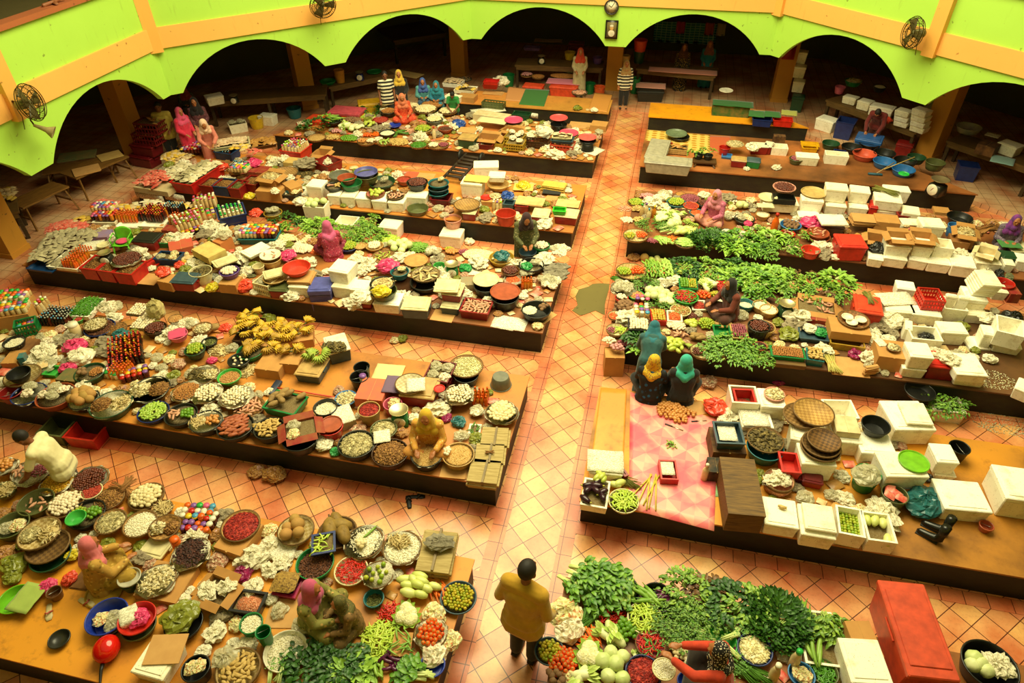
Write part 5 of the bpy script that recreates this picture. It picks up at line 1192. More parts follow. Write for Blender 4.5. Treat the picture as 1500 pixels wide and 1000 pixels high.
box(100,748,215,760,.36,.16,'tub','small red tub between trays and basket',None,.1,'red');box(98,780,215,800,.3,.1,'tub','maroon tub under the small red tub',None,0,'maroon')
box(150,560,300,590,.4,.36,'foam','tall foam box under two bamboo trays');tray(215,425,215,'bamboo tray leaning under the wide bamboo tray',None,.4,'a8804a','7c5c2c');tray(284,405,238,'wide pale bamboo tray on the foam box',None,.46,'c99c54','a87c3c')
box(215,705,425,722,.4,.36,'foam','foam box under three stacked dark trays');tray(325,608,235,'lowest of three stacked dark trays',None,.38,'8c6a34','5f4420');tray(328,590,222,'middle of three stacked dark trays',None,.43,'7c5a2c','4f3818');tray(345,566,195,'topmost of three stacked dark trays',None,.48,'7a5428','4f3418')
box(215,805,345,832,.32,.14,'bin','dark red lidded box below stacked trays',col='dred',lid='maroon')
tray(85,800,178,'pinkish plastic basket with crumpled paper','paperc:2',.04,'d8a080','b87c5c',.14,dome=.1)
box(400,575,575,592,.48,.3,'foam','wide foam box carrying folded cartons');box(415,520,560,535,.34,.1,'carton','flattened white carton on the wide foam box',col='e0cfa0',lift=.32)
box(370,440,555,445,.4,.3,'foamo','foam box with a square opening',None)
box(560,642,772,655,.42,.28,'foam','foam box under the black basin');vessel(645,480,162,.14,'black','shiny black basin on a foam box',None,.3)
box(755,510,1002,512,.62,.34,'foam','very large foam box with a spare lid');box(825,470,985,482,.46,.04,'lid','loose foam lid on the very large box',lift=.37)
vessel(900,285,172,.1,'black','black round basin leaning behind the large box',None,.18,z=.16)
base(0);box(985,398,1175,418,.5,.26,'foamo','foam box of feathery greens on the floor','fern:9',lvl=.8,dome=.15);box(900,385,985,400,.5,.26,'foamo','half-hidden foam box of greens on the floor','leafy:4',lvl=.8);base(TH)
box(1000,695,1135,705,.36,.26,'foam','small foam box right of the large box',lift=.1);box(985,770,1115,785,.34,.1,'foam','low foam box under the small foam box');vessel(1130,610,115,.24,'black','black bucket behind the small foam box',None,0,'bucket')
box(705,780,962,785,.46,.3,'foam','foam box carrying a bright green lid',lift=.1);vessel(865,690,172,.025,'76b81e','bright green round lid on a foam box',None,.42,'pan','lid','round_cover')
vessel(600,760,150,.3,'green','deep green bucket topped with clear plastic',None,0,'bucket');ob('bag_clear',625,700,190,'clear plastic sheet bunched on the green bucket','plastic bag',h=.35,lift=.28)
vessel(755,880,150,.24,'olive','olive bucket of purple and red packets','pkred:4',0,'bucket',lvl=.8,dome=.1)
ob('bag_teal',930,900,230,'big teal plastic bag beside black boots','plastic bag',h=.2);ob('bag_black',960,740,80,'black plastic bag behind the green-lid box','plastic bag',h=.2)
box(1040,965,1330,992,.52,.26,'foam','low wide foam box with written lid');box(1395,905,1640,940,.6,.4,'foam','tall foam box at the frame edge')
T(1120,750)
box(-2,65,205,98,.46,.24,'foam','stained foam box with an orange mark on the lid');ob('ginger',110,-45,50,'small brown piece on a foam lid','ginger',lift=.26)
box(210,125,420,160,.5,.27,'foam','foam box with lifted lid at the front edge');box(235,90,425,120,.42,.05,'lid','loose foam lid at the front edge',lift=.29)
box(428,118,590,150,.46,.26,'foamo','open foam box of small green fruit','lime',lvl=.5,dome=.05);box(598,158,775,182,.46,.26,'foamo','open foam box of pale long gourds','gourd:4',lvl=.5,dome=.05)
vessel(1285,75,78,.1,'clay','small reddish tin can beside foam boxes',None,0,'bucket','tin','tin_can')
def boot(x,y,a,desc):
    c=at(*px(x,y),TH);g=G();g.tube([(-.1,0,.34),(-.1,0,.2),(-.095,0,.09),(-.05,0,.06),(.04,0,.045),(.13,0,.04),(.16,0,.03)],[.06,.055,.058,.056,.048,.042,.02],10)
    o=thing('rubber_boot',g.mesh('boot',mat('16140f','plain',.3)),(c.x,c.y,TH+.0),(0,0,a),1,'','boot');s=G();s.box((.03,0,.008),(.27,.09,.016));obj('sole',s.mesh('sole',mat('2a2620','plain')),o);PROPOSE.append((o,desc))
boot(950,150,2.6,'nearer black rubber boot beside the teal bag');boot(980,100,2.7,'farther black rubber boot beside the teal bag')
# ================================================================ yellow-scarf seller's platform
base(TH)
MAKERS['bilimbi']=m_long('bilimbi',mat('93b83c','veg',.35,'b4c85a','7a9c2c'),.075,.018,.05,(.5,.95,1,.9,.4),None,7)
IT['bilimbi']=(['bilimbi'],.045,'fruit','short pale green fruit','pale green fruit')
def kscale(cx,cy,w,desc,col='dgreen',fill=None,rz=None,lift=0,z=None):
    zb=(Z0 if z is None else z)+lift;c=at(*px(cx,cy),zb+.26);s=w/TS*mpp(c)/.26;m=mat(CP.get(col,col),'plain',.35)
    g=G();g.rbox((0,0,.09),(.2,.18,.18),.015,-.02,-.02);o=thing('kitchen_scale',g.mesh('scale_body',m),(c.x,c.y,zb),(0,0,YAW+.5 if rz is None else rz),s,'','scale')
    d=G();d.lathe([(.085,0),(.085,.012),(.08,.016),(0,.016)],20,Matrix.Translation((0,-.1,.1)) @ Matrix.Rotation(PI/2,4,'X'));dd=obj('dial',d.mesh('dial',mat('eee6cc','plain')),o)
    n=G();n.box((0,0,0),(.006,.004,.06));obj('pointer',n.mesh('pointer',mat('b02018','plain')),dd,(.0,-.118,.115),(0,.5,0))
    p=G();p.lathe([(.02,.18),(.02,.21),(.08,.215),(.13,.25),(.135,.255),(.125,.252),(.075,.222),(0,.22)],22);obj('pan',p.mesh('pan',mat('cbb98a','metal')),o);PROPOSE.append((o,desc));return o
T(0,500)
vessel(165,300,195,.14,'navy','navy basin heaped with small green and white bags','lilbag',dome=.3,lined=1)
vessel(320,310,220,.16,'clay','red-rimmed basin of small clear mushroom bags','lilbag',dome=.4)
vessel(485,335,172,.14,'dk','dark basin of big round tan tubers','melon:11',lined=1,dome=.5)
vessel(640,360,240,.16,'dgreen','green basin of brown dried leaves and straw','brown+straw',dome=.45,lined=1)
vessel(865,275,230,.1,'dk','paper-lined basin of dried brown pods','brown+chips',.05,dome=.4,lined=1)
vessel(885,405,182,.12,'navy','navy basin of short pale green fruit','bilimbi',dome=.35)
vessel(1045,420,190,.14,'dk','dark basin of green chillies and orange roots','brinjal+galangal',dome=.35)
vessel(1190,460,190,.16,'dk','paper-lined basin of onions and dried herbs','onion+straw',dome=.35,lined=1)
vessel(1360,490,215,.15,'dk','dark basin of reddish sweet potatoes','sweetpotato',dome=.4)
vessel(1495,500,95,.14,'dk','dark basin of small dry ginger pieces','ginger',dome=.3);tray(1440,380,190,'tray of brown galangal behind sweet potatoes','galangal',.05,dome=.35)
tray(1080,290,175,'tray of brown nuts beside eggs','nut',.1,dome=.4,lined=1);tray(1200,300,178,'paper-lined tray of eggs beside brown nuts','egg',.12,dome=.35,lined=1);tray(1365,318,195,'paper-lined tray of eggs above sweet potatoes','egg',.12,dome=.35,lined=1)
tray(1175,190,175,'tray of tan dried leaves behind eggs','leafdry+chips',.1,dome=.3,lined=1)
vessel(1325,200,140,.1,'lgreen','bright green bowl with brown peanuts','peanut',.06,lvl=.5,dome=.15)
vessel(1380,105,130,.1,'dk','dark water bowl with a few eggs','egg:8',.06,lvl=.5,dome=.05)
vessel(1125,45,120,.14,'dgreen','dark basket of green limes beside bananas','lime',.05,dome=.4)
tray(128,195,205,'pale round tray under a black pan',None,.14,'c9b27a','a98c50');vessel(105,180,130,.12,'black','black ring pan on a pale tray',None,.2)
vessel(60,290,130,.16,'dred','dark red bucket under the pale tray',None,0,'bucket')
T(0,420,6.25)
vessel(125,500,195,.12,'black','black basin with a cream lid inside','flour',.1,lvl=.6,dome=.02);box(30,600,240,610,.4,.1,'carton','brown box under the black basin',col='brown')
vessel(820,780,275,.14,'dgreen','dark green basin of brown mushrooms','nut+beet',dome=.4)
ob('bag_pink',680,545,235,'flat pink plastic bag behind brown mushrooms','plastic bag',lift=.05);ob('bag_pink',600,720,170,'pink plastic bag beside brown mushrooms','plastic bag',h=.12,lift=.02);ob('bag_white',740,640,260,'large white bag with pink corners','plastic bag',lift=.0,h=.1)
ob('bag_clear',400,700,230,'clear bag with a tan packet inside','plastic bag',h=.12);ob('packet_tan',370,690,120,'tan packet on the clear bag','packet',.8,.12)
box(380,800,500,810,.24,.08,'tub','red and green lunch box beside the pale tray',col='lgreen');box(500,850,680,870,.3,.12,'carton','olive printed box below the pink bags',col='olive')
box(0,705,150,700,.35,.12,'carton','brown carton at the frame edge behind the black pan');box(150,660,215,650,.15,.2,'carton','small teal box behind the black pan',col='teal')
boxpile(-60,290,260,240,.34,'jars','stacked high at the frame edge',h=.3,dome=.0);box(-60,300,260,250,.36,.29,'carton','cardboard box under stacked jars');boxpile(-60,160,240,150,.3,'jars','in the back row at the frame edge',h=.36,dome=0);box(-60,170,240,160,.3,.35,'carton','cardboard box under the back row of jars')
box(110,380,320,330,.26,.26,'crate','green wire crate of tan jars','jars',0,'green',lvl=.25,dome=0)
boxpile(310,260,400,270,.3,'pbot','beside the green wire crate',dome=0)
boxpile(360,360,640,370,.42,'kicap','in the low block before the chilli tray',dome=.0)
box(600,265,810,275,.6,.1,'foamo','foam tray of green chillies by the alley','darkchili',.05,lvl=.8,dome=.3);ob('leafy',640,230,100,'leafy sprig on the chilli tray','herb',.5,.12)
pile(840,215,260,.7,.1,'lilbag:10','in the heap beside the chilli tray');pile(1020,210,260,.7,.1,'lilbag:9','in the heap beside the egg trays')
for q,w_ in (((1150,250,1290,265),'on the farther egg tray'),((1290,290,1420,300),'on the egg tray beside the sack'),((1180,380,1350,395),'on the nearer egg tray')):boxpile(*q,.34,'egg',w_,h=.04,dome=.0);box(*q,.34,.035,'carton','grey pulp egg tray '+('farthest back' if 'farther' in w_ else 'beside the sack' if 'sack' in w_ else 'nearest the front'),col='grey',cat='egg tray')
vessel(910,370,275,.1,'navy','navy basin of dark tamarind under a tray','mulch',dome=.1);tray(870,335,215,'blue-edged tray of tan dried slabs','chips',.12,'8c7a4a','5f5230',dome=.2)
vessel(715,295,85,.1,'lgreen','green bowl of red pulp','red',.02,'bowl',dome=.3);ob('j_cr_wh',685,390,95,'cream jar in front of the blue-edged tray','jar',h=.15)
for i,q in enumerate(((370,450),(450,430),(530,460),(430,490))):ob(('bag_clear','bag_veg','bag_clear','bag_garlic')[i],*q,130,('first','second','third','fourth')[i]+' of four clear bags behind the pink bag','plastic bag')
ob('sack',1010,570,260,'brown crumpled cloth sack beside sauce bottles','sack',.5);ob('bag_teal',1100,440,170,'flat teal plastic bag behind the sack','plastic bag');ob('bag_yellow',1220,460,150,'dull yellow plastic sheet beside dates','plastic sheet')
tray(1060,380,200,'tray of brown dried fish behind the teal bag','brown',.05,dome=.3);ob('ricebag',1440,240,160,'folded cream sack behind the dates','sack',h=.1)
vessel(1420,375,205,.14,'dbrown','brown basket of dark dates','date',dome=.3)
boxpile(1010,790,1340,700,.8,'sauce','in the big block beside brown mushrooms',dome=.03);boxpile(1000,850,1180,850,.3,'osauce','in front of the dark sauce bottles',dome=0)
boxpile(930,830,1080,860,.22,'jars','beside the sauce bottles',dome=0);boxpile(1110,900,1380,830,.25,'djars','in the dark cluster before the sauce bottles',dome=0);box(1000,720,1140,680,.24,.12,'carton','pink cartons beside sauce bottles',col='pink')
T(240,430,6.25)
tray(105,225,135,'small tray of peanuts at the alley','peanut',.05,dome=.3);pile(230,290,200,.8,.1,'lilbag:7','in the heap beside the peanut tray');tray(350,310,180,'pale basket of tan crackers','chips',.08,dome=.5,h=.08);vessel(125,365,175,.12,'pink','pink wrapped basin beside tan crackers',None,.1);box(40,420,205,380,.25,.225,'cloth','pink plastic sheet over a basin',col='d0406c',cat='plastic sheet')
ob('bag_red',560,300,140,'orange net bag behind the bananas','net bag');pile(460,330,110,.7,.04,'yam:5','beside the orange net bag')
boxpile(620,410,800,420,.75,'bananay','in the ripest heap on crates',h=.14,dome=.06);boxpile(800,460,1100,470,.55,'bananay','in the long row on crates',h=.18,dome=.05);boxpile(1100,440,1370,400,.45,'bananay','at the end of the row',h=.18,dome=.03)
box(620,430,800,440,.7,.12,'crate','crate under the ripest bananas',col='dbrown');box(800,480,1100,490,.5,.16,'carton','long carton under the banana row');box(1100,460,1370,420,.45,.16,'carton','carton under the end bananas')
vessel(790,520,250,.13,'green','green basin of ripe yellow bananas','bananay:7',dome=.3)
box(820,685,1050,715,.5,.2,'carton','cardboard-topped box beside the banana basin',col='tan');pile(990,520,160,.6,.02,'bananay:3','on the cardboard-topped box',lift=.2)
box(1055,640,1230,655,.4,.22,'carton','middle cardboard box under bananas',col='tan');pile(1195,530,190,.7,.03,'bananay:5','on the middle cardboard box',lift=.22)
box(1180,735,1420,765,.5,.2,'bin','dark teal bin with a cardboard top',col='bgrey',lid='tan');pile(1390,590,230,.6,.05,'bananag:7','on the teal bin',lift=.21)
vessel(280,500,175,.14,'dk','dark basket of small green limes','lime',dome=.35);vessel(415,435,145,.12,'dk','dark bowl of olive pieces','olive',lvl=.6,dome=.1);pile(500,510,230,.7,.06,'straw','behind the water bowl');ob('bag_pink',430,595,110,'pink cloth bundle beside lime basket','plastic bag');ob('bag_clear',620,480,130,'clear bag beside the banana basin','plastic bag');pile(760,700,150,1.3,.05,'straw','beside the bright green bowl')
T(0,0,1)
def pole(p,q,z0,z1,r,nm,m,desc,cat):
    a,b=at(*p,z0),at(*q,z1);g=G();c=(a+b)/2;g.tube([a-c,b-c],r,8);o=thing(nm,g.mesh('handle',m),c,label='',cat=cat);PROPOSE.append((o,desc));return o,a-c,b-c
o,a,b=pole((402,567),(492,582),TH+.05,TH+.03,.013,'floor_squeegee',mat('d8442c','plain'),'squeegee with a red handle beside the green crate','squeegee')
g=G();g.rbox((a.x,a.y,0),(.12,.34,.05),.01);obj('blade_head',g.mesh('blade_head',mat('2c3448','plain')),o)
T(380,500)
box(395,75,530,40,.5,.28,'bin','teal bin with a white lid and dry leaves',col='bgrey',lid='white');pile(430,30,150,.6,.05,'leafdry','on the teal bin with a white lid',lift=.29)
box(15,380,200,425,.42,.15,'tub','green crate of brown yams','yam:8',.05,'green',lvl=.85,dome=.3)
vessel(55,500,180,.18,'dk','dark basin of tan ginger roots','ginger',dome=.45)
vessel(380,378,142,.2,'black','black basin of grey liquid','flour',lvl=.7,dome=.02,style='bucket');vessel(410,490,148,.2,'red','red tub with a flat brown lid',None,0,'bucket');vessel(412,475,135,.03,'clay','flat brown lid on the red tub',None,.2,'pan','lid','flat_cover')
vessel(235,555,215,.2,'dk','dark basin under a red and white carton',None);box(150,570,335,525,.36,.09,'cartono','red and white carton with a clear bag','bagv:2',.2,'dred',lvl=.6,dome=.05)
box(440,490,560,450,.4,.02,'paper','newspapers beside the anchovy basin',lift=.16);box(440,490,560,450,.35,.15,'carton','white carton under newspapers',col='d8cba0')
ob('bag_white',370,580,125,'white and pink bag beside the anchovy basin','plastic bag',h=.1);ob('bag_green',435,620,70,'long green plastic bag at the front edge','plastic bag',h=.1)
vessel(560,590,222,.18,'dk','dark basin of big grey dried anchovies','anchovy',dome=.35);vessel(718,505,160,.12,'olive','smaller olive basin of dried anchovies','anchovy',.05,dome=.3);vessel(755,640,220,.18,'dbrown','brown basin of dried fish slices','brown',dome=.35);box(660,590,760,575,.25,.006,'paper','newspaper tucked into the dried slices',lift=.2)
vessel(965,655,190,.18,'dk','paper-lined basin of tan grain','grain',dome=.25,lined=1);vessel(1150,652,192,.18,'tan','tan basin of grain with garlic','grain',dome=.25);pile(1085,640,60,1.4,.03,'garlic:9','at the rim of the tan grain basin',lift=.19)
box(1040,780,1200,795,.45,.03,'sheets','thick cardboard under the tan basin')
vessel(632,390,132,.26,'tan','tan bucket of chilli salad with a blue rim','chiliflake',0,'bucket',lvl=.9,dome=.2);vessel(770,358,112,.18,'pink','pink plastic-lined bucket beside the chilli bucket','bagv:1',0,'bucket',lvl=.7,dome=.02);kscale(805,400,110,'green kitchen scale beside the anchovies','green')
vessel(500,325,130,.06,'lblue','blue striped plate stack with crackers','chips',.08,'bowl',dome=.1)
vessel(590,145,95,.24,'black','black bucket at the back edge',None,0,'bucket');vessel(577,200,112,.24,'black','black bucket holding a purple cup',None,0,'bucket');ob('j_cr_pu',595,190,42,'purple cup in a black bucket','cup',h=.2,lift=.08)
box(640,220,810,235,.42,.03,'cloth','yellow and white plastic sheet at the back',col='e6d28a',cat='plastic sheet');box(545,330,710,345,.5,.22,'carton','box wrapped in red flowered cloth',col='e0644c');box(700,290,830,300,.4,.25,'cloth','folded purple cloth beside the wrapped box',col='6c5470');ob('sackg',765,255,140,'purple-grey cloth bundle beside the wrapped box','cloth',.4,.02);tray(870,240,180,'round tray covered with white papers',None,.28,'e3d6ae','cbb98c');box(850,290,960,280,.3,.02,'paper','white papers on a round tray',lift=.34)
box(800,310,1010,335,.5,.26,'bin','maroon chest behind the yellow-scarf seller',col='dred',lid='tan');box(940,215,1090,240,.5,.24,'crate','tall maroon slatted crate','lilbag:4',.02,'maroon',lvl=.8,dome=.05)
vessel(1195,190,150,.2,'dk','dark basin carrying the fruit tray');tray(1195,140,208,'tray of cut dried fruit at the back corner','pickle:0' if 0 else 'pickle',.2,'b98a52','96683a',dome=.06)
tray(1155,305,180,'paper-lined tray of eggs beside amber bottles','egg',.14,dome=.25,lined=1);vessel(1040,270,65,.02,'red','bright red round disc beside eggs',None,.3,'pan','fan','round_hand_fan');boxpile(1225,372,1322,378,.26,'osauce','beside the egg tray at the aisle',dome=0)
vessel(1395,200,128,.2,'grey','grey basin turned upside down at the corner',None,inv=1)
tray(1400,410,195,'paper-lined tray of dried mushrooms at the aisle','mushroom',.1,dome=.3,lined=1);pile(1260,415,90,.8,.04,'lilbag:5','behind the palm leaf stacks')
ob('bag_teal',1150,450,90,'dark green bag beside the yellow-scarf seller','plastic bag',h=.1);ob('bag_magenta',1080,420,80,'red-purple bag beside the yellow-scarf seller','plastic bag',h=.1);ob('bag_clear',1165,520,100,'tall clear bag beside the tan basin','plastic bag',h=.14);box(1205,530,1275,535,.2,.03,'tub','small white tray with green leaves','darkchili:8',col='white')
box(1280,590,1435,600,.36,.16,'leafstack','farthest palm leaf stack at the aisle');box(1245,690,1410,700,.36,.16,'leafstack','middle palm leaf stack at the aisle');box(1200,800,1375,822,.42,.16,'leafstack','nearest palm leaf stack at the aisle');ob('leafy',1330,620,0+80,'dry twist of leaves on a palm leaf stack','leaf',.3,.16);THINGS[-1].data=proto('twig')[0][0][1]
for c_ in list(THINGS[-1].children):bpy.data.objects.remove(c_)
def sandal(x,y,a,desc,z=0,m='1a1712'):
    c=at(*px(x,y),z);g=G();g.tube([(-.12,0,.01),(-.08,0,.012),(0,0,.012),(.07,.004,.012),(.12,.006,.01)],[.025,.034,.034,.045,.03],10,flat=.3);o=thing('slipper',g.mesh('sole',mat(m,'plain')),(c.x,c.y,z),(0,0,a),1,'','slipper')
    s=G();s.tube([(0,-.04,.012),(.03,-.02,.05),(.05,0,.055),(.03,.02,.05),(0,.04,.012)],.01,6);obj('strap',s.mesh('strap',mat('2c2620' if m == '1a1712' else 'c0584c','plain')),o);PROPOSE.append((o,desc))
sandal(865,930,2.0,'nearer black slipper below the grain basins');sandal(912,900,.2,'farther black slipper below the grain basins')
T(0,750);sandal(285,580,-.9,'cream slipper lying alone on the orange boards',TH,'d8c690');sandal(500,525,-.2,'cream slipper beside the round brown mat',TH,'d8c690')
T(0,500)
ob('bag_nuts',1480,745,100,'brown clear bag on the floor beside the platform front','plastic bag',z=0);T(380,500);ob('bag_nuts',85,765,130,'clear bag of brown crackers tied with pink','plastic bag',z=0);T(380,250);ob('bag_veg',780,970,60,'patterned purple and green bag on the alley floor','plastic bag',z=0);ob('bag_olive',825,960,70,'pale green bag end on the alley floor','plastic bag',z=0)
T(240,430,6.25);ob('bag_olive',790,220,170,'olive bag behind the banana heap, left of two','plastic bag',z=0);ob('bag_olive',950,240,180,'knotted olive bag behind the banana heap','plastic bag',z=0);pile(760,245,90,.8,.02,'bananay:2','beside the olive bags',z=0,lift=.1)
T(0,500);base(0);box(360,552,540,575,.42,.25,'tub','big empty red tub on the alley floor',col='red');box(205,530,350,550,.4,.25,'tub','big empty olive tub on the alley floor',col='olive');base(TH)
T(0,750)
c=at(*px(640,820),TH);g=G();g.ball((0,0,.075),(.085,.095,.075),18,12);o=thing('red_float',g.mesh('float',mat('d81c10','plain',.12)),(c.x,c.y,TH),(0,0,.3),1.7,'glossy red round float with a dark cord at the platform edge','float');q=G();q.tube([(0,-.09,.05),(0,-.13,.04),(.01,-.2,.012),(.03,-.3,.006)],[.016,.012,.008,.006],6);obj('cord',q.mesh('cord',mat('1c1812','plain')),o)
# ================================================================ dark-scarf seller's platform
T(880,380,6.25)
tray(275,105,285,'round tray of limes and red tomatoes at the aisle','lime+tomato',.08,'c9a868','a98848',dome=.4)
boxpile(410,190,690,190,.55,'cucumber+gcucumber','in the neat stack beside the lime tray',dome=.18);pile(680,150,90,1.2,.06,'bananag:3','beside the cucumbers')
pile(760,90,200,.8,.12,'darkleafy:9','behind the cucumbers');pile(790,160,160,.7,.06,'eggplant:8','behind the green crate')
pile(240,195,230,.4,.04,'beanb:5','behind the cream tray',rz=.1)
tray(205,265,235,'cream lined tray of pale bags at the aisle','lilbag:12',.06,'dccb9a','bfa870',lined=1,dome=.25);vessel(192,345,122,.1,'red','red basin of peeled garlic','garlic',dome=.3);vessel(325,320,152,.1,'lgreen','green-rimmed basin of cream nuts','peanut',dome=.3);tray(410,225,145,'dark tray of fine herbs','herb:6',.08,'4a4030','342c20',dome=.2)
pile(570,240,170,.8,.06,'lilbag:7','between the herbs and green crate');box(720,260,890,272,.34,.09,'tub','green crate of brinjals and yellow fruit','brinjal+limey',.05,'green',lvl=.8,dome=.2)
pile(985,245,200,.7,.06,'napa:5','beside the green crate');pile(520,340,300,.7,.1,'cabbage:12','beside the chilli salad basin');pile(600,410,150,.7,.05,'cauliflower:4','below the cabbages');pile(510,440,90,.8,.05,'herb:4','below the cabbages')
vessel(780,335,232,.12,'lgreen','pale green basin of chilli salad','mixchili',.05,dome=.3);pile(935,325,150,.9,.06,'tomato','behind the dark-scarf seller');pile(1060,325,130,.9,.05,'limey','beside the tomatoes');box(1075,275,1235,285,.3,.08,'tub','red tray of red chillies behind the seller','redchili',.05,'dred',lvl=.9,dome=.2)
vessel(1330,400,152,.14,'teal','blue basin with water behind the seller','flour',lvl=.5,dome=.02);vessel(1475,415,165,.14,'tan','tan basin of white curd','flour',lvl=.8,dome=.05);ob('bag_clear',1290,500,150,'clear bags heaped beside the dark-scarf seller','plastic bag');ob('bag_white',1060,420,180,'white plastic sheet before the dark-scarf seller','plastic bag');box(840,460,980,460,.3,.06,'tub','white foam tray of pink pulp','red',col='white',lvl=.8)
pile(230,445,260,.9,.1,'beet','in the heap at the aisle edge');tray(135,510,145,'cream tray of orange shreds','carrotcut',.03,'dccb9a','bfa870',dome=.3)
box(295,545,450,550,.36,.1,'carton','box of bright jars',None,.02);boxpile(300,540,450,545,.34,'jars','on the box at the aisle',h=.12,dome=0);boxpile(310,415,450,420,.2,'djars','behind the bright jars',dome=0)
box(255,640,450,650,.34,.14,'tub','black tub of white bulbs at the aisle','garlic',.05,'black',lvl=.85,dome=.2)
box(465,560,605,565,.36,.12,'crate','red crate of orange tomatoes','gtomato',0,'red',lvl=.85,dome=.15);box(610,560,750,570,.32,.1,'tub','white tub of orange shreds','carrotcut',0,'white',lvl=.9);vessel(730,460,195,.1,'cream','cream basin of green chilli salad','mix',dome=.25)
pile(685,605,200,.7,.06,'garlic','in the heap before the cream basin');pile(830,600,120,.9,.06,'mango:9','beside the limes');pile(820,520,140,.7,.05,'date','behind the mango heap');pile(970,585,180,.9,.1,'lime','in the green heap before the seller');pile(1120,590,175,.9,.1,'potato','in the heap beside the limes');box(1040,690,1200,700,.3,.1,'tub','green tub below the potatoes',None,0,'green')
box(1205,715,1360,725,.4,.1,'tub','tub of small reddish roots','shallot',.02,'tan',lvl=.9,dome=.3);vessel(1450,605,205,.24,'dk','tall dark bucket of red dates','date',0,'bucket',lvl=.9,dome=.25)
tray(140,640,190,'white tray of shallots and chillies at the aisle','shallot+greenchili',.04,'dccb9a','bfa870',dome=.3)
pile(150,770,300,.7,.1,'garlic+onionp+shallot','in the big heap at the aisle corner');base(0);box(40,900,225,905,.3,.44,'carton','tall box under the garlic heap',col='tan');base(TH)
pile(360,770,150,.9,.1,'darkleafy:8','beside the garlic heap');pile(390,850,90,.6,.05,'lettuce:3','below the dark leaves')
pile(660,790,230,.9,.08,'mango','in the pale heap at the front edge');pile(720,690,160,.5,.05,'galangal:6','behind the pale mango heap');ob('bananag',810,790,100,'single green banana beside the nut tray','banana',1.5);tray(935,835,235,'cream tray of brown nuts and dates','nut+date',.03,'dccb9a','bfa870',dome=.25);pile(880,730,130,.6,.05,'yam:4','behind the nut tray')
for q,n in (((1120,850),9),((1230,800),9),((1290,880),9),((1400,900),9),((1160,900),7)):pile(q[0],q[1],240,.7,.1,'fern:%d' % n,'in the big feathery heap at the front')
vessel(1460,790,130,.12,'clay','clay-red bowl of black fruit','dark',.05,'basin',dome=.1)
T(740,250)
for k_,(x,y,f,n) in enumerate(((1030,570,'darkleafy',9),(1130,570,'leafy',10),(1220,590,'leafy',11),(1320,580,'darkleafy',10),(1340,630,'lettuce',9),(1420,610,'leafy',9),(1430,660,'bokchoy',9),(1490,620,'lettuce',8))):pile(x,y,190,.8,.1,'%s:%d' % (f,n),'in the long green bank along the back')
T(1120,250)
for k_,(x,y,f,n) in enumerate(((30,620,'lettuce',9),(120,640,'leafy',12),(50,710,'fern',9),(170,690,'leafy',9),(240,640,'redleaf',7),(310,680,'leafy',9),(400,650,'lettuce',11),(440,720,'redleaf',5),(340,720,'fern',6))):pile(x,y,190,.8,.12,'%s:%d' % (f,n),'in the green bank beside the foam boxes')
vessel(25,800,105,.14,'tan','tan basin of white curd beside the scale','flour',dome=.05);kscale(130,770,90,'green scale with a tin of rice','dgreen');box(190,800,415,835,.4,.12,'cartono','open carton of pink bags','galangal:12',lvl=.8,dome=.1);box(200,850,400,880,.3,.08,'carton','dark red carton under pink bags',col='dred')
box(205,965,375,985,.4,.1,'tub','teal tub with white and green bags',None,0,'bgrey');ob('bag_white',265,905,85,'round white bag in a teal tub','plastic bag',lift=.03);ob('bag_green',335,930,85,'coiled green bag in a teal tub','plastic bag',lift=.03);ob('bag_olive',140,940,130,'dark green bag beside the teal tub','plastic bag');vessel(0,900,125,.18,'tan','cream basin of dark dates beside the scale','date',dome=.2)
T(1200,380,3.847)
box(205,290,370,315,.58,.34,'bin','bright red bin with grass stalks on top',col='c8381f',lid='d8442a');ob('reed',285,215,130,'sheaf of green stalks on the red bin','stalks',-1.35,.36,h=.02)
box(378,290,552,305,.42,.24,'foam','foam box spread with newspaper');box(365,260,560,250,.4,.01,'paper','newspaper spread over a foam box',lift=.26);box(440,160,550,175,.3,.24,'foam','white foam box behind the newspaper')
box(525,305,700,325,.4,.24,'foam','foam box under the red crate');box(592,228,720,238,.42,.22,'crate','red plastic crate on a foam box',None,.26,'red')
box(705,275,845,292,.42,.28,'foamo','open foam box with two lids stood in it');box(718,205,785,215,.1,.3,'foam','foam slab standing upright, first of two',lift=.18);box(790,215,855,225,.1,.3,'foam','foam slab standing upright, second of two',lift=.18)
box(835,225,960,238,.46,.42,'foam','tall foam box under the stack of lids');box(830,310,960,320,.3,.2,'foam','foam box below the stack of lids')
for k in range(6):box(860+k*13,190-k*10,985+k*11,205-k*11,.5,.05,'lid',('lowest','second','third','fourth','fifth','topmost')[k]+' of six stacked foam lids',lift=.44+k*.055)
vessel(1045,130,110,.26,'red','red bucket behind the stack of lids',None,0,'bucket');ob('bag_black',1020,60,60,'black bag behind the red bucket','plastic bag');ob('wadg',1080,80,70,'grey cloth wad behind the red bucket','cloth')
box(65,405,300,432,.44,.16,'carton','cardboard box under the bowl tray',lift=.14);box(60,470,265,500,.4,.13,'crate','printed crate below the bowl tray',None,0,'mustard');tray(195,335,178,'brown tray of white bowls',None,.3,'a8703c','7c5028');
for k,q in enumerate(((160,320),(185,350),(235,335))):vessel(*q,62,.05,'white',('left','middle','right')[k]+' white bowl on the brown tray',None,.33,'bowl')
box(335,545,512,568,.48,.3,'carton','cardboard box with a brown bowl');vessel(420,495,76,.05,'brown','small brown bowl on a cardboard box','chips',.31,'bowl');box(340,490,390,485,.2,.006,'paper','paper slip beside the brown bowl',lift=.31)
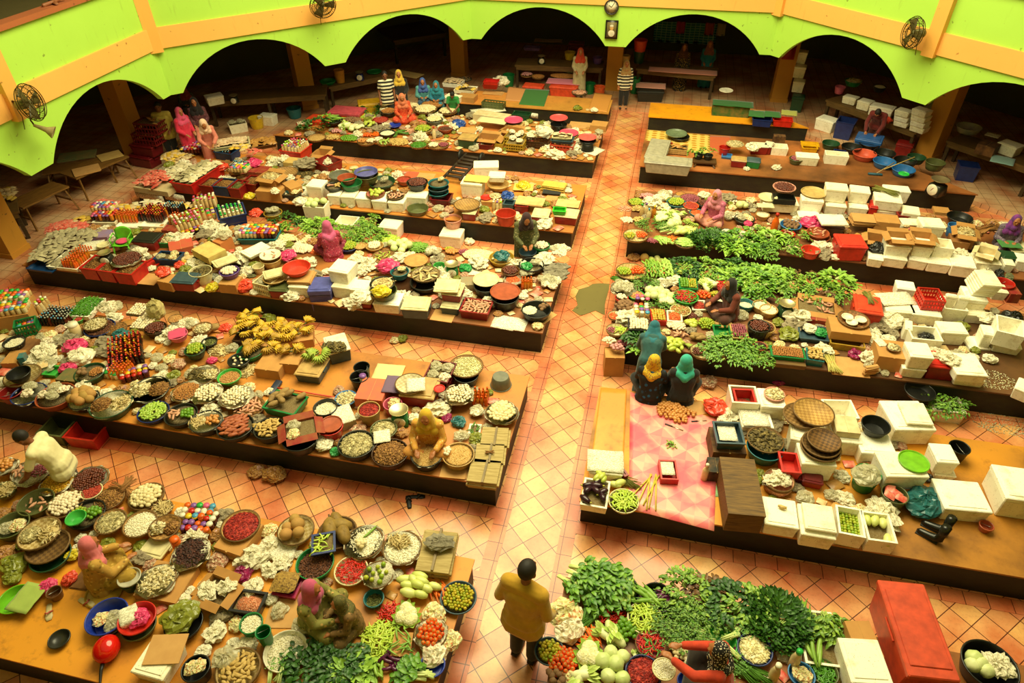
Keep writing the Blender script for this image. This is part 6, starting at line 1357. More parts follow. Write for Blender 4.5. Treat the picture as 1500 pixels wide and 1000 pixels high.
box(522,445,705,462,.4,.24,'foamo','open foam box with black bags',None);ob('bag_black',610,430,90,'black bag in the open foam box','plastic bag',lift=.05);box(485,390,530,400,.3,.24,'lid','foam lid leaning behind the open box')
box(515,545,655,558,.4,.26,'foam','stained foam box, upper of a stack of two',lift=.22);box(470,612,612,628,.34,.2,'foam','foam box, lower of a stack of two');box(690,410,850,420,.34,.28,'foam','foam box below the upright slabs');box(850,500,976,503,.36,.05,'lid','loose foam lid on the wet boards')
box(620,600,815,620,.44,.3,'bin','maroon bin under crumpled newspaper',col='dred',lid='red');ob('paperc',740,560,150,'crumpled newspaper on the maroon bin','newspaper',lift=.3);ob('paperc',680,530,90,'curled newspaper on the maroon bin','newspaper',lift=.3)
box(775,645,960,658,.56,.18,'foam','wide foam box, upper of two at the front edge',lift=.18);box(765,668,945,690,.42,.16,'foam','wide foam box, lower of two at the front edge')
box(1000,400,1165,440,.52,.3,'foamo','foam box filled with black bags',None,.2);ob('bag_black',1090,320,120,'black plastic bag in a raised foam box','plastic bag',lift=.33);box(985,475,1150,505,.45,.18,'foam','foam box under the raised foam box');box(930,420,1000,430,.3,.35,'foam','narrow foam box with a rounded bag');ob('bag_white',980,270,110,'round white sack behind the narrow foam box','plastic bag',h=.3,lift=.2);box(1098,720,1210,765,.34,.22,'foam','foam box alone at the frame edge')
box(985,180,1075,190,.3,.2,'foam','foam box behind the red bucket');box(1080,195,1145,200,.3,.2,'carton','red open carton behind the foam boxes',col='dred')
box(70,650,300,668,.5,.012,'sheets','unfolded cardboard sheet at the front edge');box(270,610,345,600,.05,.2,'sheets','cardboard flap standing beside the sheet');ob('bag_magenta',205,525,92,'crumpled magenta bag on the cardboard sheet','plastic bag')
T(1120,500);box(40,82,240,102,.28,.1,'tub','green trays of brown nuts','nut',.06,'green',lvl=.9,dome=.2);box(40,130,240,150,.25,.06,'wood','dark plank under the nut trays');box(245,102,345,118,.32,.14,'tub','teal tub of tan ginger','ginger',0,'teal',lvl=.95,dome=.3);pile(385,140,80,1.2,.06,'lemongrass:4','at the front edge beside the ginger',rz=1.5)
T(880,380,6.25);T(740,250)
base(0);ob('bag_nuts',745/1,495,75,'brown wrapped fruit against the platform front','fruit');ob('melon',805,505,55,'greenish round melon against the platform front','melon');
for k,q in enumerate(((850,515),(880,505),(912,522))):ob('gourd',*q,62,('first','second','third')[k]+' pale round gourd against the platform front','gourd')
base(TH)
o=thing('foam_crumbs',stuff_mesh('crust',.42,.002,5,.6),at(1450,555,TH+.002),label='white foam crumbs scattered on the wet boards',cat='crumbs',kind='stuff');o=thing('foam_crumbs',stuff_mesh('crust',.5,.002,6,.5),at(1470,622,.002),label='white foam crumbs scattered on the alley floor',cat='crumbs',kind='stuff')
ob('bag_magenta',1100/1,580,0+1,'x','x') if 0 else None
T(1120,500);ob('bag_magenta',80,225,90,'small magenta bag hanging at the platform front','plastic bag',z=.0,h=.05)
# ================================================================ platform with the blue bin
base(TH)
T(230,290,6.25)
box(-5,760,125,785,.3,.2,'carton','carton under an orange plastic bag');ob('bag_red',50,670,165,'orange plastic bag tied over a carton','plastic bag',lift=.2)
box(100,770,330,785,.4,.22,'bin','maroon bin with a grey-green lid',col='dred',lid='bgrey');vessel(395,665,210,.24,'cream','rolled-down cream sack of dried leaves','leafdry',0,'bucket','sack','open_sack',lvl=.8,dome=.1)
ob('packet_tan',390,820,90,'tan packet beside the cream sack','packet',1.2,.02);ob('bag_yellow',500,810,145,'yellow plastic packet at the front edge','plastic bag');box(555,790,720,802,.32,.2,'carton','orange-brown carton under a purple basket');vessel(660,665,182,.14,'purple','purple basket of white garlic','garlic',.2,dome=.2)
ob('bag_red',800,800,185,'big round red plastic bag','plastic bag');box(865,775,1012,812,.4,.26,'crate','white mesh crate with a bag inside','lilbag:3',0,'cream',lvl=.6);box(1010,845,1195,855,.36,.2,'bin','maroon bin with an olive lid',col='dred',lid='olive');vessel(1080,720,230,.08,'tan','tan tray under a cream lid',None,.22);box(985,745,1170,700,.3,.05,'bin','cream lid box over the maroon bin',None,.32,'cream')
box(1190,810,1378,822,.4,.26,'foam','foam box under folded cardboard');box(1180,760,1400,770,.42,.08,'sheets','folded cardboard under the red basin',lift=.27);vessel(1275,630,262,.12,'d8402c','bright red empty basin on cardboard',None,.36)
box(312,470,470,555,.42,.16,'carton','large cream board box turned askew',col='d8c070',lift=.16);box(330,540,480,600,.4,.14,'tub','dark tub under the cream board box',col='dk');box(540,640,750,565,.3,.05,'bin','cream lid turned askew',None,.18,'cream');vessel(690,610,190,.15,'dbrown','dark brown basin under the cream lid')
box(845,545,1050,445,.36,.08,'foam','white foam lid leaning beside pale trays',lift=.15);vessel(1035,515,195,.05,'white','white tray with a red rim and food','galangal:3',.2,'bowl',dome=.1);vessel(1040,550,195,.18,'tan','tan basin under the white tray');ob('bag_pink',1195,520,170,'pink cloth bundle beside the white tray','plastic bag',lift=.05);vessel(925,620,108,.16,'cream','cream cup-shaped tin',None,0,'bucket','tin','tin')
boxpile(740,370,1090,370,.42,'jars+djars','in the cluster above the foam lid',h=.15,dome=0);box(740,380,1090,380,.4,.14,'tub','dark teal tub under the jar cluster',col='teal');box(575,425,690,360,.25,.24,'carton','orange carton beside the jar cluster',col='c8763a');ob('bag_clear',610,330,150,'clear bag on the orange carton','plastic bag',lift=.24)
box(560,195,820,140,.6,.26,'tub','navy tub of green-capped bottles','gbot',0,'navy',lvl=.3,dome=0)
boxpile(190,335,440,260,.5,'pbot','standing before the navy tub',dome=0);boxpile(380,230,560,190,.4,'pbot+jars','behind the plastic bottles',dome=0);boxpile(250,380,480,300,.2,'djars','in front of the plastic bottles',dome=0)
box(110,490,335,440,.42,.14,'carton','red and white speckled packet block',col='c8503c');box(-40,555,180,570,.32,.16,'tub','blue tub with clear bags','bagv:3',0,'123a66',lvl=.6);pile(280,570,150,.9,.05,'pktan:9','beside the blue tub');ob('bag_red',200,600,120,'red plastic bag beside tan packets','plastic bag');vessel(410,570,130,.08,'cream','small cream bowl behind the sack','chips',.05,'bowl')
ob('bag_red',900,130,140,'red plastic bag at the alley behind bottles','plastic bag');ob('bag_pink',850,100,60,'small pink bag at the alley behind bottles','plastic bag',h=.15);vessel(1060,130,170,.2,'mustard','yellow patterned tub with blue cloth','bagv:2',0,'bucket',lvl=.9);pile(1000,240,210,.7,.1,'nut','beside the yellow patterned tub')
for k,q in enumerate(((1000,600),(820,590),(760,480),(470,480),(350,620),(520,700),(860,690))):ob(('wadg','bag_clear','paperc','bag_white','paperc','bag_grey','wadg')[k],*q,95,('olive cloth wad by the cream tin','clear bag by the cream tin','crumpled newspaper by the orange carton','white bag by the cream board box','crumpled newspaper behind the maroon bin','grey bag by the purple basket','olive cloth wad by the white mesh crate')[k],'bag')
T(0,250)
for k,(a,b) in enumerate((((455,562),(550,572)),((552,574),(645,586)),((648,588),(760,600)))):box(*a,*b,.5,.28,'tub',('left','middle','right')[k]+' of three red tubs of brown goods','brown',0,'c0201c',lvl=.92,dome=.2)
tray(735,510,175,'paper-lined tray of dark dates on red tubs','date',.3,'b98a52','96683a',lined=1,dome=.3);box(820,540,880,560,.4,.05,'tub','flat red tray beside the date tray',col='red');box(775,650,890,665,.4,.015,'sheets','cardboard sheet right of the red tubs');
box(262,552,445,572,.7,.08,'foamo','foam tray of orange-capped bottles and packets','pkgrey+osauce',.02,lvl=.5,dome=.05);box(150,565,300,585,.35,.06,'tub','blue tray at the platform corner',col='123a66');boxpile(150,535,300,545,.5,'pkgrey','in the corner heap',h=.08,dome=.1);boxpile(190,480,480,480,.9,'pkgrey','in the wide grey heap',h=.06,dome=.12);pile(390,330,260,.8,.1,'pkred','in the red heap at the walkway edge');pile(470,290,150,.8,.1,'pktan:12','in the tan heap at the walkway edge')
boxpile(525,290,660,290,.4,'djars','stacked at the back left',h=.12,dome=0);boxpile(525,240,660,240,.3,'jars','stacked behind the dark jars',h=.2,dome=0);box(525,300,665,300,.5,.12,'foamo','foam tray under stacked jars');boxpile(670,300,800,300,.3,'osauce','at the middle of the back row',h=.05,dome=0);box(660,325,800,330,.3,.06,'foamo','foam tray under amber bottles');pile(730,225,190,.7,.12,'pktan:20','behind the amber bottles');boxpile(800,290,945,295,.5,'sauce','in the tall block at the back',h=.08,dome=.0);box(800,320,945,325,.5,.08,'foamo','foam tray under the sauce block');boxpile(945,250,1040,260,.3,'kicap','right of the sauce block',h=.1,dome=0);boxpile(975,310,1035,315,.25,'osauce','right of the dark block',h=.05,dome=0);pile(880,200,260,.5,.08,'pkwhite:18','along the back edge');pile(1050,210,220,.5,.08,'pktan:14','at the back edge before the bottles');boxpile(1120,230,1260,210,.3,'pbot','at the back edge',dome=0);pile(610,190,190,.5,.06,'pkred:14','at the back left edge')
box(750,405,890,415,.42,.24,'bin','maroon bin with a black lid behind the red tubs',col='dred',lid='dk');box(890,345,1000,350,.3,.05,'sheets','cardboard beside the black-lidded bin');box(885,420,1000,420,.3,.12,'tub','green-edged box of pale goods','chips',0,'green',lvl=.9);kscale(600,470,75,'dark green round scale behind the red tubs','dk',lift=.2);box(450,470,590,450,.4,.02,'paper','spread newspaper beside the round scale',lift=.2);box(450,480,590,470,.35,.18,'carton','box under spread newspaper',col='tan');vessel(595,425,70,.04,'cream','cream plate behind the round scale',None,.25,'bowl');box(500,390,620,385,.35,.1,'carton','lilac packet block behind newspapers',col='8a78a8');box(930,345,1010,350,.25,.14,'carton','small red box of packets by the bottles',col='dred')
def chair(cx,cy,w,desc):
    c=at(*px(cx,cy),TH+.2);s=w/TS*mpp(c)/.36;m=mat('6ac428','plain',.35);g=G();g.slab(lambda u,v:((u-.5)*.36,(v-.5)*.34,.24+.01*math.cos(u*6)),6,6,.015);o=thing('plastic_chair',g.mesh('seat',m),(c.x,c.y,TH),(0,0,.3),s,'','chair');PROPOSE.append((o,desc))
    for sx in (-1,1):
        for sy in (-1,1):l=G();l.tube([(sx*.15,sy*.14,.23),(sx*.18,sy*.17,0)],[.02,.016],6);obj('leg',l.mesh('leg',m),o)
        l=G();l.tube([(sx*.17,-.14,.24),(sx*.19,-.12,.38),(sx*.19,.12,.4),(sx*.17,.16,.26)],.014,6);obj('arm',l.mesh('arm',m),o)
    b=G();b.slab(lambda u,v:((u-.5)*.36,.17+.04*v-.06*(2*u-1)**2*.4,.24+v*.28*(1-.25*(2*u-1)**2)),8,6,.015);obj('backrest',b.mesh('backrest',m),o);k=G();k.ball((0,0,.27),(.14,.13,.03),12,6);obj('cushion',k.mesh('cushion',mat('d8406c','cloth',.8)),o)
chair(712,420,95,'small bright green chair with a pink cushion')
T(380,250)
base(0);box(272,698,412,692,.5,.76,'bin','tall blue lidded bin standing in the alley',col='3c3e80',lid='5458a0');base(TH)
box(388,575,508,595,.45,.28,'foam','yellowed foam box, upper of a tall stack',lift=.28);box(410,668,525,682,.42,.28,'foam','yellowed foam box, lower of a tall stack');box(545,762,645,772,.32,.14,'bin','small red bin below the cream bag',col='dred',lid='tan');box(518,685,632,695,.36,.18,'foam','yellowed foam box on the small red bin',lift=.15);ob('bag_white',570,640,130,'cream plastic bag on a foam box','plastic bag',h=.42,lift=.34)
box(650,768,808,780,.42,.22,'foam','foam box under the noodle basin');vessel(716,690,162,.15,'olive','olive basin on a foam box',None,.23);vessel(710,650,150,.1,'dk','dark tray of yellow bundles','straw',.36,dome=.3);ob('bag_yellow',685,600,130,'yellow bundle on the dark tray','bundle',h=.45,lift=.4)
box(810,798,975,808,.44,.24,'bin','blue-grey bin with a ribbed cream lid',col='bgrey',lid='cream');vessel(960,640,185,.16,'dk','dark basin carrying the fish tray');tray(960,595,172,'round tray of silvery fish','fish:12',.18,'a89468','7c6840',dome=.1);vessel(815,660,190,.06,'dbrown','dark stacked trays beside the yellow bundle',None,.05);box(1045,712,1162,725,.42,.18,'bin','red bin on a teal bin',None,.2,'dred','cream');box(1040,788,1152,800,.42,.18,'bin','teal bin with a cream lid',None,0,'bgrey','cream');box(1002,698,1148,705,.44,.05,'bin','ribbed cream lid lying on the red bin',None,.4,'cream')
box(1165,665,1250,660,.3,.16,'carton','stack of grey egg trays',col='8c8468',cat='egg tray');vessel(1310,660,150,.2,'dk','dark basin with a pale lid');vessel(1310,625,156,.03,'cream','pale round lid on the dark basin',None,.21,'pan','lid','round_cover');vessel(1420,725,165,.22,'dk','dark basin with a brown lid');vessel(1420,695,178,.03,'clay','brown round lid on a dark basin',None,.23,'pan','lid','round_cover')
box(1155,808,1322,830,.42,.18,'tub','dark red tub of pinkish roots','galangal',0,'dred',lvl=.75,dome=.1);box(1330,900,1470,925,.4,.012,'paper','white sheet at the front edge near the aisle');box(985,860,1120,875,.35,.01,'sheets','scuffed board beside the teal bin')
vessel(810,580,110,.14,'teal','blue basin holding a clear bag','bagv:1',.12,lvl=.7);ob('bag_pink',740,555,150,'magenta plastic sheet beside the blue basin','plastic sheet',lift=.12);vessel(905,515,142,.03,'c99456','tan round board leaning among vegetables',None,.1,'pan','board','round_board');tray(720,495,150,'brown tray with a few yellow chillies','greenchili:12',.05,'9c7038','7c5428',dome=.05)
vessel(580,432,75,.08,'tan','small tan bowl of grain','grain',.04,'bowl',dome=.2);vessel(665,432,105,.08,'tan','tan basin of pale bulbs','garlic',.02,dome=.2);vessel(515,435,115,.1,'navy','navy basin of round green limes','lime',dome=.35);pile(730,395,160,.7,.06,'greenchili','in the yellow-green heap');pile(810,450,170,.8,.08,'cabbage:9','before the yellow-green heap');pile(920,440,130,.8,.08,'okra','beside the cabbages');tray(840,425,90,'green tray of red chillies','mixchili',.02,'2c6a3c','1c4a28',dome=.2)
pile(1000,475,120,.8,.06,'lilbag:6','behind the round board');pile(1070,455,110,.8,.05,'limey+tomato','behind the green scale');pile(1150,470,150,.7,.05,'onion+shallot','beside the mixed limes');pile(1270,490,200,.6,.06,'mushroom','near the bag basket');vessel(1400,500,150,.14,'mustard','round basket stuffed with coloured bags','bagv:3',dome=.1);ob('bag_teal',1400,460,100,'blue-green bag on the round basket','plastic bag',h=.2,lift=.14);kscale(1110,540,80,'green scale with a pale pan','green');vessel(1040,545,70,.18,'lgreen','bright green can beside the scale',None,0,'bucket','can','can');ob('bag_green',1190,555,80,'green plastic bag beside the scale','plastic bag');box(1190,600,1280,605,.25,.01,'paper','newspaper strip behind the egg trays')
for k,(x,y,f) in enumerate(((40,310,'nut'),(150,395,'mushroom'),(265,395,'mushroom'),(340,455,'carrotcut'),(250,450,'garlic'),(30,370,'shallot'))):pile(x,y,140 if k else 130,.7,.06,f,('at the back edge','left of two mushroom heaps','right of two mushroom heaps','beside the pink-shawl seller','behind the pink bundle','below the nut heap')[k])
for k,(x,y,f,n) in enumerate(((160,300,'darkleafy',7),(230,330,'leafy',7),(340,330,'lettuce',9),(390,350,'leafy',8),(520,380,'leafy',9),(580,370,'fern',9),(640,380,'leafy',8))):pile(x,y,160,.7,.1,'%s:%d' % (f,n),'in the green row behind the pink-shawl seller')
T(740,250)
vessel(30,575,110,.1,'brown','brown tray of dark dates near the aisle','date',.06,dome=.2);tray(45,630,115,'paper-lined tray of orange shreds','carrotcut',.06,lined=1,dome=.2);pile(130,595,110,.7,.06,'lilbag:5','below the black basin');vessel(152,540,152,.16,'black','black basin with a green bag','bagv:1',lvl=.5);ob('bag_green',125,545,80,'green bag in the black basin','plastic bag',lift=.12);vessel(130,465,105,.16,'bgrey','dark teal pot at the standing woman',None);vessel(210,432,100,.2,'green','green-rimmed bowl of peeled garlic','garlic',dome=.3)
pile(310,470,160,.8,.1,'lilbag:9','at the aisle corner');ob('sackg',300,560,165,'folded grey plastic sack at the aisle','sack',.2);ob('sackg',295,600,165,'flat grey sack at the aisle edge','sack',.3);pile(255,650,170,.8,.08,'lilbag:9','below the grey sacks');vessel(180,800,175,.18,'dk','dark basin of white goods by the aisle','flour+beet',lvl=.9,dome=.15);boxpile(90,690,160,690,.2,'osauce','above the brown lid',dome=0);box(210,890,300,830,.5,.02,'sheets','cardboard at the aisle edge');box(-10,910,110,930,.36,.012,'paper','white paper sheet at the aisle end')
T(740,250)
# ================================================================ platform of foam boxes and basins
T(640,230,6.25)
base(0);box(12,718,216,738,.42,.32,'foam','foam box in the alley under a pink basket');vessel(145,560,168,.22,'lpink','pink mesh basket on a foam box',None,.32,'bucket','basket','mesh_basket');ob('bag_garlic',295,740,110,'knotted clear bag on the alley floor','plastic bag',h=.15);base(TH)
box(225,512,352,524,.32,.2,'bin','small red bin under the bamboo tray',col='dred',lid='cream');tray(275,430,250,'wide bamboo tray on a red bin',None,.22,'b98c4c','96703a');box(208,240,412,258,.42,.34,'foam','foam box draped with a yellow sack');box(235,215,460,235,.36,.03,'cloth','yellow sack over a foam box',None,.36,'d8c05a',cat='sack')
vessel(560,245,210,.12,'tan','tan basin under a white foam box',None,.05);box(465,185,622,190,.36,.14,'foam','white foam box on a tan basin',lift=.18);box(330,95,570,90,.4,.3,'foam','foam box at the back edge by the trolley');vessel(450,365,105,.04,'red','bright red plate',None,.12,'bowl');vessel(535,352,108,.05,'cream','cream patterned bowl beside the red plate','chips',.12,'bowl');box(400,410,590,420,.3,.12,'carton','carton under the red plate');ob('bag_blue',650,350,145,'crumpled dark blue plastic bag','plastic bag',lift=.1);ob('bag_olive',435,470,120,'olive bag below the red plate','plastic bag');boxpile(500,500,600,505,.2,'pbot','below the cream bowl',dome=0);box(600,430,700,440,.25,.2,'tub','grey tub below the blue bag',col='bgrey')
vessel(632,512,192,.26,'c03c24','deep red empty basin at the front edge',None);box(690,300,880,310,.4,.06,'cloth','yellow plastic sheet near the back',None,.0,'d8bc5a',cat='plastic sheet');ob('bag_yellow',790,260,150,'crumpled pale yellow bag near the back','plastic bag');box(945,255,1165,290,.3,.16,'sheets','stack of yellow cardboard at the back',col='d8b84c');box(960,330,1130,345,.25,.02,'cloth','black cloth below yellow cardboard',None,.05,'black')
box(710,445,835,455,.42,.2,'tub','red tub under flat cardboard',col='dred');box(705,425,970,445,.4,.03,'sheets','flat cream cardboard on red tubs',lift=.21,col='d8b878');box(858,540,1022,556,.42,.22,'bin','red bin with a cream lid by the standing woman',col='dred',lid='cream');box(1065,535,1285,560,.42,.22,'bin','red bin with a cream lid at the aisle end',col='dred',lid='cream');box(1058,495,1180,502,.22,.09,'tub','bright green tub on a red bin',None,.24,'3cb82c');box(1075,435,1295,462,.36,.03,'sheets','cream cardboard behind the green tub',lift=.23,col='d8b878');box(1075,450,1295,475,.34,.2,'tub','red tub under cream cardboard',col='dred');box(970,390,1090,410,.4,.03,'sheets','brown cardboard between the red tubs')
c=at(*px(195,190),TH);g=G();m_=mat('3a2614','wood',.7,'24160a')
for s in (-1,1):g.box((s*.22,.35,.16),(.05,1.5,.05))
for k in range(7):g.box((0,-.3+k*.2,.18),(.46,.09,.03))
o=thing('hand_trolley',g.mesh('trolley_frame',m_),(c.x,c.y,TH),(0,0,-.12),1,'dark slatted hand trolley with two wheels lying on boards','trolley')
for s in (-1,1):q=G();q.lathe([(0,-.03),(.16,-.03),(.17,0),(.16,.03),(0,.03)],18,Matrix.Translation((s*.3,.9,.17)) @ Matrix.Rotation(PI/2,4,'Y'));obj('wheel',q.mesh('wheel',mat('1c1814','plain')),o)
T(400,250,7.5)
for k,(a,b) in enumerate((((585,268),(725,278)),((730,282),(893,292)),((896,300),(1068,312)),((1072,326),(1243,338)),((1250,345),(1432,358)))):box(*a,*b,.36,.26,'foam',('first','second','third','fourth','fifth')[k]+' foam box from the tall stack in the long row')
box(350,165,528,182,.4,.36,'foam','tall closed foam box behind the long row');base(0);box(318,395,560,410,.36,.36,'foamo','open foam box of cabbages on a stack','cabbage:5',.34,lvl=.85,dome=.1);box(340,540,575,552,.36,.34,'foam','foam box under the cabbage box in the alley');box(655,580,885,602,.42,.34,'foamo','open empty foam box on the alley floor');vessel(1060,550,152,.36,'tan','tan round basket of greens on the alley floor','leafy:5',0,'bucket','basket','round_basket',lvl=.95,dome=.1);box(1143,612,1362,640,.42,.34,'foam','closed white foam box on the alley floor');base(TH)
vessel(860,130,238,.16,'1c6434','deep green empty basin on foam boxes',None,.27);vessel(810,70,215,.14,'clay','red-brown basin behind the green basin',None,.3);vessel(1030,40,260,.2,'olive','olive basin under the blue basin',None,.2);vessel(1018,5,265,.1,'5c5a9c','violet-blue basin nested on top',None,.36);vessel(1190,115,310,.12,'dgreen','wide black-green basin with cloth inside','bagv:2',.1,lvl=.4);vessel(665,165,195,.1,'dk','dark basin of mixed roots','galangal+ginger',.27,dome=.25);vessel(730,40,240,.14,'grey','grey basin behind the red-brown basin',None,.2)
tray(1125,245,218,'pink-edged tray of yellow-green fruit','mango:9',.28,'c06a5c','9c4c40',dome=.15);tray(1345,265,205,'round tray of tan sponges','galangal',.28,'4a4030','342c20',dome=.25);vessel(1330,190,75,.08,'tan','small tan cup on the sponge tray',None,.38,'bowl','cup','cup');box(1420,80,1560,90,.4,.03,'cloth','orange plastic sheet at the back',None,0,'e0522c',cat='plastic sheet');vessel(1440,90,165,.12,'clay','red basin behind the trays','red',.05,lvl=.6)
T(380,250)
box(838,150,962,158,.36,.28,'foam','foam box carrying dark shellfish');vessel(912,65,128,.16,'dk','dark basin of brown shellfish with a spoon','date',.3,dome=.2);vessel(915,215,128,.13,'olive','olive basin at the front edge');box(985,165,1095,175,.4,.2,'tub','maroon tub under wrapped basins',col='maroon')
for k in range(3):vessel(1035,120-k*26,124,.1,('teal','bgrey','teal')[k],('lowest','middle','top')[k]+' of three plastic-wrapped basins',('bagv:1' if k == 2 else None),.16+.1*k)
box(130,140,215,150,.4,.14,'tub','dark tray with a clear bag at the edge','bagv:2',0,'dk');ob('bag_white',235,175,90,'cream paper bag at the edge','bag');box(190,130,290,135,.4,.1,'paper','pile of pale papers by the tall foam box');box(820,40,1010,50,.35,.02,'sheets','papers and cardboard behind the basins')
T(180,140,5)
box(340,630,500,655,1.3,.3,'tub','long red tub of grey packets','pkgrey+pkwhite',0,'c0201c',lvl=.95,dome=.15);boxpile(240,600,380,640,.9,'pkwhite','left of the long red tub',h=.14,dome=.1);box(70,670,330,710,.9,.12,'carton','newspaper-covered boxes under white packets',col='c9b98c');boxpile(70,650,240,690,.8,'pkred','at the platform corner',h=.14,dome=.1);pile(400,440,250,.8,.12,'pktan','behind the long red tub');boxpile(420,430,600,420,.6,'djars','behind the peach-scarf woman',h=.1,dome=0);pile(430,350,200,.6,.08,'pkbrown:14','at the back by the pink woman')
for k,(a,b,cl) in enumerate((((550,655),(650,668),'dred'),((645,662),(765,674),'123a66'),((762,676),(850,686),'dred'),((857,640),(972,655),'dred'))):box(*a,*b,.46,.26,'tub',('first red','blue','second red','third red')[k]+' tub of dry goods in the front row','brown' if k != 2 else 'olive',0,cl,lvl=.85,dome=.15)
ob('bag_red',530,620,115,'orange-red bag hanging beside the tub row','plastic bag',h=.15);ob('bag_yellow',930,745,90,'yellow bag below the tub row','plastic bag',h=.02);box(80,690,290,740,.02,.2,'paper','newspaper sheets hung over the front',lift=-.22);box(290,705,440,735,.02,.2,'paper','second newspaper hung over the front',lift=-.22)
for h in (0,.21,.42):boxpile(785,560,905,568,.3,'kicap' if h < .4 else 'jars','in the tall bottle tower, '+('bottom tier' if h == 0 else 'middle tier' if h < .4 else 'top tier'),h=h,dome=0)
pile(870,380,170,.7,.05,'pktan:10','on the tall bottle tower',lift=.5);vessel(655,505,90,.2,'cream','grey tin with a cream lid',None,0,'bucket','tin','tin');ob('bag_red',720,520,110,'orange cloth wrap beside the bottle tower','cloth',lift=.15);ob('bag_pink',960,490,120,'pink flower-like bag','plastic bag',lift=.2);pile(960,410,130,.8,.08,'pkred:8','above the pink flower-like bag',lift=.2);box(910,560,1040,570,.4,.2,'carton','red carton beneath the pink bag',col='dred')
box(650,390,930,350,.5,.1,'tub','cream tray of cracker packs','fishcake',.2,'cream',lvl=.9,dome=.3);box(660,410,790,430,.4,.22,'tub','blue tub under the cracker tray',col='123a66');box(930,385,1130,350,.5,.1,'tub','brown tray of crackers','pkbrown',.1,'brown',lvl=.9,dome=.2);box(1140,400,1300,420,.6,.28,'tub','bright red tub of cream bottles','pbot',0,'d02818',lvl=.6,dome=0)
box(965,700,1150,712,.5,.24,'carton','brown cartons at the front edge, left one');box(1080,640,1230,660,.4,.2,'cartono','opened carton with a tan bag','paperc:2',.0);box(985,600,1110,620,.4,.2,'cartono','opened carton of noodles','straw',.24);tray(1180,560,205,'tan round tray leaning on cartons',None,.26,'b98c54','96703a');box(1160,640,1230,690,.3,.28,'carton','tall tan carton beside the opened carton');box(1170,490,1265,500,.35,.2,'carton','yellowed carton behind the round tray',col='c9a860');ob('sack',1340,500,180,'tan cloth sack near the red tub','sack',.3,.1);box(1390,480,1500,520,.5,.24,'tub','dark red tub behind the tan sack',col='dred');box(1385,430,1480,440,.4,.2,'cartono','tan carton with raised flaps');pile(1120,470,110,.8,.06,'egg','beside the red tub of bottles',lift=.05);pile(1330,570,150,.8,.05,'leafdry','below the tan sack');boxpile(730,460,790,460,.25,'kicap','beside the blue tub',dome=0)
ob('bag_white',1190,720,90,'clear white bag beside the cartons','plastic bag');ob('paperc',1110,690,90,'crumpled paper on the left carton','paper',lift=.25);ob('bag_teal',1220,690,60,'small teal bag beside the cartons','plastic bag',lift=.1)
# ================================================================ orange-scarf seller's platform (far left vegetables)
base(TH)
T(380,0)
pile(340,730,190,.8,.12,'kale:10','at the left end of the far vegetable display');pile(400,700,110,.7,.06,'lettuce:4','behind the far kale heap');vessel(425,690,120,.1,'dk','dark basin of long green gourds','lgourd:6',.1,dome=.2);pile(535,660,130,.8,.06,'potato','behind the green gourd basin');pile(540,695,110,.7,.05,'beet','below the potatoes');pile(620,670,110,.8,.06,'greenchili','beside the far potatoes');pile(650,635,150,.7,.1,'darkleafy:8','at the back behind the chillies');vessel(700,690,95,.08,'dred','small tray of red pulp','red',.02,dome=.2);vessel(745,640,100,.12,'dk','dark basket of brown roots','nut',.05,dome=.4)
tray(330,793,112,'round tray of tan grain at the platform edge','grain',.05,dome=.15);pile(420,795,100,.7,.05,'ginger','beside the grain tray');pile(450,760,70,.7,.06,'onionp','above the far ginger');pile(500,740,90,.8,.08,'napa:5','in the middle of the far display');pile(555,750,110,.8,.06,'cauliflower:7','beside the far napa cabbages');pile(520,800,110,.7,.06,'brinjal','at the front of the far display');vessel(635,720,95,.08,'cream','cream basin of yellow-green fruit','mango:8',.02,dome=.3);pile(650,780,110,.8,.06,'tomato+carrot','behind the far onions');tray(620,815,115,'tray of onions and garlic at the far edge','onion+garlic',.03,dome=.35)
vessel(738,765,95,.1,'dk','black bowl with cream liquid','flour',.03,lvl=.7,dome=.02);tray(720,820,90,'tray of pale beans','gcucumber:9',.03,dome=.2);pile(810,770,70,1,.06,'beanb:5','beside the black bowl');pile(800,820,140,.7,.07,'ginger','in the big heap at the far edge');pile(870,760,100,.8,.06,'galangal','below the lime basin');vessel(945,745,110,.12,'tan','tan basin heaped with green limes','lime',.05,dome=.5);tray(920,835,105,'tray of dark green chillies','darkchili',.02,dome=.3);tray(1035,835,128,'tray of shallots and garlic at the far edge','shallot+garlic',.02,dome=.2);vessel(1012,690,105,.14,'grey','grey basin of white mushrooms','mushroom',.04,dome=.2);vessel(1075,740,88,.1,'clay','red pan with brown sauce','mulch',.04,lvl=.6);ob('b_cr_rd',1010,780,22,'jug beside the red pan','jug',h=.12)
tray(960,630,140,'tray of pale mushrooms, left one','mushroom',.08,dome=.3);tray(1090,640,115,'tray of pale mushrooms, right one','mushroom',.08,dome=.3);tray(1000,600,130,'tray of brown mushrooms at the back','nut',.06,dome=.3);pile(880,610,90,.7,.05,'mushroom','beside the orange-scarf seller');pile(770,610,80,.7,.05,'salak','behind the dark basket');vessel(780,720,80,.06,'blue','blue bowl beside the seller',None,.02,'bowl');ob('bag_blue',1150,715,90,'bright blue bag at the display end','plastic bag');kscale(718,610,60,'pale scale at the far back','cream')
T(380,0)
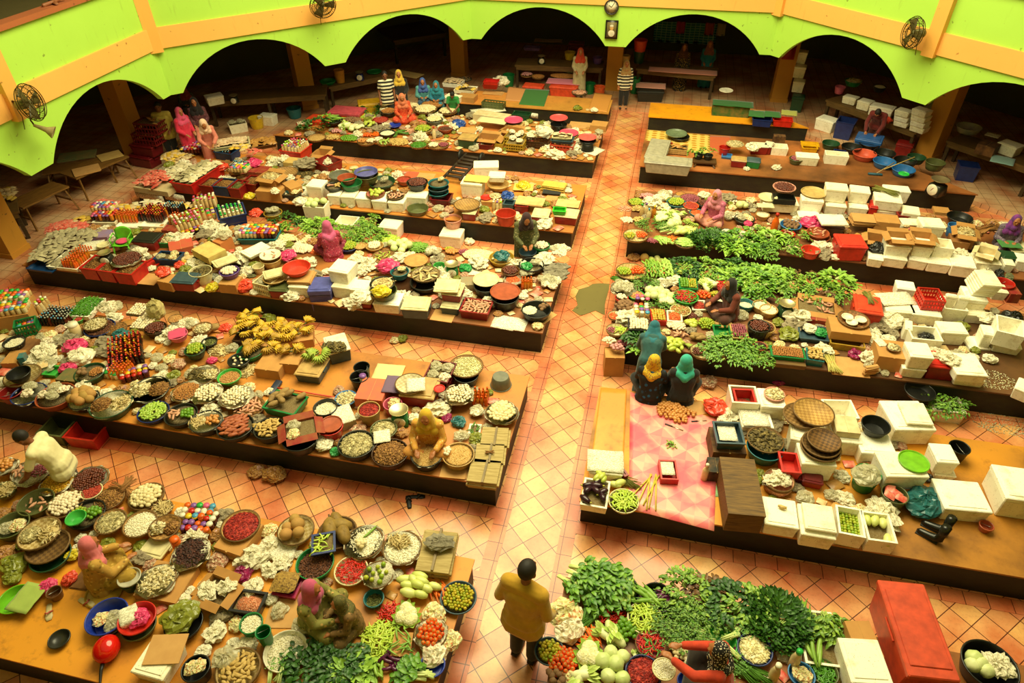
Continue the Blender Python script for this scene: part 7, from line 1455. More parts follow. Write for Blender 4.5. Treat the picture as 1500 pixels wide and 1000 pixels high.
box(1140,800,1240,812,.45,.28,'bin','dark green bin under cardboard',col='dgreen',lid='tan');box(1140,760,1245,770,.4,.02,'sheets','cardboard on the dark green bin',lift=.3);box(1255,800,1370,812,.42,.2,'cartono','open brown carton with raised flaps',None);box(1265,835,1345,845,.3,.14,'tub','small maroon tub before the open carton',col='maroon');box(1345,830,1410,835,.3,.12,'crate','mustard crate beside the maroon tub',None,0,'mustard');box(1410,790,1520,805,.4,.22,'crate','mustard crate with a white net','lilbag:3',.04,'mustard',lvl=.9);box(1250,700,1420,720,.4,.02,'cloth','white sheet on the crates',None,.2,'cream');box(1230,660,1430,690,.4,.2,'carton','newspaper-wrapped carton',col='d8c89c');vessel(1470,690,110,.03,'e0507c','bright pink round lid',None,.22,'pan','lid','round_cover');vessel(1470,700,95,.2,'dk','dark tub under the pink lid',None);box(1400,750,1500,770,.35,.15,'cartono','opened carton behind the net crate',None)
T(740,0)
box(0,830,105,840,.4,.2,'crate','mustard crate with a white mesh top','lilbag:2',.04,'mustard',lvl=.95);box(110,820,255,830,.35,.16,'crate','dark slatted crate',None,.02,'dbrown');ob('bag_white',225,770,120,'white and dark bag on the slatted crate','plastic bag',lift=.17);box(255,835,395,850,.4,.2,'crate','brick red plastic crate',None,0,'c0442c');box(262,810,390,820,.36,.08,'tub','blue-grey tray on the red crate',None,.21,'bgrey');box(270,795,385,800,.3,.06,'tub','cream tray with packs on the red crate','fishcake:6',.29,'cream',lvl=.8)
vessel(310,715,100,.24,'black','black bucket with a red lid, taller one',None,0,'bucket');vessel(310,678,106,.03,'e85a5c','coral red lid on the taller black bucket',None,.25,'pan','lid','round_cover');vessel(478,830,80,.2,'black','black bucket upside down at the corner',None,inv=1);vessel(478,810,100,.1,'black','black bucket under a coral lid',None,.12);vessel(476,790,106,.03,'e8605c','coral red lid near the aisle corner',None,.24,'pan','lid','round_cover');vessel(368,765,115,.03,'e0506c','wide pink lid between two buckets',None,.2,'pan','lid','round_cover');vessel(368,780,100,.18,'tan','tan tub under the wide pink lid')
box(360,735,490,745,.5,.012,'sheets','tan cardboard sheet by the far aisle');box(395,860,520,900,.5,.02,'paper','newspaper under the black bucket');box(490,725,585,735,.4,.16,'carton','pale printed carton at the aisle');ob('bag_white',400,850,70,'small white bag beside the bucket','plastic bag');box(-10,720,100,730,.3,.14,'carton','pale carton under the pink lid',col='c9a868')
# ---- farthest left platform
T(740,0)
base(TH)
def strip4(c,col,nm,desc,kind='cloth',ty='cloth',th=.008):quadmat(c,TH,th,nm,mat(col,kind,.7),desc,ty)
T(0,0,1)
strip4([(760,153),(797,156),(805,132),(769,130)],'2c6a20','green_cloth','green cloth strip laid across the far platform');strip4([(862,160),(889,165),(897,139),(871,136)],'c9883c','cardboard_sheet','pale cardboard laid over the far aisle corner','card','cardboard',.012);strip4([(740,147),(762,149),(770,130),(745,127)],'c98a52','cardboard_sheet','pinkish board beside the green cloth','card','cardboard',.01)
T(740,0);tray(430,533,96,'round tray of pink meat on the far platform','galangal',.02,'4a5060','343a48',dome=.08);box(50,640,190,660,.03,.14,'paper','torn white paper hung on the far front',lift=-.16)
T(380,0);box(1055,480,1160,490,.5,.12,'foamo','shallow foam tray of cut food, left','fishcake',.1,lvl=.8);box(1120,520,1240,530,.5,.1,'foamo','shallow foam tray of orange sheets','pktan:9',.08,lvl=.8);box(1055,560,1140,575,.4,.2,'foam','small foam box below the trays');box(1140,560,1240,570,.4,.16,'carton','tan carton below the shallow trays');vessel(1190,455,80,.06,'dk','dark round bread-like loaf tray','nut:9',.1,dome=.3);
for k in range(3):box(1290+k*2,495-k*12,1375+k*2,500-k*12,.3,.1,'tub',('lowest','middle','top')[k]+' of three stacked red trays',None,.1+.1*k,'c02018')
ob('bag_white',1395,455,110,'white cloth bag beside red trays','cloth',h=.2,lift=.08);box(1285,540,1400,550,.35,.03,'sheets','folded cardboard below the red trays');box(1280,590,1410,605,.3,.18,'crate','greyish wire crate below cardboard',None,0,'olive');box(1230,660,1430,640,.4,.01,'paper','newspapers spread at the platform edge');box(1460,660,1560,670,.3,.2,'tub','green-edged bin at the far platform',col='dgreen')
# ================================================================ pink-scarf seller's platform
T(740,250)
pile(730,220,150,.8,.08,'ginger+galangal','at the aisle corner of the far stall');pile(740,285,150,.8,.06,'ginger+garlic','below the farther ginger');pile(870,150,180,.7,.08,'onionp+garlic','at the back by the aisle');pile(920,140,100,.7,.05,'lilbag:6','behind the lime basin');tray(755,180,100,'tray of small green brinjals','lime',.04,dome=.35)
for k,q in enumerate(((790,230),(815,225),(840,235),(830,255),(862,240))):ob(('b_tn_gn','b_cr_pu','b_tn_wh','b_cr_bl','b_am_yl')[k],*q,24,('first','second','third','fourth','fifth')[k]+' of five bottles amid the ginger','bottle',h=.15)
pile(830,200,90,.7,.05,'garlic','between the bottles and lime basin');vessel(990,182,115,.1,'teal','blue basin of green limes','lime',.03,dome=.3);vessel(1075,200,90,.1,'orange','orange tub of red paste','red',.03,lvl=.9,dome=.05);vessel(1150,187,85,.1,'dk','dark bowl of brown fruit','date',.03,dome=.3);tray(1070,160,130,'tray of pinkish shallots at the back','shallot',.02,dome=.3);tray(1022,238,112,'cream-edged tray of red-brown relish','mulch',.05,'dccb9a','bfa870',dome=.15);vessel(1110,240,90,.08,'teal','blue bowl of orange shreds','carrotcut',.03,dome=.15);box(1090,265,1140,268,.2,.05,'tub','green tray beside the orange shreds',col='lgreen')
pile(840,325,110,.7,.07,'herb:7','beside the tomato tray');tray(755,372,150,'round tray of tomatoes and mixed chillies','tomato+limey',.05,'d8c48c','b9a060',dome=.25);pile(915,345,130,.9,.06,'scallion:8','in front of the pale greens',rz=.5);pile(950,270,160,.8,.08,'napa:8','in the pale heap at the middle');pile(900,290,90,.8,.06,'cauliflower:5','beside the pale greens');pile(970,320,100,.7,.05,'cabbage:6','below the pale greens');pile(915,405,110,.6,.06,'gcucumber','at the front edge by the carrots');pile(960,398,70,.8,.05,'carrot:12','between the two gourd heaps');pile(850,405,80,.7,.04,'shallot','beside the round tomato tray');pile(1050,360,150,.7,.08,'gourd:12','in front of the pink-scarf seller');tray(1040,415,125,'blue-edged tray of striped gourds','gcucumber',.02,'2c4a5c','1c3444',dome=.3);pile(1070,290,90,.6,.05,'ginger','beside the seated pink-scarf woman');pile(1065,320,80,.6,.05,'bananag:3','behind the gourd heap')
for k,(x,y,f,n) in enumerate(((1150,400,'kale',8),(1230,410,'kale',8),(1180,430,'kale',7),(1300,430,'lettuce',8),(1360,430,'bokchoy',8),(1330,455,'lettuce',7),(1430,430,'darkleafy',8),(1470,450,'fern',8),(1480,380,'leafy',8))):pile(x,y,150,.7,.09,'%s:%d' % (f,n),'in the green front row of the far stall')
box(1185,370,1260,378,.3,.08,'tub','green tub of dark leaves','herb:5',0,'lgreen');vessel(1282,352,78,.08,'dk','dark bowl of white curd','flour',.03,lvl=.9,dome=.05);vessel(1365,362,112,.1,'orange','orange basin of pale curd','flour',.03,lvl=.8,dome=.03);vessel(1385,275,120,.1,'dk','dark basin of pink and white bags','bagv:3',.03,dome=.1);ob('bag_pink',1410,280,60,'pink bag in the dark basin','plastic bag',h=.15,lift=.1);pile(1300,270,130,.7,.05,'lilbag:6','behind the curd bowl');vessel(1490,250,80,.12,'tan','tan tin beside the draped table','flour',0,'bucket');pile(1330,190,90,.7,.05,'garlic:12','behind the seated pink-scarf woman');pile(1370,215,70,.7,.05,'cabbage:3','behind the dark basin');ob('bag_white',1410,330,60,'white bag beside orange basin','plastic bag');ob('bag_red',1160,345,50,'red packet at the seated woman','packet')
T(1120,250)
box(-10,190,205,200,.45,.22,'foam','foam table with black crate and pink basin',lift=.05);box(50,165,185,175,.32,.12,'crate','black crate under a pink basin',None,.28,'black');vessel(115,92,132,.08,'lpink','pink basin of dark dates','date',.42,lvl=.8,dome=.2);vessel(20,150,110,.05,'cream','cream round plate on the foam table',None,.28,'bowl');box(-40,210,60,215,.2,.02,'cloth','cream cloth on the foam table',None,.26,'cream')
box(215,170,348,182,.34,.38,'foam','foam box under a round tan lid');vessel(285,122,146,.04,'c9a868','round tan bamboo lid',None,.4,'pan','lid','round_cover');box(200,265,330,270,.3,.12,'foam','low foam box before the round-lid box')
box(358,105,492,118,.38,.32,'foam','taller of two foam stacks, upper box',lift=.28);box(355,200,480,212,.36,.26,'foam','taller of two foam stacks, lower box');box(498,118,618,132,.36,.28,'foam','shorter of two foam stacks, upper box',lift=.24);box(490,210,605,222,.34,.22,'foam','shorter of two foam stacks, lower box');box(610,210,660,218,.4,.28,'bin','narrow red bin between foam boxes',col='c02018')
box(638,168,805,188,.44,.24,'foam','foam box topped with a straw broom',lift=.2);ob('reed',700,120,150,'straw broom on a foam box','broom',-.5,.46,h=.02);box(640,230,800,245,.4,.18,'foam','foam box under the broom box');box(800,240,905,255,.38,.3,'foam','foam box right of the broom box')
box(330,308,492,312,.46,.05,'lid','white foam lid on a dark box',lift=.3);box(345,320,470,330,.4,.28,'bin','dark box under a white foam lid',col='dbrown');box(515,292,675,302,.4,.12,'sheets','stack of tan cardboard beside the white lid',lift=.16);box(645,295,790,310,.4,.2,'carton','brown carton behind the open cartons',lift=.1);box(775,260,850,265,.2,.12,'tub','red bowl-like tub behind cartons',col='dred',lift=.1);box(800,310,910,315,.3,.02,'lid','white foam sheet behind cartons',lift=.3)
box(436,438,606,445,.54,.36,'bin','big bright red lidded box at the front edge',col='cc281c',lid='d8342a');box(595,400,720,420,.36,.22,'cartono','open carton beside the red box',None,.12);box(600,505,692,520,.34,.2,'foam','foam box right of the red box');ob('bag_black',650,440,110,'black bag before the open carton','plastic bag',lift=.2)
box(732,395,865,405,.34,.14,'cartono','small open carton on foam boxes',None,.46);box(860,395,990,410,.36,.14,'cartono','wide open carton on foam boxes',None,.46)
for k,q in enumerate(((704,432,858,448),(862,436,985,452))):box(*q,.4,.24,'foam',('first','second')[k]+' upper foam box behind the dark front',lift=.22)
box(985,440,1102,455,.4,.24,'foamo','open upper foam box of the front row',None,.22)
for k,q in enumerate(((690,500,832,520),(836,510,950,530),(945,530,1085,548))):box(*q,.38,.22,'foam',('first','second','third')[k]+' lower foam box from the red box')
box(1085,545,1232,565,.46,.26,'foam','wide foam box at the end of the row');box(1225,530,1380,545,.4,.2,'foam','low foam box past the wide one');box(1225,470,1330,500,.34,.34,'cartono','tall white open box with raised sides',None,.0,'e0d0a0');box(915,320,1055,330,.42,.36,'foam','white foam box behind the wide carton',lift=.1);box(1115,365,1230,385,.4,.3,'cartono','brown carton full of straw','straw',.1,lvl=.9,dome=.3);ob('twig',1290,330,170,'sheaf of straw beside the brown carton','straw',.6,.3);box(1080,410,1190,425,.36,.28,'carton','dark brown carton in the middle',col='8c5a2c')
vessel(1130,265,140,.12,'black','wide black tub with a rope rim',None,.05);vessel(1105,315,80,.26,'lblue','blue bucket between cartons',None,0,'bucket');box(985,240,1080,250,.3,.06,'carton','flat pinkish carton behind the black tub')
vessel(152,310,122,.1,'lblue','blue basin of grey shells','beet',.04,lvl=.6,dome=.1);ob('bag_pink',275,305,140,'bright pink plastic bag heap','plastic bag');vessel(312,375,135,.12,'clay','clay-red basin under a filled basin',None);vessel(310,355,128,.1,'clay','clay-red basin of pink meat','galangal:8',.1,dome=.1);vessel(268,455,108,.16,'d8442c','bright red small bucket at the front edge',None,0,'bucket');ob('bag_garlic',395,420,85,'clear bag of roots beside the red box','plastic bag',h=.15);ob('bag_white',410,490,60,'small white bag below the clear bag','plastic bag');vessel(135,360,85,.08,'red','red tray with meat','galangal:4',.02,dome=.1);ob('b_or_rd',55,330,40,'red-capped orange bottle at the leafy greens','bottle',h=.15);pile(180,390,140,.7,.08,'leafy:7','beside the clay-red basins');pile(90,470,150,.6,.08,'fern:7','at the front edge by the red bucket');pile(160,455,90,.6,.05,'mushroom','beside the red bucket');pile(30,400,130,.8,.1,'lettuce:6','left of the red tray')
box(1370,400,1480,420,.4,.12,'cloth','orange-red cloth pile at the frame edge',col='d8502c');box(1370,440,1500,450,.3,.14,'cloth','green cloth on a dark crate',None,.1,'3c7a34');box(1380,500,1470,510,.3,.24,'bin','green bin at the frame edge',col='dgreen');box(1390,540,1455,548,.3,.2,'foam','narrow foam box at the frame edge');box(1460,520,1560,535,.35,.24,'foam','foam box cut by the frame edge');box(1430,470,1560,475,.5,.06,'cloth','cream cloth at the frame edge',None,.1,'cream');ob('bag_black',1365,600,60,'black bag at the platform edge','plastic bag');ob('wadg',1420,605,80,'grey net bundle at the platform edge','net')
# ================================================================ platform with the grey sheet and the bare one
T(740,0)
box(798,935,1085,962,.5,.3,'bin','low table under a grey plastic sheet',col='a8a08a',cat='covered table');box(800,905,925,920,1.25,.31,'bin','side wing of the grey-sheeted table',col='a8a08a',cat='covered table')
m=bpy.data.materials.new('ring_cloth');m.use_nodes=True;t=NT(m);v=t.coord(scale=(4.5,6.5,.5));n=t.add('ShaderNodeTexVoronoi',Scale=1.0);n.inputs['Randomness'].default_value=.1;t.link(v,n.inputs['Vector']);t.link(t.ramp(n.outputs['Distance'],[(.3,lin('b9842c')),(.36,lin('e3bc62'))]),t.b.inputs['Base Color'])
T(0,0,1);quadmat([(945,205),(1040,228),(1040,198),(948,190)],TH,.006,'ring_pattern_cloth',m,'yellow cloth with rows of brown circles','cloth');quadmat([(1038,222),(1070,226),(1070,200),(1040,199)],TH,.005,'red_cloth',mat('c0562c','cloth'),'rust red cloth patch beside the circle cloth','cloth')
T(740,0);vessel(990,768,125,.05,'6c7a5c','grey-green round basin cover',None,.12,'pan','lid','round_cover');vessel(1010,785,115,.1,'dk','dark basin under the grey-green cover');box(940,860,1058,870,.32,.14,'crate','wrapped crate of brown packs','pkbrown:6',.02,'tan',lvl=.9);box(930,835,960,840,.2,.12,'tub','small dark red tub by the wrapped crate',col='dred')
for k,q in enumerate(((1120,890),(1175,895))):vessel(*q,55,.12,'dk',('left','right')[k]+' of two small dark plant pots',None,.12,'bucket','pot','plant_pot');pile(*q,70,1,.1,'leafy:2',('in the left','in the right')[k]+' plant pot',lift=.2)
box(1085,935,1225,945,.3,.12,'bench','small dark wooden stand under the plant pots',col='dbrown')
vessel(1330,830,105,.04,'tan','tan tray of crackers on bins','chips',.24,'bowl',dome=.2);vessel(1270,850,65,.2,'red','red pail beside the cracker tray',None,0,'bucket');box(1305,925,1400,935,.3,.2,'bin','dark red bin with a white tag',col='dred',lid='tan');box(1395,930,1480,940,.3,.2,'bin','green bin with a white bag on it',col='green',lid='bgrey');ob('bag_white',1430,850,90,'white bag on the green bin','plastic bag',lift=.22);box(1250,905,1310,912,.25,.06,'tub','small blue tub beside the red bin',col='lblue');box(1420,845,1530,850,.3,.24,'bin','red cool box with a white lid',col='dred',lid='white');ob('paperc',1400,965,50,'scrap of paper on wet boards','paper')
T(1120,0);box(-10,840,42,850,.36,.24,'bin','red cool box at the cloth edge',col='dred',lid='white');box(40,855,140,862,.34,.2,'foamo','foam box holding a dark crate',None);box(55,790,125,795,.2,.2,'carton','dark carton in a foam box',None,.08,'dbrown');box(215,840,318,848,.3,.03,'tub','bright yellow tray standing on edge',None,.12,'e0a818');box(220,855,310,860,.3,.14,'tub','yellow tub behind the foam box',col='e0a818');box(185,905,322,915,.32,.24,'foam','white foam box before the yellow tub');box(352,895,492,908,.32,.24,'foamo','white open foam box with a blue scoop',None);box(400,870,470,880,.12,.05,'tub','dark blue scoop in the open foam box',None,.16,'navy');vessel(185,915,82,.14,'olive','olive bowl of pinkish goods','shallot',0,dome=.15);ob('paperc',70,960,70,'pile of brown waste on wet boards','waste')
for k,(x,y,w_,c_,d_,f) in enumerate(((385,825,100,'dgreen','dark green basin with a teal cloth',None),(505,845,112,'black','first black basin behind the open foam box',None),(608,825,118,'black','second black basin at the walkway',None),(695,880,125,'black','third black basin behind the blue one',None),(580,885,135,'d0583c','coral red empty basin',None),(695,930,128,'2c6cac','bright blue empty basin',None),(815,925,130,'black','fourth black basin with a pole across',None),(880,905,105,'dgreen','dark green basin with a lime green brush',None),(805,975,130,'2c6cac','blue basin behind a foam box',None),(990,935,110,'olive','olive basin by the pillar',None))):vessel(x,y,w_,.16 if k != 9 else .2,c_,d_,f)
pole((1295,248),(1340,230),TH+.15,TH+.4,.012,'floor_brush',mat('b99a52','wood'),'long-handled brush resting on black basins','brush')
T(1000,130,3);box(888,445,1008,455,.32,.3,'foam','white foam box with a green lid on top');vessel(972,372,45,.02,'2cb84a','small bright green lid',None,.32,'pan','lid','round_cover');kscale(1125,420,75,'dark kitchen scale alone at the corner','dk',rz=-.9);o,a,b=pole((1282,255),(1310,238),TH+.03,TH+.2,.012,'floor_squeegee',mat('a88c5a','wood'),'wet squeegee with a teal blade','squeegee');g=G();g.rbox((a.x,a.y,a.z),(.34,.06,.05),.01);obj('blade_head',g.mesh('blade_head',mat('2c5a6c','plain')),o)
T(740,0);box(1195,605,1440,625,.5,.34,'cloth','dark green cloth draped over boxes',col='1f5a1c');box(1200,610,1420,625,.45,.3,'carton','boxes under the dark green cloth',col='1f5a1c');vessel(1278,520,80,.03,'white','white plate on green cloth',None,.35,'bowl');box(1405,670,1500,680,.5,.03,'cloth','second green cloth over tubs',None,.22,'2a6a24')
T(1120,0);box(-70,668,100,680,.46,.02,'cloth','green cloth on blue and red tubs',None,.22,'2a6a24');box(-70,690,45,700,.36,.2,'tub','dark blue tub under green cloth',col='navy');box(50,695,165,705,.36,.18,'tub','red tub beside the dark blue tub',col='d02818');box(95,660,190,670,.4,.02,'cloth','yellow-green plastic on the red tub',None,.2,'a8a848')
# ================================================================ under the gallery: dim tables and goods
WZ=.12;base(WZ)
T(0,0,1)
box(752,95,885,100,.8,.78,'table','long dim brown table behind the orange chest row');box(930,100,1050,112,.9,.78,'table','brown table with a pink plastic top');box(948,104,1052,111,.5,.02,'cloth','pink plastic cover on a dim table',None,.79,'e0907c');box(300,150,480,138,.9,.78,'table','long dim table behind the left pillars');box(480,128,580,108,.9,.7,'table','low brown counter with green basins');box(1208,145,1345,195,.7,.75,'table','brown counter with foam boxes by the pillar');box(1385,205,1520,250,.8,.75,'table','brown counter right of the last pillar')
box(575,60,655,48,2.2,.85,'table','large square block table in the gloom');box(60,255,165,240,.5,.5,'bench','long wooden trestle bench on the walkway',lift=0);box(100,275,98,272,.1,.1,'tub','x',col='dk') if 0 else None
box(32,305,102,272,.62,.62,'bench','nearer wooden trestle table by the springing arch');box(110,262,190,228,.7,.62,'bench','farther wooden trestle table with papers');box(108,258,150,248,.5,.03,'sheets','red-printed cardboard on the trestle table',None,.63);box(148,236,184,226,.5,.02,'sheets','plain cardboard on the trestle table',None,.63,'c9a860');box(82,236,140,228,.5,.06,'sheets','pile of green and tan papers on a bench',None,.5,'6c7a4c')
box(445,175,482,180,.5,.5,'bin','orange-red chest by the second pillar',col='d84424');box(478,164,526,168,.6,.55,'bin','orange-red chest with a pink printed lid',col='d84a28',lid='c8505c');box(524,155,575,150,.55,.55,'bin','big mustard yellow chest',col='c8981c')
for k in range(4):box(184+k*3,228-k*16,219+k*3,234-k*17,.45,.3,'crate' if k > 1 else 'bin',('lowest','second','third','topmost')[k]+' of four dark red crates stacked at the pillar','pkbrown:6' if k == 3 else None,k*.31,'maroon',**({'lid':'maroon'} if k < 2 else {}))
vessel(374,172,22,.32,'yellow','yellow bucket beside a foam box',None,0,'bucket');box(376,170,398,172,.35,.3,'foam','foam box beside the yellow bucket');box(335,185,362,180,.35,.26,'foamo','foam box of bags under the dim table','bagv:2',lvl=.8)
vessel(430,158,22,.3,'teal','dark teal bucket under the table',None,0,'bucket');kscale(341,138,12,'small white-faced scale on the dim left table','dk',lift=.79);box(302,145,328,140,.4,.24,'foam','foam box on the dim left table',lift=.79);vessel(496,102,16,.4,'c8882c','orange tub at the arch springer',None,.7,'bucket');kscale(526,105,12,'blue-white scale on the brown counter','navy',lift=.71);vessel(548,104,22,.05,'green','green round tray on the brown counter',None,.71,'pan');vessel(480,118,24,.1,'green','green basin on the brown counter',None,.71);box(560,105,610,115,.5,.02,'sheets','tan cardboard leaning at the counter',None,.6,'a89058');box(435,185,455,182,.3,.24,'crate','small red crate of eggs by the display','egg',0,'red',lvl=.9)
T(740,0)
box(250,500,415,515,.5,.4,'bin','orange chest under a pink cloth',col='e8502c');box(232,480,432,492,.55,.02,'cloth','pink lace cloth on the orange chest',None,.42,'e07894');pile(335,435,150,.6,.06,'nut','on the pink lace cloth',lift=.44);box(95,500,215,510,.45,.35,'bin','orange chest with baskets on top',col='e8502c');tray(125,430,75,'basket of pink fruit on an orange chest','onionp',.4,dome=.4);tray(190,440,80,'basket of tan fruit on an orange chest','nut',.4,dome=.3);vessel(370,405,75,.12,'silver','silver bowl on the pink lace cloth',None,.44,'bowl')
vessel(20,430,70,.4,'green','green bucket at the far left table',None,0,'bucket');vessel(490,480,65,.34,'green','green bucket beside the pillar',None,0,'bucket');vessel(548,500,65,.34,'e8602c','orange bucket beside the pillar',None,0,'bucket');vessel(755,450,60,.5,'green','tall green bucket under the pink table',None,0,'bucket');vessel(778,290,70,.4,'dgreen','green bucket under stacked orange tubs',None,.8,'bucket');vessel(785,230,80,.35,'d8481c','orange bucket in the corner stack',None,1.2,'bucket');vessel(700,320,50,.35,'tan','tan pail on the pillar side',None,.8,'bucket');box(760,530,925,535,.5,.34,'bin','dark chest under a pink sheet',col='dk');box(752,505,930,515,.55,.02,'cloth','pale pink sheet on a dark chest',None,.36,'e8a08c');kscale(210,320,45,'white-faced scale on the dim brown table','dk',lift=.79);box(105,275,200,280,.3,.1,'tub','violet tub on the dim table',None,.8,'purple');vessel(375,300,65,.24,'yellow','dull yellow bucket on the dim table',None,.79,'bucket');box(365,250,455,255,.3,.3,'crate','dark red crate at the back of the dim table',None,.79,'maroon');box(165,240,330,245,.4,.06,'cloth','tan cloth bundle behind the dim table',None,.79,'a8844c');vessel(535,330,60,.2,'purple','blue-violet bag on the dim table',None,.79)
m=bpy.data.materials.new('checked_cloth');m.use_nodes=True;t=NT(m);k=t.add('ShaderNodeTexBrick',Scale=3.0,offset=0.0,Color1=lin('2c8c94'),Color2=lin('247c8c'),Mortar=lin('a8c8b0'));k.inputs['Mortar Size'].default_value=.03;t.link(t.coord(rot=(PI/2,0,0)),k.inputs[0]);t.link(k.outputs[0],t.b.inputs['Base Color'])
c=at(1000,76,.9);g=G();g.slab(lambda u,v:((u-.5)*2.2,.02*math.sin(u*20),v*.7),30,4,.012);o=thing('hanging_cloth',g.mesh('cloth',m),(c.x,c.y+.9,.95),label='teal checked cloth hung behind the dim tables',cat='cloth')
for x,cl,d in ((993,'d0305c','small pink cloth over the checked cloth'),(1035,'c8502c','orange cloth over the checked cloth'),(1052,'c8b48c','pale cloth over the checked cloth')):q=at(x,70,.9);g=G();g.slab(lambda u,v:((u-.5)*.3,.02*math.sin(u*9),v*.4),6,4,.01);thing('hanging_cloth',g.mesh('cloth',mat(CP.get(cl,cl),'cloth')),(q.x,c.y+.84,1.28),label=d,cat='cloth')
T(1120,0)
for k in range(3):box(165+k*8,470-k*85,235+k*8,478-k*85,.35,.34,'foam',('lowest','middle','topmost')[k]+' of three foam boxes stacked on a green bin',lift=.5+k*.36)
box(160,560,235,568,.36,.48,'bin','dark green bin under three foam boxes',col='dgreen');box(295,680,400,712,.45,.34,'foam','foam box alone on the walkway');box(415,700,520,720,.5,.5,'tub','navy tub under the counter',col='navy');box(520,800,680,830,.6,.6,'chest','blue chest on the walkway',col='2c5a9c');box(450,555,530,575,.3,.2,'foam','foam box with jars on the brown counter',lift=.76);box(535,580,610,600,.35,.24,'foam','white foam box on the brown counter',lift=.76);box(605,610,745,640,.4,.26,'foam','wide foam box on the brown counter',lift=.76);vessel(668,500,70,.14,'black','black bowl on the wide foam box','flour',1.04,lvl=.9);vessel(515,465,95,.14,'green','green basin on foam boxes','straw',1.0);vessel(440,500,60,.2,'pink','pink pail on the brown counter',None,.76,'bucket')
for k in range(3):box(745+k*3,695-k*30,830+k*3,718-k*30,.35,.14,'foam',('lower','middle','upper')[k]+' of three thin foam boxes left of the pillar',lift=.76+k*.15)
for k in range(4):box(838+k*4,722-k*32,925+k*4,750-k*32,.35,.15,'foam',('lowest','second','third','topmost')[k]+' of four thin foam boxes at the pillar',lift=.76+k*.155)
box(760,830,860,850,.4,.4,'bin','dark red bin below the counter',col='dred');ob('bag_red',690,690,90,'red and yellow cloth on the counter edge','cloth',lift=.76);vessel(1185,730,140,.16,'silver','big silver lidded pot on the far counter',None,.76);box(1230,830,1335,860,.4,.24,'carton','dark box on the far counter',col='dbrown',lift=.76);box(1270,780,1350,800,.3,.006,'paper','paper on the dark box',lift=1.0);box(1345,820,1460,860,.4,.26,'foam','foam box on the far counter',lift=.76);box(1300,930,1440,960,.5,.02,'cloth','blue-white patterned cloth on the far counter',None,.77,'8cb4ac');ob('bag_pink',1410,860,60,'pink bag on the patterned cloth','plastic bag',lift=.8);box(1130,960,1250,975,.4,.4,'tub','navy tub under the far counter',col='navy')
c=at(1370,150,1.2);g=G();g.slab(lambda u,v:((u-.5)*.5,.03*math.sin(u*14),v*.95),14,5,.012);thing('hanging_sheet',g.mesh('sheet',mat('cbbd90','bag',.5,'b5a67a')),(c.x-.1,c.y-.3,.9),(0,0,-.6),label='pale plastic sheet hanging on the right pillar',cat='plastic sheet')
c=at(1142,80,2.0);g=G();g.box((0,0,0),(.36,.1,.5));o=thing('hose_cabinet',g.mesh('cabinet',mat('a82418','plain')),(PILL and at(1140,149,.12).x-.05,at(1140,149,.12).y-.12,1.75),label='red hose cabinet on the pillar below the arch',cat='cabinet');q=G();q.box((0,-.055,0),(.28,.02,.4));obj('door',q.mesh('door',mat('8c1c14','plain')),o)
T(0,160,6.25);box(-160,1010,175,930,.9,.72,'table','dim goods table behind the left springing arch');boxpile(-150,900,160,830,.7,'pktan','on the dim goods table',h=.74,dome=.1)
T(0,0,1);base(0)
# ================================================================ fans, loudspeaker, clock and portrait on the arcade
def rp(x,y,a,n):
    d=at(x,y,0)-CAM;return CAM+d*((a-CAM).dot(n)/d.dot(n))
def fan(x,y,z,out,k,desc):
    a,b,n,t=side(k,AP-.12);p=rp(x,y,a-n*.45,n)+n*.45;D=(-n+t*out[0]+Vector((0,0,out[1]))).normalized();M=D.to_track_quat('Z','Y').to_matrix().to_4x4()
    m=mat('4c4020','metal');g=G();g.tube([(0,0,-.28),(0,0,-.16),(0,0,0)],[.075,.09,.05],12);o=thing('wall_fan',g.mesh('motor',mat('8c8458','plain')),p-n*.45,(0,0,0),1,desc,'fan');o.matrix_world=Matrix.Translation(p-n*.45) @ M
    c=G()
    for rr,zz in ((.34,.0),(.3,.07),(.2,.1),(.1,.11),(.3,-.07),(.2,-.1)):c.lathe([(rr-.006,zz-.006),(rr+.006,zz-.006),(rr+.006,zz+.006),(rr-.006,zz+.006),(rr-.006,zz-.006)],28);c.f=[f for f in c.f if len(f) == 4];c.m=[0]*len(c.f)
    for i in range(36):
        u=2*PI*i/36
        for s in (-1,1):c.tube([(.06*math.cos(u),.06*math.sin(u),s*.11),(.22*math.cos(u),.22*math.sin(u),s*.1),(.34*math.cos(u),.34*math.sin(u),0)],.0035,4)
    obj('guard_grille',c.mesh('guard_grille',m),o)
    for i in range(3):
        l=G();l.slab(lambda u,v:(.04+u*.26,(v-.5)*(.1+.14*u),.03*(v-.5)),5,4,.006,Matrix.Rotation(i*2.094,4,'Z'));obj('blade',l.mesh('blade',mat('5c5228','plain')),o)
    iv=o.matrix_world.inverted();l=G();l.tube([iv @ q for q in (p,p-n*.2+Vector((0,0,-.05)),p-n*.4+Vector((0,0,-.1)),p-n*.45)],.022,8);obj('bracket',l.mesh('bracket',m),o);l=G();l.tube([iv @ q for q in (p-n*.03+Vector((0,0,-.02)),p-n*.1+Vector((0,0,-.3)),p-n*.02+Vector((0,0,-.55)))],.008,5);obj('cable',l.mesh('cable',m),o)
fan(45,150,3.35,(.3,.2),4,'left grey cage fan above the loudspeaker');fan(473,8,3.72,(-.1,-.35),3,'middle grey cage fan on the orange band');fan(1337,48,3.7,(-.5,.1),1,'right grey cage fan beside the orange pilaster')
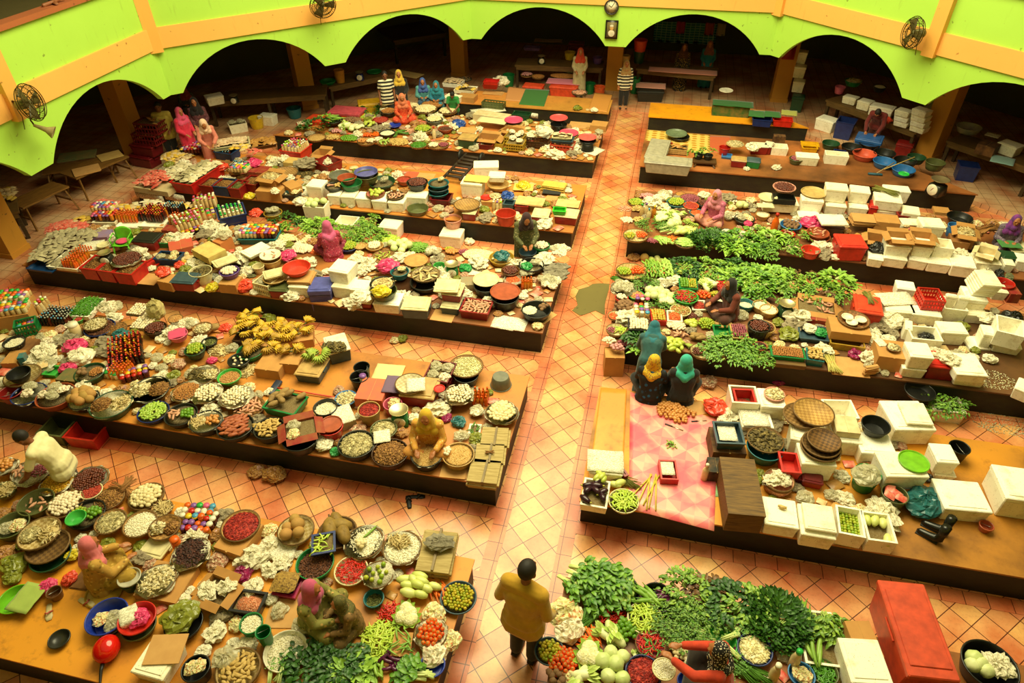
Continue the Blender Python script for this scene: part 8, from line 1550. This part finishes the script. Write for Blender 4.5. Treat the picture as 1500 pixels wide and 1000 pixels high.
a,b,n,t=side(4,AP-.1);p=rp(57,186,a-n*.25,n)+n*.25;g=G();g.lathe([(.035,-.12),(.05,0),(.07,.16),(.16,.32),(.165,.33),(.15,.32),(.06,.15),(.03,.02)],20);o=thing('horn_loudspeaker',g.mesh('horn',mat('9c8c5c','plain')),p,(0,0,0),1,'grey horn loudspeaker hanging on the left arcade','loudspeaker');o.matrix_world=Matrix.Translation(p-n*.25) @ (-n+t*.5+Vector((0,0,-.7))).to_track_quat('Z','Y').to_matrix().to_4x4() @ Matrix.Scale(.75,4);l=G();l.tube([(0,0,-.1),(0,.1,-.2),(0,.3,-.25)],.02,6);obj('bracket',l.mesh('bracket',mat('4c4020','metal')),o)
a,b,n,t=side(2,AP-.04)
def onwall(x,y,z):return rp(x,y,a,n)
p=onwall(896,10,3.42);RX=Matrix.Rotation(PI/2,4,'X');g=G();g.lathe([(.2,0),(.205,.05),(.18,.055),(.175,.03),(0,.03)],30,RX);o=thing('wall_clock',g.mesh('clock_case',mat('2a2418','plain')),p,label='round wall clock on the middle springer',cat='clock');g=G();g.lathe([(.176,.034),(0,.036)],30,RX);f=obj('clock_face',g.mesh('clock_face',mat('e3d8b4','plain')),o)
g=G()
for i in range(12):g.box((.15*math.sin(i*PI/6),-.039,.15*math.cos(i*PI/6)),(.012,.004,.03 if i % 3 else .04),M=None)
obj('hour_marks',g.mesh('hour_marks',mat('1c1810','plain')),f)
for L,an in ((.09,-1.0),(.14,.55)):g=G();g.box((0,-.043,L*.45),(.014,.004,L));obj('hand',g.mesh('hand',mat('1c1810','plain')),f,rot=(0,an,0))
p=onwall(896,43,2.82);g=G();g.box((0,-.02,0),(.36,.04,.5));o=thing('picture_frame',g.mesh('frame',mat('1a150e','plain',.3)),p,label='dark framed portrait of a man below the clock',cat='picture');g=G();g.box((0,-.043,0),(.27,.006,.4));f=obj('print',g.mesh('print',mat('6c5c2c','cloth')),o);g=G();g.ball((0,-.047,.05),(.055,.006,.07));obj('portrait_head',g.mesh('portrait_head',mat('c89a5c','plain')),f);g=G();g.ball((0,-.046,-.1),(.1,.006,.09));obj('portrait_shoulders',g.mesh('portrait_shoulders',mat('d8ccb0','plain')),f);g=G();g.ball((0,-.05,.1),(.055,.005,.03));obj('portrait_hair',g.mesh('portrait_hair',mat('e0d8c0','plain')),f)
# ================================================================ odds and ends wedged between the goods
base(TH);SEEN={}
for o in THINGS:
    if o.name.startswith('market_platform'):continue
    s_=max(abs(o.scale[0]),.01);bb=o.bound_box;r=max(max(abs(c[0]),abs(c[1])) for c in bb)*s_*.86
    SEEN.setdefault((int(o.location.x//.5),int(o.location.y//.5)),[]).append((o.location.x,o.location.y,r))
def free(x,y):
    q=.3;a,b=int(x//.5),int(y//.5)
    for i in range(a-2,a+3):
        for j in range(b-2,b+3):
            for u,v,r in SEEN.get((i,j),()):q=min(q,math.hypot(u-x,v-y)-r)
    return q
ODD=[('bag_clear','crumpled clear plastic bag','plastic bag'),('bag_white','crumpled white bag','plastic bag'),('paperc','crumpled scrap of newspaper','newspaper'),('sack','brown cloth bundle','cloth'),('bag_onion','small net bag of shallots','bag'),('packet_brown','loose brown packet','packet'),('bag_olive','small olive plastic bag','plastic bag'),('packet_tan','loose tan packet','packet'),('bag_veg','small bag of cut vegetables','bag'),('packet_red','loose red packet','packet'),('bag_nuts','small bag of brown crackers','bag')]
FILLR=[(0,690,640,830),(230,830,650,1000),(0,440,330,610),(330,570,730,690),(40,270,840,480),(120,190,640,330),(640,240,760,320),(430,130,680,222),(690,160,880,235),(800,820,1260,1000),(885,370,1460,560),(915,280,1490,400),(1060,590,1330,760)]
for x0,y0,x1,y1 in FILLR:
    P=[at(x,y,TH) for x in (x0,x1) for y in (y0,y1)];sp=.11
    ax,bx_,ay,by_=min(p.x for p in P),max(p.x for p in P),min(p.y for p in P),max(p.y for p in P)
    Y=ay
    while Y < by_:
        X_=ax
        while X_ < bx_:
            x,y=X_+rng.uniform(-.04,.04),Y+rng.uniform(-.04,.04);X_ += sp
            d=Vector((x,y,TH))-CAM;zf=d.dot(_fw);u,v=750+FOC*d.dot(_r)/zf,500-FOC*d.dot(_u)/zf
            if not (x0 < u < x1 and y0 < v < y1) or not any(a+.06 < y < b-.06 for a,b in ROWS) or XL-.08 < x < XR+.08:continue
            if any((x-OC.x)*math.cos(k*PI/4)+(y-OC.y)*math.sin(k*PI/4) > 11.0 for k in range(8)):continue
            q=free(x,y)
            if q < .055:continue
            k,w1,ct=ODD[rng.randrange(len(ODD))];R_=min(q*1.3,.15);s_,r_=zone(x,y)
            o=put(k,(x,y,TH),None,R_/(.16 if k[:2] != 'pa' else .1),cat=ct,group=f'{w1} pieces on the {ZL[s_, r_]}');PROPOSE.append((o,f'{w1} wedged between goods on the {ZL[s_, r_]}'));SEEN.setdefault((int(x//.5),int(y//.5)),[]).append((x,y,R_))
        Y += sp
rest_of_heaps()
# ---------------------------------------------------------------- labels: tell look-alikes apart
ORD=['nearest','second','third','fourth','fifth','sixth','seventh','eighth','ninth','tenth','eleventh','twelfth','thirteenth','fourteenth','fifteenth','sixteenth','seventeenth','eighteenth','nineteenth','twentieth']
def words_(s):return s.split()
by={}
for o,d in PROPOSE:
    d=' '.join(d.split());by.setdefault((d,o.get('group')),[]).append(o)
texts={}
for (d,gname),v in by.items():
    texts.setdefault(d,[]).append((gname,v))
for d,lst in texts.items():
    grouped=[(g_,v) for g_,v in lst if g_];loose=[o for g_,v in lst if not g_ for o in v]
    for g_,v in grouped:
        extra=''
        if len(lst) > 1:
            s,r=zone(v[0].location.x,v[0].location.y);extra=' on the '+ZL[s,r]
        for o in v:o['label']=' '.join((d+extra).split()[:16])
    if len(loose) == 1 and not grouped:
        o=loose[0];lab=d
        if len(d.split()) < 4:s,r=zone(o.location.x,o.location.y);lab=d+' on the '+ZL[s,r]
        o['label']=' '.join(lab.split()[:16])
    else:
        zs={}
        for o in loose:zs.setdefault(zone(o.location.x,o.location.y),[]).append(o)
        for (s,r),v in zs.items():
            v.sort(key=lambda o:abs(o.location.x+1.03));z=ZL[s,r]
            for i,o in enumerate(v):
                if len(v) == 1:o['label']=f'{d} on the {z}'
                elif i == 0:o['label']=f'{d}, nearest the aisle on the {z}'
                else:o['label']=f'{d}, {ORD[min(i, 19)]} from the aisle on the {z}'
                if len(o['label'].split()) > 16:o['label']=o['label'].replace(' on the ',', ',1) if False else ' '.join(o['label'].split()[:16])
for o in THINGS:
    if o.get('kind') is None and '_r' in o:del o['_r']
# ---------------------------------------------------------------- light: overcast daylight through the open roof of the court
w=bpy.data.worlds.new('daylight');SC.world=w;w.use_nodes=True
bg=w.node_tree.nodes['Background'];bg.inputs[0].default_value=(1,.92,.52,1);bg.inputs[1].default_value=.38
ld=bpy.data.lights.new('skylight','AREA');ld.shape='DISK';ld.size=12;ld.energy=3650;ld.color=(1,.93,.54)
lo=bpy.data.objects.new('skylight',ld);COL.objects.link(lo);lo.location=(OC.x,OC.y+1.8,12.5)
vs=SC.view_settings;SC.display_settings.display_device='sRGB';vs.view_transform='Standard';vs.look='None';vs.gamma=1;vs.exposure=.12;vs.use_curve_mapping=False
